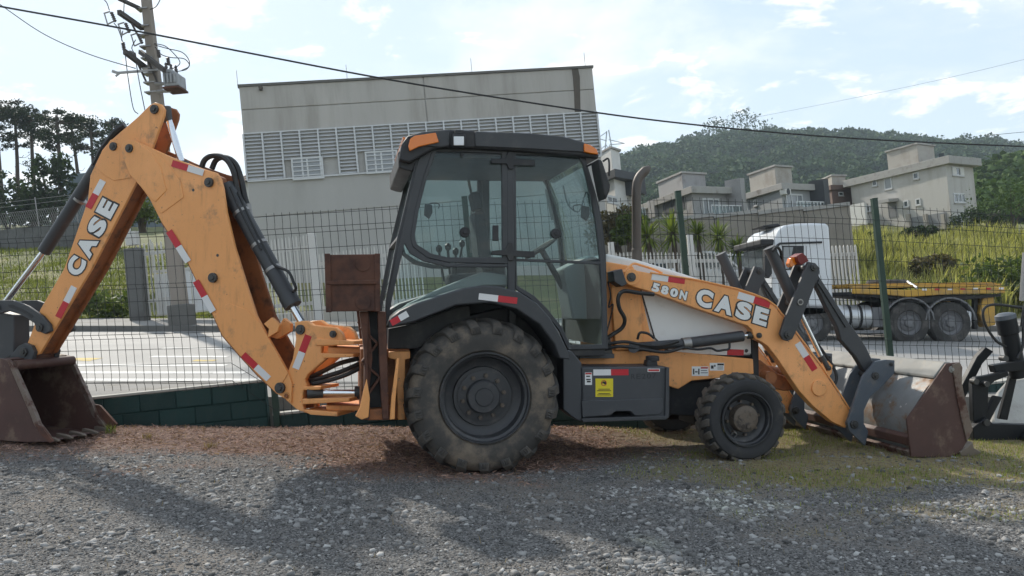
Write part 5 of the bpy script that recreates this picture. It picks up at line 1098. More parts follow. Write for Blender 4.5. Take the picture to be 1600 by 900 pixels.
z0, z1 = q[3], fr.pt(360, 262)[1]; build(MB().add([(-1.4, 0, z0), (q[1] + 2.3, 0, z0), (q[1] + 2.3, 3, z1), (-1.4, 3, z1), (-1.4, 6, z0), (q[1] + 2.3, 6, z0)], [(0, 1, 2, 3), (3, 2, 5, 4), (0, 3, 4), (1, 5, 2)]), 'roof', TILE, th_)
for i in range(16):
    x = -1.3 + i * (q[1] + 3.5) / 16; build(MB().cyl((x, -0.02, z0 + 0.02), (x, 3, z1 + 0.04), 0.05, n=6), 'tile_row', PLAST2, th_)
# far left boundary wall with wire on top
pa, pb = at(-60, 385, 47), at(185, 375, 46); FW = face(pa, pb); bwall = thing('boundary_wall', 'dull grey boundary wall topped with wire mesh behind the lawn', 'wall', FW)
GWALL = material('weathered_grey_wall', (0.13, 0.13, 0.125), 0.95, var=0.15, dirt=(0.09, 0.085, 0.08), dirt_amt=(0.45, 0.7), ds=0.8)
Lb = (pb - pa).length; zt = FW.pt(60, 352)[1]
for i in range(4): build(MB().box(Lb * i / 4 + 0.01, Lb * (i + 1) / 4 - 0.01, 0, 0.2, -3, zt - 0.03 * i), 'wall_panel', GWALL, bwall, bev=0.02)
mb = MB()
for i in range(70): mb.cyl((i * Lb / 70, 0.1, zt), ((i + 3) * Lb / 70, 0.1, zt + 0.9), 0.008, n=3).cyl(((i + 3) * Lb / 70, 0.1, zt), (i * Lb / 70, 0.1, zt + 0.9), 0.008, n=3)
for z_ in (0.9, 1.25, 1.5): mb.cyl((0, 0.1, zt + z_), (Lb, 0.1, zt + z_), 0.01, n=4)
o = build(mb, 'wire_mesh', STEEL, bwall, smooth=0); o['kind'] = 'stuff'
for i in range(5): build(MB().cyl((i * Lb / 4, 0.1, zt - 0.1), (i * Lb / 4 - 0.1, 0.1, zt + 1.6), 0.03, n=6), 'wire_post', STEEL, bwall)

# ================================================================== white picket fences and gate
PICK = material('white_picket_paint', (0.52, 0.51, 0.48), 0.6, var=0.08, dirt=(0.4, 0.37, 0.32), dirt_amt=(0.55, 0.8), ds=1.5)
def pickets(name, label, pa, pb, h0, h1, n, wd=0.055, zs=0.0, slope=0.0, rails=(0.2, 0.85)):
    """upright pickets from pa to pb (site points at their feet), heights h0..h1; slope: feet follow pa-pb"""
    fr = face(pa, pb); rt_ = thing(name, label, 'fence', fr); q = fr.loc(pb); L_ = q.x; dz_ = q.z; src_ = None
    for i in range(n + 1):
        t = i / n; hh = h0 + (h1 - h0) * t
        if src_ is None:
            src_ = build(MB().prism([(-wd / 2, 0), (wd / 2, 0), (wd / 2, 0.97), (0, 1.0), (-wd / 2, 0.97)], -0.015, 0.015), 'picket', PICK, rt_); o_ = src_
        else: o_ = src_.copy(); COL.objects.link(o_); o_.parent = rt_
        o_.location = (L_ * t, 0, dz_ * t); o_.scale = (1, 1, hh)
    for r_ in rails:
        a = (0, 0.03, h0 * r_); b = (L_, 0.03, dz_ + h1 * r_); build(MB().add([(x, y + dy, z + dz2) for x, y, z in (a, b) for dy in (-0.012, 0.03) for dz2 in (-0.05, 0.05)], [(0, 1, 3, 2), (4, 6, 7, 5), (0, 4, 5, 1), (2, 3, 7, 6), (0, 2, 6, 4), (1, 5, 7, 3)]), 'rail', PICK, rt_)
    return rt_, fr, L_, dz_
def foot(u, v, D): return at(u, v, D)
g1, f1, L1, d1 = pickets('picket_fence', 'short white picket fence between grey pier and power pole', foot(222, 495, 24.5), foot(268, 489, 24.5), 2.15, 2.15, 7, 0.04)
pier = build(MB().box(-0.21, 0.23, -0.2, 0.25, -0.1, 2.05), 'masonry_pier', GWALL, None, bev=0.02); pier.matrix_basis = plumb_at(218, 497, 24.4).mat(); tag(pier, 'squat grey masonry gate pier left of the power pole', 'pier')
cap_ = build(MB().box(-0.16, 0.16, -0.12, 0.12, 2.15, 2.55).cyl((-0.05, 0, 2.55), (-0.1, 0, 3.2), 0.03, n=6), 'pier_post', PICK, pier)
gfr = plumb_at(245, 494, 24.8); gate = thing('solid_gate', 'white sheet metal gate between pier and power pole', 'gate', gfr)
GATE = material('white_gate_sheet', (0.60, 0.61, 0.61), 0.6, var=0.05, dirt=(0.45, 0.43, 0.4), dirt_amt=(0.5, 0.8), ds=1.5)
for i in range(5): build(MB().box(i * 0.55 + 0.01, i * 0.55 + 0.54, 0, 0.04, 0.05, 1.25 + 0.03 * i), 'gate_sheet', GATE, gate, bev=0.006)
build(MB().box(0, 2.76, -0.03, 0.06, 1.28, 1.36), 'gate_rail', PICK, gate); build(MB().box(0, 2.76, -0.03, 0.06, 0.0, 0.05), 'gate_rail', PICK, gate)
for i in range(6): build(MB().box(i * 0.55 - 0.01, i * 0.55 + 0.015, -0.02, 0.05, 1.36, 2.3), 'gate_bar', PICK, gate)
g2, f2, L2, d2 = pickets('picket_fence', 'white picket fence seen between boom ram and the rusty stabiliser pad', foot(385, 508, 23.5), foot(497, 500, 23.5), 2.30, 2.45, 20, 0.035)
p_ = build(MB().box(-0.11, 0.11, -0.11, 0.11, -0.1, 2.65), 'gate_post', PICK, None, bev=0.02); p_.matrix_basis = plumb_at(500, 512, 23.2).mat(); tag(p_, 'stout white square gate post left of the stabiliser pad', 'post')
g3, f3, L3, d3 = pickets('picket_fence', 'white picket fence passing behind the stabiliser pad towards the cab', foot(503, 503, 24.5), foot(665, 490, 24.5), 2.0, 2.2, 30, 0.035)
kb = build(MB().box(0, 7.6, 0, 0.5, -0.6, 0.28), 'garden_kerb', COPE, None, bev=0.03); kb.matrix_basis = plumb_at(408, 508, 24.2).mat(); tag(kb, 'sunlit low concrete kerb under the white pickets', 'kerb')
g4, f4, L4, d4 = pickets('picket_fence', 'long white picket fence in front of the parked cars', foot(948, 490, 23.6), foot(1150, 484, 23.6), 1.75, 1.65, 34, 0.036)
for u in (960, 1084):
    x, z = f4.pt(u, 440); build(MB().box(x - 0.08, x + 0.08, -0.1, 0.02, -0.2, 2.0), 'fence_post', PICK, g4, bev=0.01)
g5, f5, L5, d5 = pickets('picket_fence', 'white pickets standing against the retaining wall behind the truck cab', foot(1298, 480, 23.6), foot(1346, 478, 23.6), 1.75, 1.75, 8, 0.05)

# ================================================================== power pole and lines
POLEC = material('pole_concrete', (0.27, 0.235, 0.20), 0.9, var=0.15, vs=2, dirt=(0.17, 0.14, 0.11), dirt_amt=(0.5, 0.75), ds=2, stretch=(1, 1, 0.2))
TIMB = material('dark_crossarm', (0.07, 0.062, 0.058), 0.85, var=0.25)
PORC = material('porcelain', (0.11, 0.10, 0.10), 0.35, var=0.2)
TRF = material('transformer_grey', (0.33, 0.34, 0.35), 0.55, var=0.08, dirt=(0.22, 0.2, 0.18), dirt_amt=(0.5, 0.8))
CABLE = material('black_cable', (0.012, 0.012, 0.013), 0.6, var=0.1)
PF = plumb_at(286, 514, 22.4)
pole = thing('power_pole', 'concrete power pole with crossarms and grey transformer behind the boom', 'utility pole', PF)
def pz(u, v): return PF.pt(u, v, 0)
xp, zt = pz(224, -30)
build(MB().add([(sx * 0.20, sy * 0.16, -0.3) for sx, sy in ((-1, -1), (1, -1), (1, 1), (-1, 1))] + [(xp * 0 + sx * 0.115 - 0.20, sy * 0.1, zt) for sx, sy in ((-1, -1), (1, -1), (1, 1), (-1, 1))], [(0, 1, 5, 4), (1, 2, 6, 5), (2, 3, 7, 6), (3, 0, 4, 7), (4, 5, 6, 7), (3, 2, 1, 0)]), 'shaft', POLEC, pole, bev=0.03)
build(MB().box(-0.28, 0.27, -0.28, 0.28, -0.4, 0.66), 'concrete_footing', KERB, pole, bev=0.03)
def bar(name, a, b, r, m, par=pole, ya=-0.15, yb=-0.15, n=6): 
    p, q = PF.p3(*a, ya), PF.p3(*b, yb); return build(MB().cyl(p, q, r, n=n), name, m, par)
def beam(name, a, b, w_, h_, m, par=pole, ya=-0.15, yb=-0.15):
    p, q = PF.p3(*a, ya), PF.p3(*b, yb); d = (q - p).normalized(); s_ = d.cross(Vector((0, 0, 1))).normalized() * w_; t_ = d.cross(s_).normalized() * h_
    vs = [c + s_ * i + t_ * j for c in (p, q) for i, j in ((-1, -1), (1, -1), (1, 1), (-1, 1))]
    return build(MB().add(vs, [(0, 1, 2, 3), (7, 6, 5, 4), (0, 4, 5, 1), (1, 5, 6, 2), (2, 6, 7, 3), (3, 7, 4, 0)]), name, m, par)
a1 = beam('crossarm', (186, 19), (222, 44), 0.05, 0.06, TIMB, ya=-1.2, yb=0.1); a2 = beam('crossarm', (195, 81), (228, 106), 0.05, 0.06, TIMB, ya=-1.0, yb=0.1); a3 = beam('crossarm', (219, 81), (257, 110), 0.045, 0.055, TIMB, ya=0.2, yb=-1.0)
beam('crossarm', (186, -2), (218, 13), 0.04, 0.04, TIMB, ya=-0.9, yb=0)
beam('arm_brace', (206, 37), (221, 66), 0.02, 0.02, TIMB, ya=-0.6, yb=-0.1); beam('arm_brace', (214, 96), (229, 129), 0.02, 0.02, TIMB, ya=-0.5, yb=-0.1); beam('arm_brace', (232, 96), (247, 131), 0.02, 0.02, TIMB)
sp = beam('street_lamp_arm', (183, 114), (247, 109), 0.028, 0.028, STEEL, ya=-0.6, yb=-0.15); beam('arm_hook', (175, 111), (184, 114), 0.03, 0.03, STEEL, sp, ya=-0.65, yb=-0.6); beam('arm_hook', (181, 119), (186, 115), 0.025, 0.025, STEEL, sp, ya=-0.65, yb=-0.6)
for v in (15, 42, 56, 74, 92, 108, 116, 130, 145):
    x, z = pz(223 + v * 0.107, v); build(MB().box(x - 0.165, x + 0.145, -0.15, 0.15, z - 0.018, z + 0.018), 'pole_band', STEEL, pole)
def insul(a, b, par, y, r=0.05):
    p, q = PF.p3(*a, y), PF.p3(*b, y); n = 11; pts = [p.lerp(q, i / (n - 1)) for i in range(n)]
    return build(MB().sweep(pts, [r if i % 2 else r * 0.55 for i in range(n)], 10), 'insulator', PORC, par)
for (u, v, y) in ((174, 19, -1.0), (196, 36, -0.7), (216, 53, -0.4)):
    s_ = insul((u, v), (u + 6, v + 15), a1, y)
    for pts in ([(u - 12, v + 2), (u - 2, v - 1)], [(u - 11, v + 2), (u - 6, v + 19)], [(u - 6, v + 19), (u + 4, v + 14)]): bar('fuse_link', *pts, 0.018, STEEL, s_, y, y)
for (u, v, y) in ((192, 66, -0.6), (209, 82, -0.5), (247, 78, -0.6), (262, 90, -0.7)): insul((u, v), (u + 2, v + 12), a2, y, 0.055)
x, z = pz(219, 95); build(MB().disc(x, z, -0.6, -0.45, 0.1, 14), 'coil', PORC, a2)
# transformer
T0 = PF.p3(268, 128, -0.5); tx_, ty_, tz_ = T0
tr_ = build(MB().box(tx_ - 0.10, tx_ + 0.28, ty_ - 0.3, ty_ + 0.3, tz_ - 0.20, tz_ + 0.16), 'transformer', TRF, pole, bev=0.04)
for i in range(4): build(MB().box(tx_ - 0.08 + 0.09 * i, tx_ - 0.03 + 0.09 * i, ty_ - 0.37, ty_ - 0.3, tz_ - 0.12, tz_ + 0.14), 'cooling_fin', TRF, tr_, bev=0.02)
build(MB().box(tx_ - 0.12, tx_ + 0.30, ty_ - 0.33, ty_ + 0.33, tz_ - 0.25, tz_ - 0.20), 'transformer_base', RUST, tr_); build(MB().box(tx_ - 0.11, tx_ + 0.14, ty_ - 0.3, ty_ + 0.3, tz_ + 0.161, tz_ + 0.26), 'transformer_lid', TRF, tr_, bev=0.02)
for i in range(3): 
    c_ = Vector((tx_ - 0.03 + 0.07 * i, ty_ - 0.2 + 0.15 * i, tz_ + 0.26)); build(MB().sweep([c_ + Vector((0, 0, 0.04 * k_)) for k_ in range(6)], [0.05, 0.03, 0.05, 0.03, 0.04, 0.015], 8), 'bushing', PORC, tr_)
bar('bracket', (243, 131), (262, 131), 0.05, STEEL, tr_, -0.2, -0.5); bar('bracket', (246, 143), (266, 142), 0.05, STEEL, tr_, -0.2, -0.5)
def pwire(pts, r=0.012, y=-0.5): return build(MB().tube([PF.p3(u, v, y) for u, v in pts], r, 5, 5), 'jumper_wire', CABLE, pole)
for pts in ([(155, -6), (166, 3), (171, 16)], [(178, 36), (184, 44), (190, 60), (195, 80), (200, 120), (208, 168), (216, 178)], [(192, 48), (190, 60), (192, 68)], [(212, 62), (206, 74), (209, 82)], [(213, 100), (218, 130), (227, 175)], [(241, 68), (258, 72), (272, 84), (281, 96), (278, 103), (268, 108)], [(241, 70), (262, 76), (285, 82), (296, 96), (292, 108), (276, 112)], [(242, 73), (252, 85), (268, 90), (288, 92), (296, 103), (284, 110)], [(252, -4), (244, 10), (234, 15)], [(194, 4), (193, 30)]): pwire(pts)
def line(name, label, pts, D, r, cat='cable'):
    P0 = [at(u, v, d) for (u, v), d in zip(pts, D if hasattr(D, '__len__') else [D] * len(pts))]; fr = Fr(P0[0], (1, 0, 0), (0, 1, 0), (0, 0, 1))
    o = build(MB().tube([p - P0[0] for p in P0], r, 6, 6), name, CABLE, None); o.matrix_basis = fr.mat(); return tag(o, label, cat)
line('overhead_cable', 'black overhead cable crossing the whole sky in front of the hall', [(-60, -2), (0, 10), (200, 46), (400, 85), (600, 123), (800, 156), (1000, 185), (1200, 206), (1400, 220), (1700, 233)], [19, 19, 19, 19.5, 20, 20.5, 21, 22, 23, 24], 0.022)
line('service_wire', 'thin wire sagging from the upper left to the power pole', [(-40, -22), (10, 14), (70, 54), (140, 85), (212, 107)], 22, 0.012)
line('service_wire', 'thin double wire running to the pole top near the photo edge', [(170, -12), (196, 4), (216, 14)], 22, 0.02)
line('transmission_line', 'faint upper transmission line above the wooded hill on the right', [(1130, 193), (1300, 160), (1480, 122), (1660, 78)], [420, 380, 340, 300], 0.06)
line('transmission_line', 'faint lower transmission line above the wooded hill on the right', [(1540, 213), (1570, 209), (1660, 201)], [320, 310, 300], 0.10)
PYL = material('pylon_steel', (0.45, 0.47, 0.48), 0.6, var=0.05)
fr = plumb_at(955, 290, 300); py = thing('transmission_tower', 'pale lattice transmission tower beside the roof of the cab', 'pylon', fr); 
def lat(name, segs, r=0.22): 
    mb = MB()
    for a, b in segs: mb.cyl(fr.p3(*a, 0), fr.p3(*b, 0), r, n=4)
    return build(mb, name, PYL, py)
lat('tower_leg', [((940, 300), (948, 205)), ((968, 300), (951, 203))]); lat('tower_brace', [((942, 280), (960, 262)), ((964, 280), (944, 262)), ((944, 262), (956, 243)), ((960, 262), (946, 243)), ((946, 243), (953, 226)), ((956, 243), (947, 226))], 0.15)
lat('tower_arm', [((934, 216), (948, 206)), ((934, 216), (948, 220)), ((953, 226), (976, 224)), ((951, 218), (976, 224)), ((936, 236), (947, 226)), ((936, 236), (947, 240)), ((952, 234), (970, 240)), ((954, 244), (970, 240))], 0.15)

# ================================================================== truck with low trailer
TW = material('white_truck_paint', (0.62, 0.64, 0.66), 0.3, var=0.04, coat=0.3, dirt=(0.45, 0.44, 0.42), dirt_amt=(0.6, 0.85), ds=1)
TK = material('truck_black_trim', (0.02, 0.02, 0.022), 0.6, var=0.15); TT = material('truck_tyre', (0.045, 0.043, 0.041), 0.9, var=0.25, dirt=(0.12, 0.11, 0.1), dirt_amt=(0.45, 0.7), ds=3)
TG = material('truck_chassis_grey', (0.17, 0.17, 0.175), 0.6, var=0.15); ALU = material('aluminium_tank', (0.55, 0.56, 0.57), 0.35, metal=0.6, var=0.1)
YEL = material('faded_yellow_deck', (0.52, 0.30, 0.05), 0.7, var=0.2, vs=3, dirt=(0.30, 0.20, 0.10), dirt_amt=(0.45, 0.7), ds=2.5)
TF = site_at(1300, 533, 19.0); truck = thing('tractor_truck', 'white tractor unit truck parked on the street behind the loader arms', 'truck', TF)
def tp(name, pts, y0, y1, m, par=truck, bev=0.03, fr=TF): return build(MB().prism(fr.tr(pts, 0.0), y0, y1), name, m, par, bev=bev)
cabp = tp('truck_cab', [(1209, 478), (1207, 430), (1208, 395), (1211, 372), (1216, 360), (1226, 352), (1245, 349), (1290, 348), (1296, 353), (1299, 400), (1303, 480)], 0, 2.45, TW, bev=0.09)
tp('side_window', [(1222, 384), (1256, 384), (1256, 422), (1226, 422), (1222, 405)], -0.012, 0.02, TK, cabp, 0.01); tp('window_pane', [(1224, 386), (1239, 386), (1232, 420), (1227, 420), (1224, 404)], -0.018, -0.010, PANE_L, cabp, 0)
tp('drip_moulding', [(1212, 383), (1218, 379), (1284, 377), (1284, 380), (1219, 382), (1214, 387)], -0.04, 0.0, TK, cabp, 0.01)
x0, z0 = TF.pt(1207, 432); _, z1 = TF.pt(1209, 384)
ws = build(MB().box(x0 - 0.02, x0 + 0.05, 0.12, 2.33, z0, z1), 'windscreen', PANE, cabp, bev=0.02); 
build(MB().box(x0 - 0.25, x0 + 0.06, 0.05, 2.4, z1 + 0.02, z1 + 0.16), 'sun_visor', TK, cabp, bev=0.03)
build(MB().box(x0 - 0.05, x0 + 0.1, 0.05, 2.4, z0 - 0.72, z0 - 0.25), 'front_grille', TK, cabp, bev=0.03); build(MB().box(x0 - 0.12, x0 + 0.5, 0.02, 2.43, 0.25, 0.72), 'bumper', TW, cabp, bev=0.06)
tp('mirror_housing', [(1190, 390), (1199, 390), (1202, 428), (1196, 436), (1190, 430)], -0.25, -0.05, TK, cabp, 0.03); build(MB().tube([TF.p3(1213, 390, -.05), TF.p3(1202, 392, -.15), TF.p3(1197, 400, -.15)], 0.02, 6), 'mirror_arm', TK, cabp)
tp('roof_hatch', [(1206, 348), (1232, 344), (1236, 349), (1210, 351)], 0.7, 1.7, TK, cabp, 0.03)
tp('door_seam', [(1218, 425), (1219, 425), (1221, 478), (1220, 478)], -0.004, 0.01, TG, cabp, 0); tp('door_seam', [(1259, 384), (1260, 384), (1263, 478), (1262, 478)], -0.004, 0.01, TG, cabp, 0); tp('door_handle', sq(1246, 432, 1255, 435), -0.03, 0.0, TK, cabp, 0.005)
tp('cab_step', [(1215, 480), (1243, 480), (1243, 520), (1218, 520)], 0.05, 0.5, TW, truck); tp('wheel_arch', [(1240, 478), (1300, 480), (1300, 495), (1292, 484), (1270, 478), (1250, 484), (1243, 500)], 0.02, 0.5, TG, truck)
tp('chassis_rail', [(1230, 486), (1525, 484), (1525, 497), (1230, 500)], 0.75, 1.75, TK, truck)
x0, z0 = TF.pt(1313, 495); x1, _ = TF.pt(1367, 495); tk_ = build(MB().cyl((x0, 0.35, z0), (x1, 0.35, z0), 0.27, n=24), 'diesel_tank', ALU, truck, bev=0.03)
for u in (1330, 1347): x_, _ = TF.pt(u, 495); build(MB().cyl((x_, 0.35, z0), (x_ + 0.06, 0.35, z0), 0.278, n=24), 'tank_strap', TK, tk_)
tp('battery_box', [(1369, 480), (1390, 480), (1390, 512), (1369, 512)], 0.2, 0.7, TG, truck); tp('side_guard', [(1300, 517), (1385, 516), (1385, 521), (1300, 522)], 0.1, 0.16, TG, truck, 0.005)
def twheel(u, v, y, rr, name='truck_wheel', par=truck, fr=TF, flip=False):
    x, z = fr.pt(u, v, 0); e = build(MB().lathe([(rr * 0.55, y + 0.03), (rr * 0.62, y), (rr * 0.9, y + 0.005), (rr * 0.985, y + 0.05), (rr, y + 0.1), (rr, y + 0.24), (rr * 0.97, y + 0.3), (rr * 0.55, y + 0.3)], x, z, 40, True), name, TT, par)
    build(MB().lathe([(rr * 0.57, y + 0.03), (rr * 0.55, y + 0.01), (rr * 0.52, y + 0.07), (rr * 0.40, y + 0.11), (rr * 0.34, y + 0.08), (rr * 0.2, y + 0.07), (rr * 0.17, y + 0.0), (0, y - 0.01)], x, z, 32, caps=False), 'rim', TG, e)
    for i in range(8): a = 2 * math.pi * i / 8; build(MB().disc(x + rr * 0.27 * math.cos(a), z + rr * 0.27 * math.sin(a), y + 0.04, y + 0.09, 0.022, 6), 'wheel_nut', TG, e)
    return e
for u in (1268, 1422, 1487):
    twheel(u, 505, 0.02, 0.49)
    x, z = TF.pt(u, 505); o = build(MB().lathe([(0.27, 2.13), (0.45, 2.12), (0.49, 2.2), (0.49, 2.36), (0.45, 2.42), (0.27, 2.4)], x, z, 28, True), 'truck_wheel', TT, truck)
for u in (1422, 1487):
    x, z = TF.pt(u, 505); n = 12; vs = []
    out_ = [(x + 0.60 * math.cos(a), z + 0.60 * math.sin(a)) for a in np.linspace(0.12, math.pi - 0.12, n)]; in_ = [(x + 0.56 * math.cos(a), z + 0.56 * math.sin(a)) for a in np.linspace(0.12, math.pi - 0.12, n)]
    build(MB().prism(out_ + in_[::-1], 0.02, 0.55), 'mudguard', TG, truck, bev=0.01)
tp('mud_flap', [(1512, 485), (1521, 487), (1520, 512), (1514, 512)], 0.05, 0.5, TW, truck); tp('mud_flap', [(1452, 480), (1456, 480), (1456, 515), (1452, 515)], 0.05, 0.5, TG, truck); tp('fifth_wheel', [(1415, 472), (1470, 472), (1478, 484), (1408, 484)], 0.7, 1.8, TK, truck)
# flat low trailer neck
RF2 = site_at(1450, 533, 19.0); trl = thing('flatbed_trailer', 'faded yellow timber decked trailer neck above the truck rear wheels', 'trailer', RF2)
def rp(name, pts, y0, y1, m, par=trl, bev=0.02): return build(MB().prism(RF2.tr(pts, 0.0), y0, y1), name, m, par, bev=bev)
rp('deck_frame', [(1335, 456), (1400, 457), (1420, 465), (1480, 461), (1569, 459), (1569, 463), (1500, 470), (1440, 474), (1400, 468), (1335, 462)], 0.1, 2.4, TK); rp('side_beam', [(1333, 451), (1420, 453), (1470, 450), (1570, 448), (1570, 458), (1480, 460), (1420, 464), (1390, 461), (1333, 459)], -0.02, 0.1, YEL)
xa, za = RF2.pt(1335, 452); xb, zb2 = RF2.pt(1568, 449); npl = 12
for i in range(npl):
    y0 = 0.08 + i * 2.3 / npl; build(MB().add([(x_, y_, z_ + h_) for x_, z_ in ((xa, za), ((xa + xb) / 2, za + 0.02), (xb, zb2)) for y_ in (y0, y0 + 2.3 / npl - 0.03) for h_ in (0.03 + 0.02 * (i % 3), 0.09 + 0.02 * (i % 3))], [(0, 1, 3, 2), (8, 10, 11, 9)] + [q for s_ in (0, 4) for q in ((s_, s_ + 4, s_ + 5, s_ + 1), (s_ + 2, s_ + 3, s_ + 7, s_ + 6), (s_, s_ + 2, s_ + 6, s_ + 4), (s_ + 1, s_ + 5, s_ + 7, s_ + 3))]), 'deck_plank', YEL, trl)
for k_ in range(7): u = 1440 + 20 * k_; rp('reflector', sq(u, 451 - k_ * 0.3, u + 7, 454 - k_ * 0.3), -0.03, -0.019, DEC_R if k_ % 2 else TAPE_W, trl, 0)
rp('loading_ramp', [(1545, 462), (1562, 462), (1564, 508), (1548, 512), (1538, 490)], 0.2, 0.5, YEL); rp('loading_ramp', [(1545, 462), (1562, 462), (1564, 508), (1548, 512), (1538, 490)], 1.9, 2.2, YEL)
rp('landing_leg', [(1533, 462), (1540, 462), (1540, 515), (1533, 515)], 0.3, 0.42, TK)
x_, z_ = RF2.pt(1417, 443); spare = build(MB().sweep([(x_, 1.0, z_ - 0.11), (x_, 1.0, z_ - 0.07), (x_, 1.0, z_ + 0.07), (x_, 1.0, z_ + 0.11)], [0.42, 0.47, 0.47, 0.42], 28), 'spare_tyre', TT, None, bev=0.02)
spare.matrix_basis = RF2.mat(); tag(spare, 'spare truck tyre lying flat on the yellow trailer deck', 'tyre')
lr = build(MB().cyl(RF2.p3(1418, 440, 0.3), RF2.p3(1433, 450, -0.03), 0.03, n=6), 'lashing_bar', ALU, trl)

# ================================================================== parked cars behind the pickets
CARW = material('white_car_paint', (0.60, 0.60, 0.59), 0.3, var=0.03, coat=0.4); CARS = material('silver_car_paint', (0.36, 0.37, 0.38), 0.3, var=0.03, coat=0.4); CARD = material('dark_car_paint', (0.05, 0.055, 0.06), 0.3, var=0.05, coat=0.4)
def car(name, label, u, v, D, m, pickup=False, flip=1, sc_=1.0, yaw=0.0):
    fr = site_at(u, v, D, yaw); r_ = thing(name, label, 'pickup' if pickup else 'car', fr, 'cars parked behind the white pickets')
    s_ = lambda pts: [(x * flip * sc_, z * sc_) for x, z in pts]
    body = build(MB().prism(s_([(-2.15, 0.35), (-2.2, 0.75), (-2.1, 0.95), (-0.9, 1.02), (1.0, 1.0), (2.0, 0.9), (2.2, 0.65), (2.18, 0.32)]), 0, 1.7, ), 'body', m, r_, bev=0.08)
    top = [(-0.5, 1.0), (-0.35, 1.5), (0.1, 1.58), (0.75, 1.55), (1.3, 1.0)] if pickup else [(-1.9, 0.98), (-1.5, 1.4), (-0.9, 1.5), (0.3, 1.48), (1.15, 0.98)]
    build(MB().prism(s_(top), 0.12, 1.58), 'cabin', m, r_, bev=0.06)
    cx_ = sum(p[0] for p in top) / len(top); cz_ = 1.25; build(MB().prism(s_([(cx_ + (x - cx_) * 0.86, cz_ + (z - cz_) * 0.78) for x, z in top]), 0.105, 0.13), 'side_window', PANE, r_)
    for x in (-1.35, 1.35):
        build(MB().lathe([(0.18, 0.0), (0.3, -0.01), (0.33, 0.05), (0.33, 0.2), (0.18, 0.2)], x * sc_, 0.33 * sc_, 24, True), 'wheel', TT, r_)
    build(MB().box(-2.22 * sc_ * flip - 0.02, -2.22 * sc_ * flip + 0.06, -0.02, 0.25, 0.72, 1.0), 'tail_light', DEC_R, r_, bev=0.01)
    return r_
car('parked_car', 'white pickup with red tail lamp behind the long pickets', 1096, 470, 27.5, CARW, True, 1, 1.05)
car('parked_car', 'silver car peeping over the pickets left of the fence post', 1035, 470, 32.0, CARS, False, -1, 1.0)
car('parked_car', 'white car with dark windows parked beside the truck nose', 1140, 462, 31.0, CARW, False, -1, 1.05)

# ================================================================== attachment frame at the right edge
AF = site_at(1560, 690, 8.6, RAD(4)); att = thing('hydraulic_attachment', 'black hydraulic attachment frame with motor and hose loop at the right edge', 'attachment', AF)
def ap(name, pts, y0, y1, m, par=att, bev=0.008): return build(MB().prism(AF.tr(pts, 0.0), y0, y1), name, m, par, bev=bev)
ABLK = material('attachment_black', (0.010, 0.011, 0.013), 0.5, var=0.2, dirt=(0.03, 0.028, 0.026), dirt_amt=(0.55, 0.85), ds=6, spec=0.3)
ap('base_beam', [(1521, 690), (1521, 668), (1541, 652), (1552, 662), (1640, 664), (1640, 690), (1560, 688), (1540, 690)], 0.0, 0.10, ABLK); ap('side_plate', [(1526, 660), (1524, 600), (1530, 590), (1545, 588), (1580, 580), (1582, 588), (1560, 596), (1550, 605), (1548, 655)], 0.05, 0.12, ABLK)
ap('side_plate', [(1508, 625), (1522, 584), (1535, 580), (1530, 600), (1514, 655), (1508, 650)], 0.5, 0.56, ABLK); ap('tilt_arm', [(1514, 640), (1556, 560), (1570, 545), (1582, 552), (1564, 572), (1522, 655)], 0.30, 0.38, ABLK); ap('tilt_arm', [(1545, 660), (1565, 620), (1577, 622), (1556, 662)], 0.1, 0.16, ABLK)
ap('quick_hitch', [(1596, 700), (1592, 682), (1604, 668), (1640, 668), (1640, 706)], -0.15, 0.1, ABLK); ap('rear_strut', [(1586, 660), (1604, 590), (1616, 590), (1600, 662)], 0.25, 0.3, ABLK); ap('upper_frame', [(1562, 572), (1640, 560), (1640, 578), (1566, 584)], 0.1, 0.2, ABLK)
mo = build(MB().cyl(AF.p3(1592, 590, .2), AF.p3(1576, 516, .2), 0.085, n=20), 'hydraulic_motor', ABLK, att, bev=0.008); build(MB().cyl(AF.p3(1577, 522, .2), AF.p3(1571, 496, .2), 0.10, n=20), 'motor_housing', ABLK, mo, bev=0.01); build(MB().sweep([AF.p3(1571.5, 498, .2), AF.p3(1570, 492, .2), AF.p3(1569.5, 489, .2)], [0.105, 0.10, 0.06], 20), 'motor_cap', GREYB, mo)
for pts in ([(1572, 542, .15), (1556, 532, .15), (1540, 508, .15), (1536, 488, .15), (1543, 478, .15), (1560, 476, .15), (1590, 480, .15), (1620, 484, .15)], [(1596, 510, .1), (1600, 480, .1), (1606, 470, .1)], [(1590, 560, .1), (1598, 540, .1), (1600, 500, .1), (1612, 480, .1)]): build(MB().tube([AF.p3(u, v, y) for u, v, y in pts], 0.014, 7), 'hydraulic_hose', HOSE, att)
for (u, v, r_) in ((1541, 600, .03), (1541, 660, .035), (1524, 596, .03), (1570, 560, .03)): x, z = AF.pt(u, v); build(MB().disc(x, z, -0.02, 0.06, r_, 14), 'pivot_pin', PIN, att)
pst = build(MB().cyl(AF.p3(1597, 470, .9), AF.p3(1602, 395, .9), 0.03, n=8), 'steel_upright', STEEL, att)
SLAB = material('pale_sun_catch_slab', (0.40, 0.39, 0.36), 0.9, var=0.12, vs=4, dirt=(0.3, 0.28, 0.25), dirt_amt=(0.45, 0.7), ds=3, bump=0.3, bs=30)
_c, _s = math.cos(RAD(48)), math.sin(RAD(48)); _p = at(1585, 682, 9.1); SF = Fr(_p, (1, 0, 0), (0, _c, -_s), (0, _s, _c))  # added slab, tilted back to catch the sun, stands in for sunlit ground
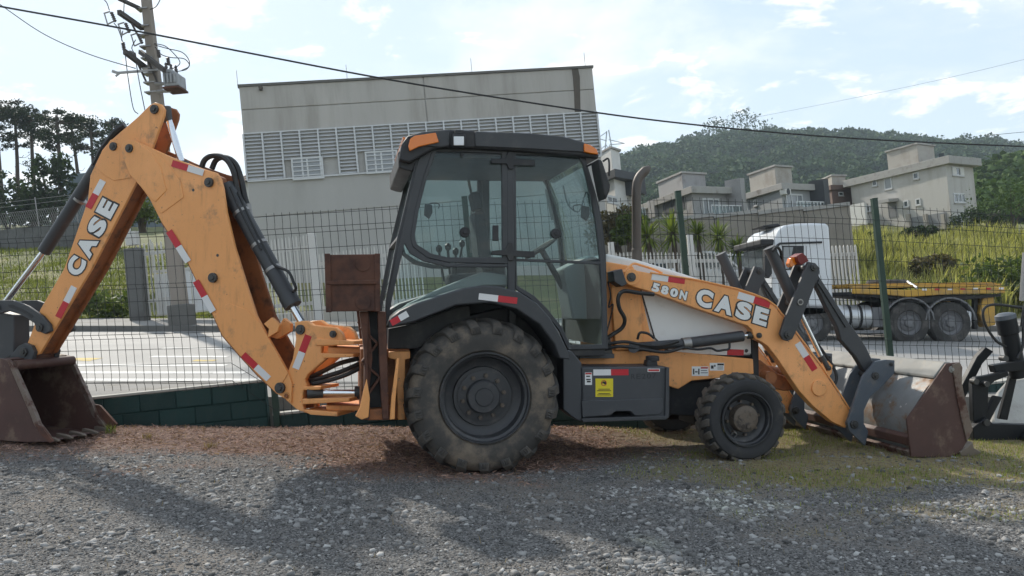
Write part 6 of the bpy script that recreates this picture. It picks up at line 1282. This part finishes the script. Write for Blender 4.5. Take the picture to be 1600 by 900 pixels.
sl = build(MB().prism(SF.tr([(1550, 682), (1552, 640), (1558, 612), (1572, 596), (1600, 590), (1680, 588), (1680, 686)], 0), 0, 0.12), 'sun_catch_slab', SLAB, None, bev=0.02); sl.matrix_basis = SF.mat(); tag(sl, 'added pale slab tilted to catch sun, standing in for bright ground behind the black attachment frame', 'slab')

# ================================================================== vegetation helpers
def leaf_mat(name, c0, c1, trans=0.35, rough=0.6, ns=0.6, isl=0.6):
    m = bpy.data.materials.new(name); m.use_nodes = True; t = m.node_tree; t.nodes.clear(); MATS[name] = m
    g = N(t, 'ShaderNodeNewGeometry'); tc = N(t, 'ShaderNodeTexCoord')
    f = M_(t, 'ADD', M_(t, 'MULTIPLY', g.outputs['Random Per Island'], isl), M_(t, 'MULTIPLY', noise(t, tc.outputs['Object'], ns, 3), 1.05 - isl), True)
    c = ramp(t, f, [(0.1, c0), (0.9, c1)])
    d = N(t, 'ShaderNodeBsdfPrincipled'); t.links.new(c, d.inputs['Base Color']); d.inputs['Roughness'].default_value = rough; d.inputs['Specular IOR Level'].default_value = 0.25
    tr = N(t, 'ShaderNodeBsdfTranslucent'); t.links.new(mixc(t, 1.0, c, (1.25, 1.3, 0.6), 'MULTIPLY'), tr.inputs[0])
    mx = N(t, 'ShaderNodeMixShader'); mx.inputs[0].default_value = trans; t.links.new(d.outputs[0], mx.inputs[1]); t.links.new(tr.outputs[0], mx.inputs[2])
    o = N(t, 'ShaderNodeOutputMaterial'); t.links.new(mx.outputs[0], o.inputs['Surface']); return m
def rot_frames(n, up=0.0, r=rng):
    a = r.normal(size=(n, 3)); a[:, 2] += up; a /= np.linalg.norm(a, axis=1)[:, None]
    b = r.normal(size=(n, 3)); b -= a * (a * b).sum(1)[:, None]; b /= np.linalg.norm(b, axis=1)[:, None]
    return a, b, np.cross(a, b)
def leaves(c, size, up=0.6, asp=0.5):
    """pointed four-cornered leaves or leaf sprays at centres c"""
    n = len(c); _, b, d = rot_frames(n, up); s = np.broadcast_to(np.asarray(size), (n,))[:, None]
    v = np.stack([c - b * s, c + d * s * asp, c + b * s, c - d * s * asp], 1).reshape(-1, 3); f = np.arange(n * 4).reshape(n, 4); return v, f
def blades(p, h, wd, lean=0.5, r=rng, curl=1.0):
    n = len(p); a = r.uniform(0, 2 * np.pi, n); dr = np.stack([np.cos(a), np.sin(a), np.zeros(n)], 1); sd = np.stack([-np.sin(a), np.cos(a), np.zeros(n)], 1)
    le = r.uniform(0.1, 1, n)[:, None] * lean * h[:, None]; up = np.array([0, 0, 1.0]); w_ = (np.broadcast_to(wd, (n,)))[:, None] * 0.5
    m = p + up * h[:, None] * 0.55 + dr * le * 0.35; t = p + up * (h[:, None] * (1 - 0.25 * curl * le / h[:, None])) + dr * le
    v = np.stack([p - sd * w_, p + sd * w_, m + sd * w_ * 0.7, m - sd * w_ * 0.7, t], 1).reshape(-1, 3); i = np.arange(n)[:, None] * 5
    f = np.concatenate([np.concatenate([i, i + 1, i + 2], 1), np.concatenate([i, i + 2, i + 3], 1), np.concatenate([i + 3, i + 2, i + 4], 1)]); return v, f
def ball(n, r=rng):
    a = r.normal(size=(n, 3)); return a / np.linalg.norm(a, axis=1)[:, None]
BARK = material('bark', (0.075, 0.058, 0.045), 0.95, var=0.3, vs=4, stretch=(1, 1, 0.3), bump=0.4, bs=25)
DARKL = leaf_mat('dark_conifer_leaf', (0.010, 0.020, 0.010), (0.035, 0.055, 0.022), 0.15)
BUSHD = leaf_mat('dark_bush_leaf', (0.012, 0.024, 0.010), (0.04, 0.065, 0.022), 0.25)
FORL = leaf_mat('forest_leaf', (0.025, 0.048, 0.021), (0.085, 0.128, 0.05), 0.08, 0.9, ns=0.11, isl=0.2)
FORR = leaf_mat('near_wood_leaf', (0.030, 0.058, 0.018), (0.105, 0.16, 0.045), 0.12, 0.9, ns=0.2, isl=0.25)
REED = leaf_mat('tall_grass_leaf', (0.055, 0.075, 0.02), (0.48, 0.45, 0.18), 0.4, ns=0.9, isl=0.75)
LAWN = leaf_mat('lawn_leaf', (0.07, 0.095, 0.022), (0.20, 0.215, 0.06), 0.4, ns=0.3)
SHRUB = leaf_mat('mid_shrub_leaf', (0.035, 0.058, 0.018), (0.13, 0.17, 0.045), 0.35, ns=0.8)
YUC = leaf_mat('yucca_leaf', (0.05, 0.085, 0.02), (0.20, 0.24, 0.06), 0.35)
BROWNL = leaf_mat('brownish_hedge_leaf', (0.05, 0.045, 0.025), (0.15, 0.12, 0.06), 0.3)

# ------------------------------------------------------------------ wooded hills
def hill(name, ridge, D0, D1, D2, z0px, leafm, ntrees, tr_, seed, fname, flabel, nq=58):
    us = np.array([a for a, _ in ridge], float); vs_ = np.array([b for _, b in ridge], float); r = np.random.default_rng(seed)
    def hz_(u, D):
        zr_ = 1.43 + (470 - np.interp(u, us, vs_)) / F * D1; zb = 1.43 + (470 - z0px) / F * D0
        t = np.clip((D - D0) / (D1 - D0), 0, 1); s_ = t * t * (3 - 2 * t) * 0.55 + t * 0.45
        back = np.clip((D - D1) / (D2 - D1), 0, 1)
        return zb + (np.maximum(zr_, zb * 0.5) - zb) * s_ * (1 - 0.8 * back ** 2) + (fbm(u * 0.02, D * 0.02, seed) - 0.47) * 0.09 * (zr_ - zb) * np.sin(np.pi * t)
    uu = np.linspace(us[0], us[-1], 120); dd = np.linspace(D0, D2, 50); U, D = np.meshgrid(uu, dd); Z = hz_(U, D); X = (U - 800) / F * D
    v = np.stack([X, D - 6.88, Z], -1).reshape(-1, 3); i = np.arange(U.size).reshape(U.shape); f = np.stack([i[:-1, :-1], i[:-1, 1:], i[1:, 1:], i[1:, :-1]], -1).reshape(-1, 4)
    struct(raw(name, v, f, HILLM, smooth=True))
    u = r.uniform(us[0], us[-1], ntrees); t = r.random(ntrees) ** 0.7; D = D0 + (D1 * 1.03 - D0) * t; keep = r.random(ntrees) < np.where((u > 930) & (u < 1640), 1, 0.25); u, D = u[keep], D[keep]; n = len(u)
    z = hz_(u, D); R = r.uniform(0.6, 1.25, n) * tr_; H = R * r.uniform(0.8, 1.3, n)
    c = np.stack([(u - 800) / F * D, D - 6.88, z + H * 0.6], 1)
    d = ball(n * nq, r).reshape(n, nq, 3); d[:, :, 2] = np.abs(d[:, :, 2]) * 1.0 - 0.15
    lump = 0.72 + 0.4 * r.random((n, nq))
    pts = c[:, None, :] + d * np.stack([R, R, H], 1)[:, None, :] * lump[:, :, None]
    v, f = leaves(pts.reshape(-1, 3), np.repeat(R * 0.18, nq) * r.uniform(0.6, 1.4, n * nq), 0.8, 0.75)
    # inner mass so that crowns are not see-through
    o = raw(fname, v, f, leafm); struct(o, 'stuff'); return hz_
HILLM = material('hillside_undergrowth', (0.03, 0.05, 0.02), 0.95, var=0.4, vs=0.03, bump=0.8, bs=0.4)
ridge1 = [(u_, v_ + 13) for u_, v_ in [(-300, 430), (300, 410), (700, 350), (900, 285), (961, 252), (1031, 234), (1097, 222), (1127, 214), (1206, 214), (1285, 212), (1337, 214), (1425, 220), (1482, 228), (1547, 224), (1600, 234), (1700, 250), (2000, 320)]]
hz1 = hill('wooded_hill', ridge1, 150, 430, 620, 372, FORL, 5400, 3.7, 11, 'hillside_forest', 'dense forest', 105)
ridge2 = [(1390, 368), (1430, 356), (1480, 330), (1515, 304), (1560, 288), (1600, 275), (1700, 258), (1900, 252), (2300, 320)]
hz2 = hill('wooded_slope', ridge2, 78, 140, 230, 352, FORR, 900, 2.3, 12, 'slope_wood', 'wood', 200)
# emergent thin trees on the ridge
rt_src = None
for k_, (u, hh) in enumerate(((1100, 9), (1110, 12), (1122, 14), (1136, 12), (1150, 15), (1162, 17), (1172, 18), (1184, 15), (1198, 12), (1210, 9))):
    D = 425.0; z = float(hz1(np.array([float(u)]), np.array([D]))[0]); fr = plumb((u - 800) / F * D, D - 6.88, z)
    r = np.random.default_rng(100 + k_); n = 90; c = np.stack([r.normal(0, 1.5, n), r.normal(0, 1.5, n), hh * (0.45 + 0.55 * r.random(n)) + 1], 1)
    t_ = thing('ridge_tree', 'thin airy tree standing clear above the ridge of the wooded hill', 'tree', fr, 'thin trees along the ridge')
    v, f = leaves(c, r.uniform(0.4, 0.9, n), 0.3, 0.6); raw('crown', v, f, FORL, t_); build(MB().cyl((0, 0, -2), (0, 0, hh * 0.95), 0.25, 0.08, 5), 'trunk', BARK, t_)

# ------------------------------------------------------------------ tall Parana-type pines far left
def umbrella_pine(u, vtop, vbase, D, spread, label, seed, thick=1.0):
    r = np.random.default_rng(seed); fr = plumb_at(u, vbase, D); H = (vbase - vtop) / F * D
    t_ = thing('umbrella_pine', label, 'tree', fr, 'umbrella pines on the left'); mb = MB(); lean = r.uniform(-0.4, 0.4)
    pts = [Vector((lean * (k / 6) ** 2, r.normal(0, 0.04), H * 0.97 * k / 6)) for k in range(7)]; mb.sweep(pts, [0.24 * (1 - 0.6 * k / 6) * thick for k in range(7)], 8)
    cs = []
    nb = 16
    for b in range(nb):
        q = r.random() ** 1.6; zb = H * (0.97 - 0.24 * q); a = 2 * math.pi * (b / nb) + r.uniform(-.3, .3); L_ = spread * (0.65 + 0.45 * r.random()) * (1 - 0.25 * q)
        p0 = Vector((lean * (zb / H) ** 2, 0, zb)); dr = Vector((math.cos(a), math.sin(a), 0))
        path = [p0, p0 + dr * L_ * 0.5 + Vector((0, 0, -0.02 * L_)), p0 + dr * L_ * 0.85 + Vector((0, 0, 0.10 * L_)), p0 + dr * L_ + Vector((0, 0, 0.24 * L_))]
        mb.sweep(spline(path, 3), 0.04, 5)
        for k in range(7):
            s_ = 0.5 + 0.6 * r.random(); c = p0 + dr * L_ * s_ + Vector((r.normal(0, .22), r.normal(0, .22), 0.22 * L_ * max(0, s_ - 0.5) + r.normal(0, 0.12)))
            cs.append(np.array(c) + ball(26, r) * r.uniform(0.16, 0.36) * np.array([1.15, 1.15, 0.6]))
    for b in range(6):                                 # a few thin dead side branches below the crown
        zb = H * r.uniform(0.35, 0.7); a = r.uniform(0, 6.28); L_ = spread * r.uniform(0.3, 0.7); p0 = Vector((lean * (zb / H) ** 2, 0, zb)); dr = Vector((math.cos(a), math.sin(a), 0))
        mb.sweep(spline([p0, p0 + dr * L_ * 0.6 + Vector((0, 0, -0.15)), p0 + dr * L_ + Vector((0, 0, 0.1))], 3), 0.018, 4)
        if r.random() < 0.6: cs.append(np.array(p0 + dr * L_) + ball(16, r) * 0.3)
    build(mb, 'trunk', BARK, t_); c = np.concatenate(cs); v, f = leaves(c, r.uniform(0.07, 0.16, len(c)), 0.4, 0.4); raw('crown', v, f, DARKL, t_)
for k_, (u, vt, vb, D, s_, lb) in enumerate(((10, 150, 395, 66, 1.7, 'leftmost umbrella pine, cut by the photo edge'), (36, 168, 395, 70, 1.6, 'second umbrella pine from the left'), (62, 172, 395, 68, 1.5, 'third umbrella pine from the left with slender trunk'), (104, 172, 390, 64, 1.9, 'broad umbrella pine with a leaning bare trunk'), (133, 178, 385, 76, 1.5, 'umbrella pine between broad pine and dipper'), (156, 190, 380, 70, 1.6, 'umbrella pine nearest left of the boom head'), (186, 184, 380, 74, 1.6, 'umbrella pine half hidden by the boom head'), (-25, 158, 395, 68, 1.7, 'umbrella pine mostly outside the left photo edge'))):
    umbrella_pine(u, vt, vb, D, s_, lb, 40 + k_)
def bush(name, label, cat, u, v, D, w_, h_, m, seed, n=1400, size=(0.10, 0.22), group=None, base=0.0, trunk=True, yaw=0):
    r = np.random.default_rng(seed); fr = plumb_at(u, v, D); t_ = thing(name, label, cat, fr, group)
    k = 14; cc = np.stack([r.uniform(-1, 1, k) * w_ * 0.42, r.uniform(-1, 1, k) * w_ * 0.35, base + (h_ - base) * (0.2 + 0.72 * r.random(k))], 1); rr = r.uniform(0.16, 0.34, k) * min(w_, h_ * 1.4)
    i = r.integers(0, k, n); c = cc[i] + ball(n, r) * (rr[i] * (0.55 + 0.5 * r.random(n)))[:, None]; c[:, 2] = np.abs(c[:, 2])
    vv, ff = leaves(c, r.uniform(*size, n), 0.5, 0.55); raw('crown' if trunk else 'foliage', vv, ff, m, t_)
    if trunk:
        mb = MB()
        for q in range(5): mb.sweep(spline([Vector((0.05 * q - 0.1, 0, -0.3)), Vector((cc[q, 0] * .4, cc[q, 1] * .4, h_ * 0.3)), Vector(cc[q])], 3), [0.06] * 4 + [0.04, 0.03, 0.02], 5)
        build(mb, 'trunk', BARK, t_)
    return t_
for k_, (u, v, w_, h_, lb) in enumerate(((12, 352, 3.6, 2.6, 'dark leafy tree under the leftmost umbrella pine'), (52, 352, 3.0, 2.6, 'dark leafy tree in the gap between pine trunks'), (84, 350, 2.8, 4.8, 'taller dark leafy tree before the blue grey shed'), (-25, 350, 3.4, 3.0, 'dark leafy tree at the left photo edge'))): bush('dark_tree', lb, 'tree', u, v, 56, w_, h_, BUSHD, 60 + k_, 1300, (0.10, 0.24), 'dark trees under the pines')
bush('round_shrub', 'green shrub on the slope seen under the bend of the boom', 'shrub', 222, 352, 34, 1.8, 1.1, SHRUB, 70, 1600, (0.05, 0.11)); bush('round_shrub', 'weedy plants on the bank left of the grey pier', 'shrub', 172, 505, 26.2, 1.6, 0.9, SHRUB, 71, 900, (0.05, 0.12), None, 0, False)
for k_, (u, v, D, w_, h_, m_, lb) in enumerate(((965, 384, 31, 1.8, 1.3, BROWNL, 'brownish hedge shrub between cab and exhaust pipe'), (985, 380, 30, 1.2, 0.9, SHRUB, 'green shrub left of the exhaust pipe'), (1395, 380, 44, 3.0, 0.7, BUSHD, 'dark shrub before the porch of the unfinished house'), (1440, 374, 44, 2.6, 0.6, BUSHD, 'dark shrub below the pillars of the unfinished house'), (1530, 364, 50, 4.0, 1.2, BUSHD, 'broad dark shrub right of the unfinished house'), (1580, 352, 52, 4.0, 2.6, FORR, 'green shrub at the far right above the tall grass'))): bush('garden_shrub', lb, 'shrub', u, v, D, w_, h_, m_, 80 + k_, 1500, (0.05, 0.13))
# yuccas
for k_, (u, v, D, s_, lb) in enumerate(((1012, 366, 25.5, 0.78, 'spiky palm-like plant right of the exhaust pipe'), (1051, 362, 25.0, 0.88, 'largest spiky palm-like plant left of the fence post'), (1089, 362, 27.5, 0.62, 'small spiky palm-like plant right of the fence post'), (1123, 368, 26.0, 0.72, 'spiky palm-like plant behind the white cars'), (1152, 385, 27.0, 0.55, 'spiky palm-like plant beside the truck roof'))):
    r = np.random.default_rng(200 + k_); fr = plumb_at(u, v, D); t_ = thing('yucca_plant', lb, 'plant', fr, 'spiky plants behind the pickets'); n = 130
    d = ball(n, r); d[:, 2] = d[:, 2] * 0.9 + 0.25; d /= np.linalg.norm(d, axis=1)[:, None]; s3 = np.cross(d, [0, 0, 1.0]); s3 /= np.linalg.norm(s3, axis=1)[:, None] + 1e-6
    L_ = r.uniform(0.7, 1.05, n)[:, None] * s_; w_ = 0.030; p0 = d * 0.05 + np.array([0, 0, -0.15]) * r.random((n, 1)); p1 = p0 + d * L_ * 0.55; p2 = p0 + d * L_ + np.array([0, 0, -0.12 * s_])
    v = np.stack([p0 - s3 * w_ * .6, p0 + s3 * w_ * .6, p1 + s3 * w_, p1 - s3 * w_, p2], 1).reshape(-1, 3); i = np.arange(n)[:, None] * 5
    f = np.concatenate([np.concatenate([i, i + 1, i + 2], 1), np.concatenate([i, i + 2, i + 3], 1), np.concatenate([i + 3, i + 2, i + 4], 1)]); raw('leaf_rosette', v, f, YUC, t_)
    build(MB().sweep([Vector((0, 0, -2.2)), Vector((0.04, 0, -1.2)), Vector((0, 0, 0))], [0.10, 0.08, 0.07], 8), 'stem', BARK, t_)
# ------------------------------------------------------------------ tall grass field and lawn
def land_at(x, D): return land_z(x, D) + np.where(D > 26, (fbm(x * 0.25, D * 0.25, 5) - 0.47) * 0.7, 0)
n = 56000; D = rng.uniform(25.6, 48, n); u = rng.uniform(1335, 1830, n); x = (u - 800) / F * D; ok = fbm(x * 0.35, D * 0.35, 51) > 0.34; x, D = x[ok], D[ok]; n = len(x)
p = np.stack([x, D - 6.88, land_at(x, D) - 0.05], 1); h = rng.uniform(0.35, 1.7, n) * (0.55 + 0.9 * fbm(x * 0.3, D * 0.3, 52)); v, f = blades(p, h, rng.uniform(0.03, 0.10, n), 0.7); struct(raw('tall_grass', v, f, REED), 'stuff')
for k_, (u, v, D, w_, h_, m_, lb) in enumerate(((1375, 480, 26.5, 1.6, 0.7, SHRUB, 'leafy weeds at the foot of the grass left of the post'), (1500, 474, 26.5, 2.6, 0.7, SHRUB, 'leafy weeds behind the yellow trailer deck'), (1575, 470, 27.5, 2.2, 1.3, SHRUB, 'dark weeds behind the trailer ramp end'), (1460, 440, 31, 1.3, 0.9, BROWNL, 'brown dry bush within the tall grass'), (1440, 478, 26.5, 2.0, 0.5, SHRUB, 'leafy weeds above the truck rear wheels'))): bush('weed_clump', lb, 'weeds', u, v, D, w_, h_, m_, 120 + k_, 1300, (0.05, 0.13), None, 0, False)
n = 26000; D = rng.uniform(25.4, 47, n); u = rng.uniform(-60, 345, n); x = (u - 800) / F * D; p = np.stack([x, D - 6.88, land_at(x, D) - 0.02], 1); h = rng.uniform(0.06, 0.22, n) * (0.6 + 0.9 * fbm(x * 0.5, D * 0.5, 53)); v, f = blades(p, h, rng.uniform(0.02, 0.05, n), 0.8); struct(raw('lawn_grass', v, f, LAWN), 'stuff')
lg = build(MB().sweep([Vector((0, 0, 0)), Vector((0.4, 0.05, 0.07)), Vector((0.8, 0, 0.02))], [0.06, 0.07, 0.03], 8), 'fallen_branch', COPE, None); lg.matrix_basis = plumb_at(178, 468, 27.5).mat(); tag(lg, 'pale bare branch lying on the bank left of the grey pier', 'branch')

# ================================================================== loose ground cover in the yard
STONE_D = material('dark_grit_stone', (0.14, 0.137, 0.134), 0.9, var=0.2, vs=20, island=0.85)
STONE_M = material('grey_gravel_stone', (0.19, 0.186, 0.18), 0.9, var=0.2, vs=20, island=0.7)
STONE_P = material('pale_gravel_stone', (0.30, 0.295, 0.285), 0.85, var=0.2, vs=30, island=0.55, bump=0.2, bs=80)
LITTER = leaf_mat('pine_litter', (0.10, 0.05, 0.04), (0.50, 0.33, 0.265), 0.15, 0.9, 3.0)
DRYG = leaf_mat('dry_grass_straw', (0.12, 0.085, 0.045), (0.34, 0.26, 0.14), 0.3, 0.8, 2.0)
TURF = leaf_mat('yard_grass', (0.09, 0.13, 0.028), (0.31, 0.33, 0.10), 0.4, 0.7, 1.5)
t5 = (1 + 5 ** 0.5) / 2
ICO = np.array([(-1, t5, 0), (1, t5, 0), (-1, -t5, 0), (1, -t5, 0), (0, -1, t5), (0, 1, t5), (0, -1, -t5), (0, 1, -t5), (t5, 0, -1), (t5, 0, 1), (-t5, 0, -1), (-t5, 0, 1)]); ICO /= np.linalg.norm(ICO[0])
ICF = np.array([(0, 11, 5), (0, 5, 1), (0, 1, 7), (0, 7, 10), (0, 10, 11), (1, 5, 9), (5, 11, 4), (11, 10, 2), (10, 7, 6), (7, 1, 8), (3, 9, 4), (3, 4, 2), (3, 2, 6), (3, 6, 8), (3, 8, 9), (4, 9, 5), (2, 4, 11), (6, 2, 10), (8, 6, 7), (9, 8, 1)])
OCT = np.array([(1, 0, 0), (-1, 0, 0), (0, 1, 0), (0, -1, 0), (0, 0, 1), (0, 0, -1)], float); OCF = np.array([(0, 2, 4), (2, 1, 4), (1, 3, 4), (3, 0, 4), (2, 0, 5), (1, 2, 5), (3, 1, 5), (0, 3, 5)])
def stones(p, s, base, bf, jag=0.3, flat=0.65):
    n, m = len(p), len(base); a, b, c = rot_frames(n); k = base[None] * (1 + rng.uniform(-jag, jag, (n, m, 1))); sc3 = np.stack([s * rng.uniform(0.8, 1.35, n), s, s * rng.uniform(0.6, 1, n)], 1)
    k = k * sc3[:, None, :]; q = k[..., 0:1] * a[:, None] + k[..., 1:2] * b[:, None] + k[..., 2:3] * c[:, None]; q[..., 2] *= flat
    v = (q + p[:, None]).reshape(-1, 3); f = (np.arange(n)[:, None, None] * m + bf[None]).reshape(-1, 3); return v, f
def yard_pts(n, y0, y1, fn=None):
    y = rng.uniform(y0, y1, n); D = y + 6.88; x = rng.uniform(-0.68, 0.68, n) * D; k = rng.random(n)
    if fn is not None: ok = k < fn(x, y); x, y = x[ok], y[ok]
    return np.stack([x, y, yard_z(x, y)], 1)
bare = lambda x, y: np.clip(1.05 - zone_litter(x, y) * 1.0 - zone_grass(x, y) * 0.85, 0, 1)
p = yard_pts(90000, -3.2, 1.2, bare); v, f = stones(p, rng.uniform(0.004, 0.0105, len(p)), OCT, OCF); struct(raw('grit', v, f, STONE_D), 'stuff')
p = yard_pts(34000, -3.2, 1.0, lambda x, y: bare(x, y) * np.clip(fbm(x * 1.2, y * 1.6, 71) * 2.6 - 0.75, 0.06, 1)); v, f = stones(p, 0.005 + rng.random(len(p)) ** 5 * 0.026, ICO, ICF, 0.5); struct(raw('gravel', v, f, STONE_M), 'stuff')
def gpx(u, v):
    d = ray(u, v); t = -CAM.z / d.z; q = CAM + d * t; return q.x, q.y
def patch(lst):
    out = []
    for u0, v0, u1, v1, n, sp in lst:
        t = rng.random(n); u = u0 + (u1 - u0) * t + rng.normal(0, sp * 2.2, n); v = v0 + (v1 - v0) * t + rng.normal(0, sp, n)
        for a, b in zip(u, v):
            if 700 < b < 930: x, y = gpx(a, b); out.append((x, y, 0))
    o = np.array(out); o[:, 2] = yard_z(o[:, 0], o[:, 1]); return o
p = patch([(945, 768, 1060, 772, 190, 6), (1040, 772, 1250, 796, 260, 7), (990, 884, 1200, 896, 130, 8), (1320, 875, 1600, 890, 60, 10), (1470, 792, 1600, 795, 60, 6), (200, 850, 480, 840, 120, 14), (380, 820, 620, 790, 110, 16), (0, 800, 300, 890, 160, 30), (300, 880, 700, 870, 60, 20), (820, 820, 900, 870, 25, 14), (1100, 860, 1560, 800, 90, 26)])
v, f = stones(p, 0.006 + rng.random(len(p)) ** 2.5 * 0.016, ICO, ICF, 0.5); p2 = yard_pts(900, -3.2, 0.4, lambda x, y: 0.25 + 0.75 * bare(x, y)); v2, f2 = stones(p2, 0.005 + rng.random(len(p2)) ** 4 * 0.018, ICO, ICF, 0.5)
struct(raw('pale_gravel', np.concatenate([v, v2]), np.concatenate([f, f2 + len(v)]), STONE_P), 'stuff')
STONE_I = material('loose_stone_grey', (0.32, 0.315, 0.305), 0.85, var=0.2, vs=12, bump=0.25, bs=60, island=-0.2); smesh = []
for q in range(6):
    bm = bmesh.new(); bmesh.ops.create_icosphere(bm, subdivisions=2, radius=1.0); rr = random.Random(q); off = Vector((rr.random() * 9, rr.random() * 9, rr.random() * 9))
    from mathutils import noise as mnoise
    for vv in bm.verts: vv.co *= 1 + 0.35 * mnoise.noise(vv.co * 1.3 + off); vv.co.z *= 0.6
    me = bpy.data.meshes.new('loose_stone'); bm.to_mesh(me); bm.free(); me.materials.append(STONE_I); smesh.append(me)
for q, (u, v, s_) in enumerate(((527, 804, 9), (568, 812, 8), (943, 829, 7), (1173, 813, 8), (812, 880, 8), (975, 803, 6), (330, 866, 8), (380, 860, 7), (90, 868, 8), (120, 892, 10), (610, 892, 7), (719, 868, 7), (870, 842, 6), (1012, 829, 6), (832, 895, 9), (1000, 890, 8), (1085, 893, 9), (1180, 894, 8), (1500, 880, 8), (1560, 870, 10), (1585, 862, 8), (1532, 795, 7), (1512, 790, 7), (1560, 775, 6), (1385, 806, 7), (1355, 800, 6), (1200, 762, 5), (470, 800, 7), (490, 795, 6), (280, 842, 7), (560, 795, 6), (60, 826, 6), (230, 840, 6), (1230, 758, 5))):
    o = bpy.data.objects.new('loose_stone', smesh[q % 6]); COL.objects.link(o); x, y = gpx(u, v); s3 = s_ / F * (y + 6.88) * 0.62
    o.matrix_basis = Matrix.Translation((x, y, float(yard_z(np.array([x]), np.array([y]))[0]) + s3 * 0.25)) @ Matrix.Rotation(q * 1.7, 4, 'Z') @ Matrix.Diagonal((s3, s3 * 0.8, s3, 1)); tag(o, 'loose pale grey stone lying on the dark gravel', 'stone', 'larger loose stones on the gravel')
# pine litter: needles and scraps
p = yard_pts(60000, -0.9, 2.75, lambda x, y: zone_litter(x, y) ** 1.5 * (1 - 0.6 * zone_grass(x, y))); n = len(p); a = rng.uniform(0, 6.283, n); L_ = rng.uniform(0.02, 0.07, n); el = rng.normal(0.1, 0.25, n)
d = np.stack([np.cos(a) * np.cos(el), np.sin(a) * np.cos(el), np.sin(el)], 1); s3 = np.stack([-np.sin(a), np.cos(a), rng.normal(0, .6, n)], 1); w_ = rng.uniform(0.0015, 0.005, n)[:, None]; p[:, 2] += 0.004 + rng.random(n) * 0.018
e = d * L_[:, None] * 0.5; v = np.stack([p - e - s3 * w_, p - e + s3 * w_, p + e + s3 * w_ * .5, p + e - s3 * w_ * .5], 1).reshape(-1, 3); struct(raw('pine_litter', v, np.arange(n * 4).reshape(n, 4), LITTER), 'stuff')
p = yard_pts(22000, -2.6, 2.6, lambda x, y: np.clip(zone_litter(x, y) * 0.3 + zone_grass(x, y) + 0.02, 0, 1)); v, f = blades(p, rng.uniform(0.015, 0.06, len(p)), rng.uniform(0.002, 0.005, len(p)), 1.6); struct(raw('dry_grass', v, f, DRYG), 'stuff')
p = yard_pts(80000, -2.6, 3.0, lambda x, y: zone_grass(x, y) * np.clip(fbm(x * 1.6, y * 2.2, 81) * 4.5 - 1.6, 0.02, 1)); v, f = blades(p, rng.uniform(0.012, 0.05, len(p)), rng.uniform(0.003, 0.007, len(p)), 1.0); struct(raw('yard_grass', v, f, TURF), 'stuff')
for k_, (u, v, s_, lb) in enumerate(((173, 684, 0.14, 'small green weed tuft by the digging bucket teeth'), (232, 690, 0.08, 'dry weed tuft on the red litter right of the bucket'), (330, 700, 0.09, 'dry weed tuft in the middle of the red litter'))):
    x, y = gpx(u, v); r = np.random.default_rng(300 + k_); n = 40; pp = np.stack([r.normal(0, 0.03, n), r.normal(0, 0.03, n), np.zeros(n)], 1); v_, f_ = blades(pp, r.uniform(0.5, 1, n) * s_, 0.006, 0.9, r)
    o = raw('weed_tuft', v_, f_, TURF if k_ == 0 else DRYG); o.matrix_basis = Matrix.Translation((x, y, float(yard_z(np.array([x]), np.array([y]))[0]))); tag(o, lb, 'weed')

# ================================================================== the air
HAZE = bpy.data.materials.new('thin_haze'); HAZE.use_nodes = True; t = HAZE.node_tree; t.nodes.clear()
pv = N(t, 'ShaderNodeVolumePrincipled'); pv.inputs['Density'].default_value = 0.00042; pv.inputs['Color'].default_value = (0.72, 0.86, 1.0, 1); pv.inputs['Anisotropy'].default_value = 0.2
o = N(t, 'ShaderNodeOutputMaterial'); t.links.new(pv.outputs[0], o.inputs['Volume'])
hz_o = build(MB().box(-560, 560, -90, 800, -75, 125), 'haze', HAZE, None, smooth=0); struct(hz_o, 'stuff')

# ================================================================== set the site on its slope
for o in list(COL.objects):
    if o.parent is None and o.type in ('MESH', 'EMPTY'):
        o.matrix_basis = RT @ o.matrix_basis
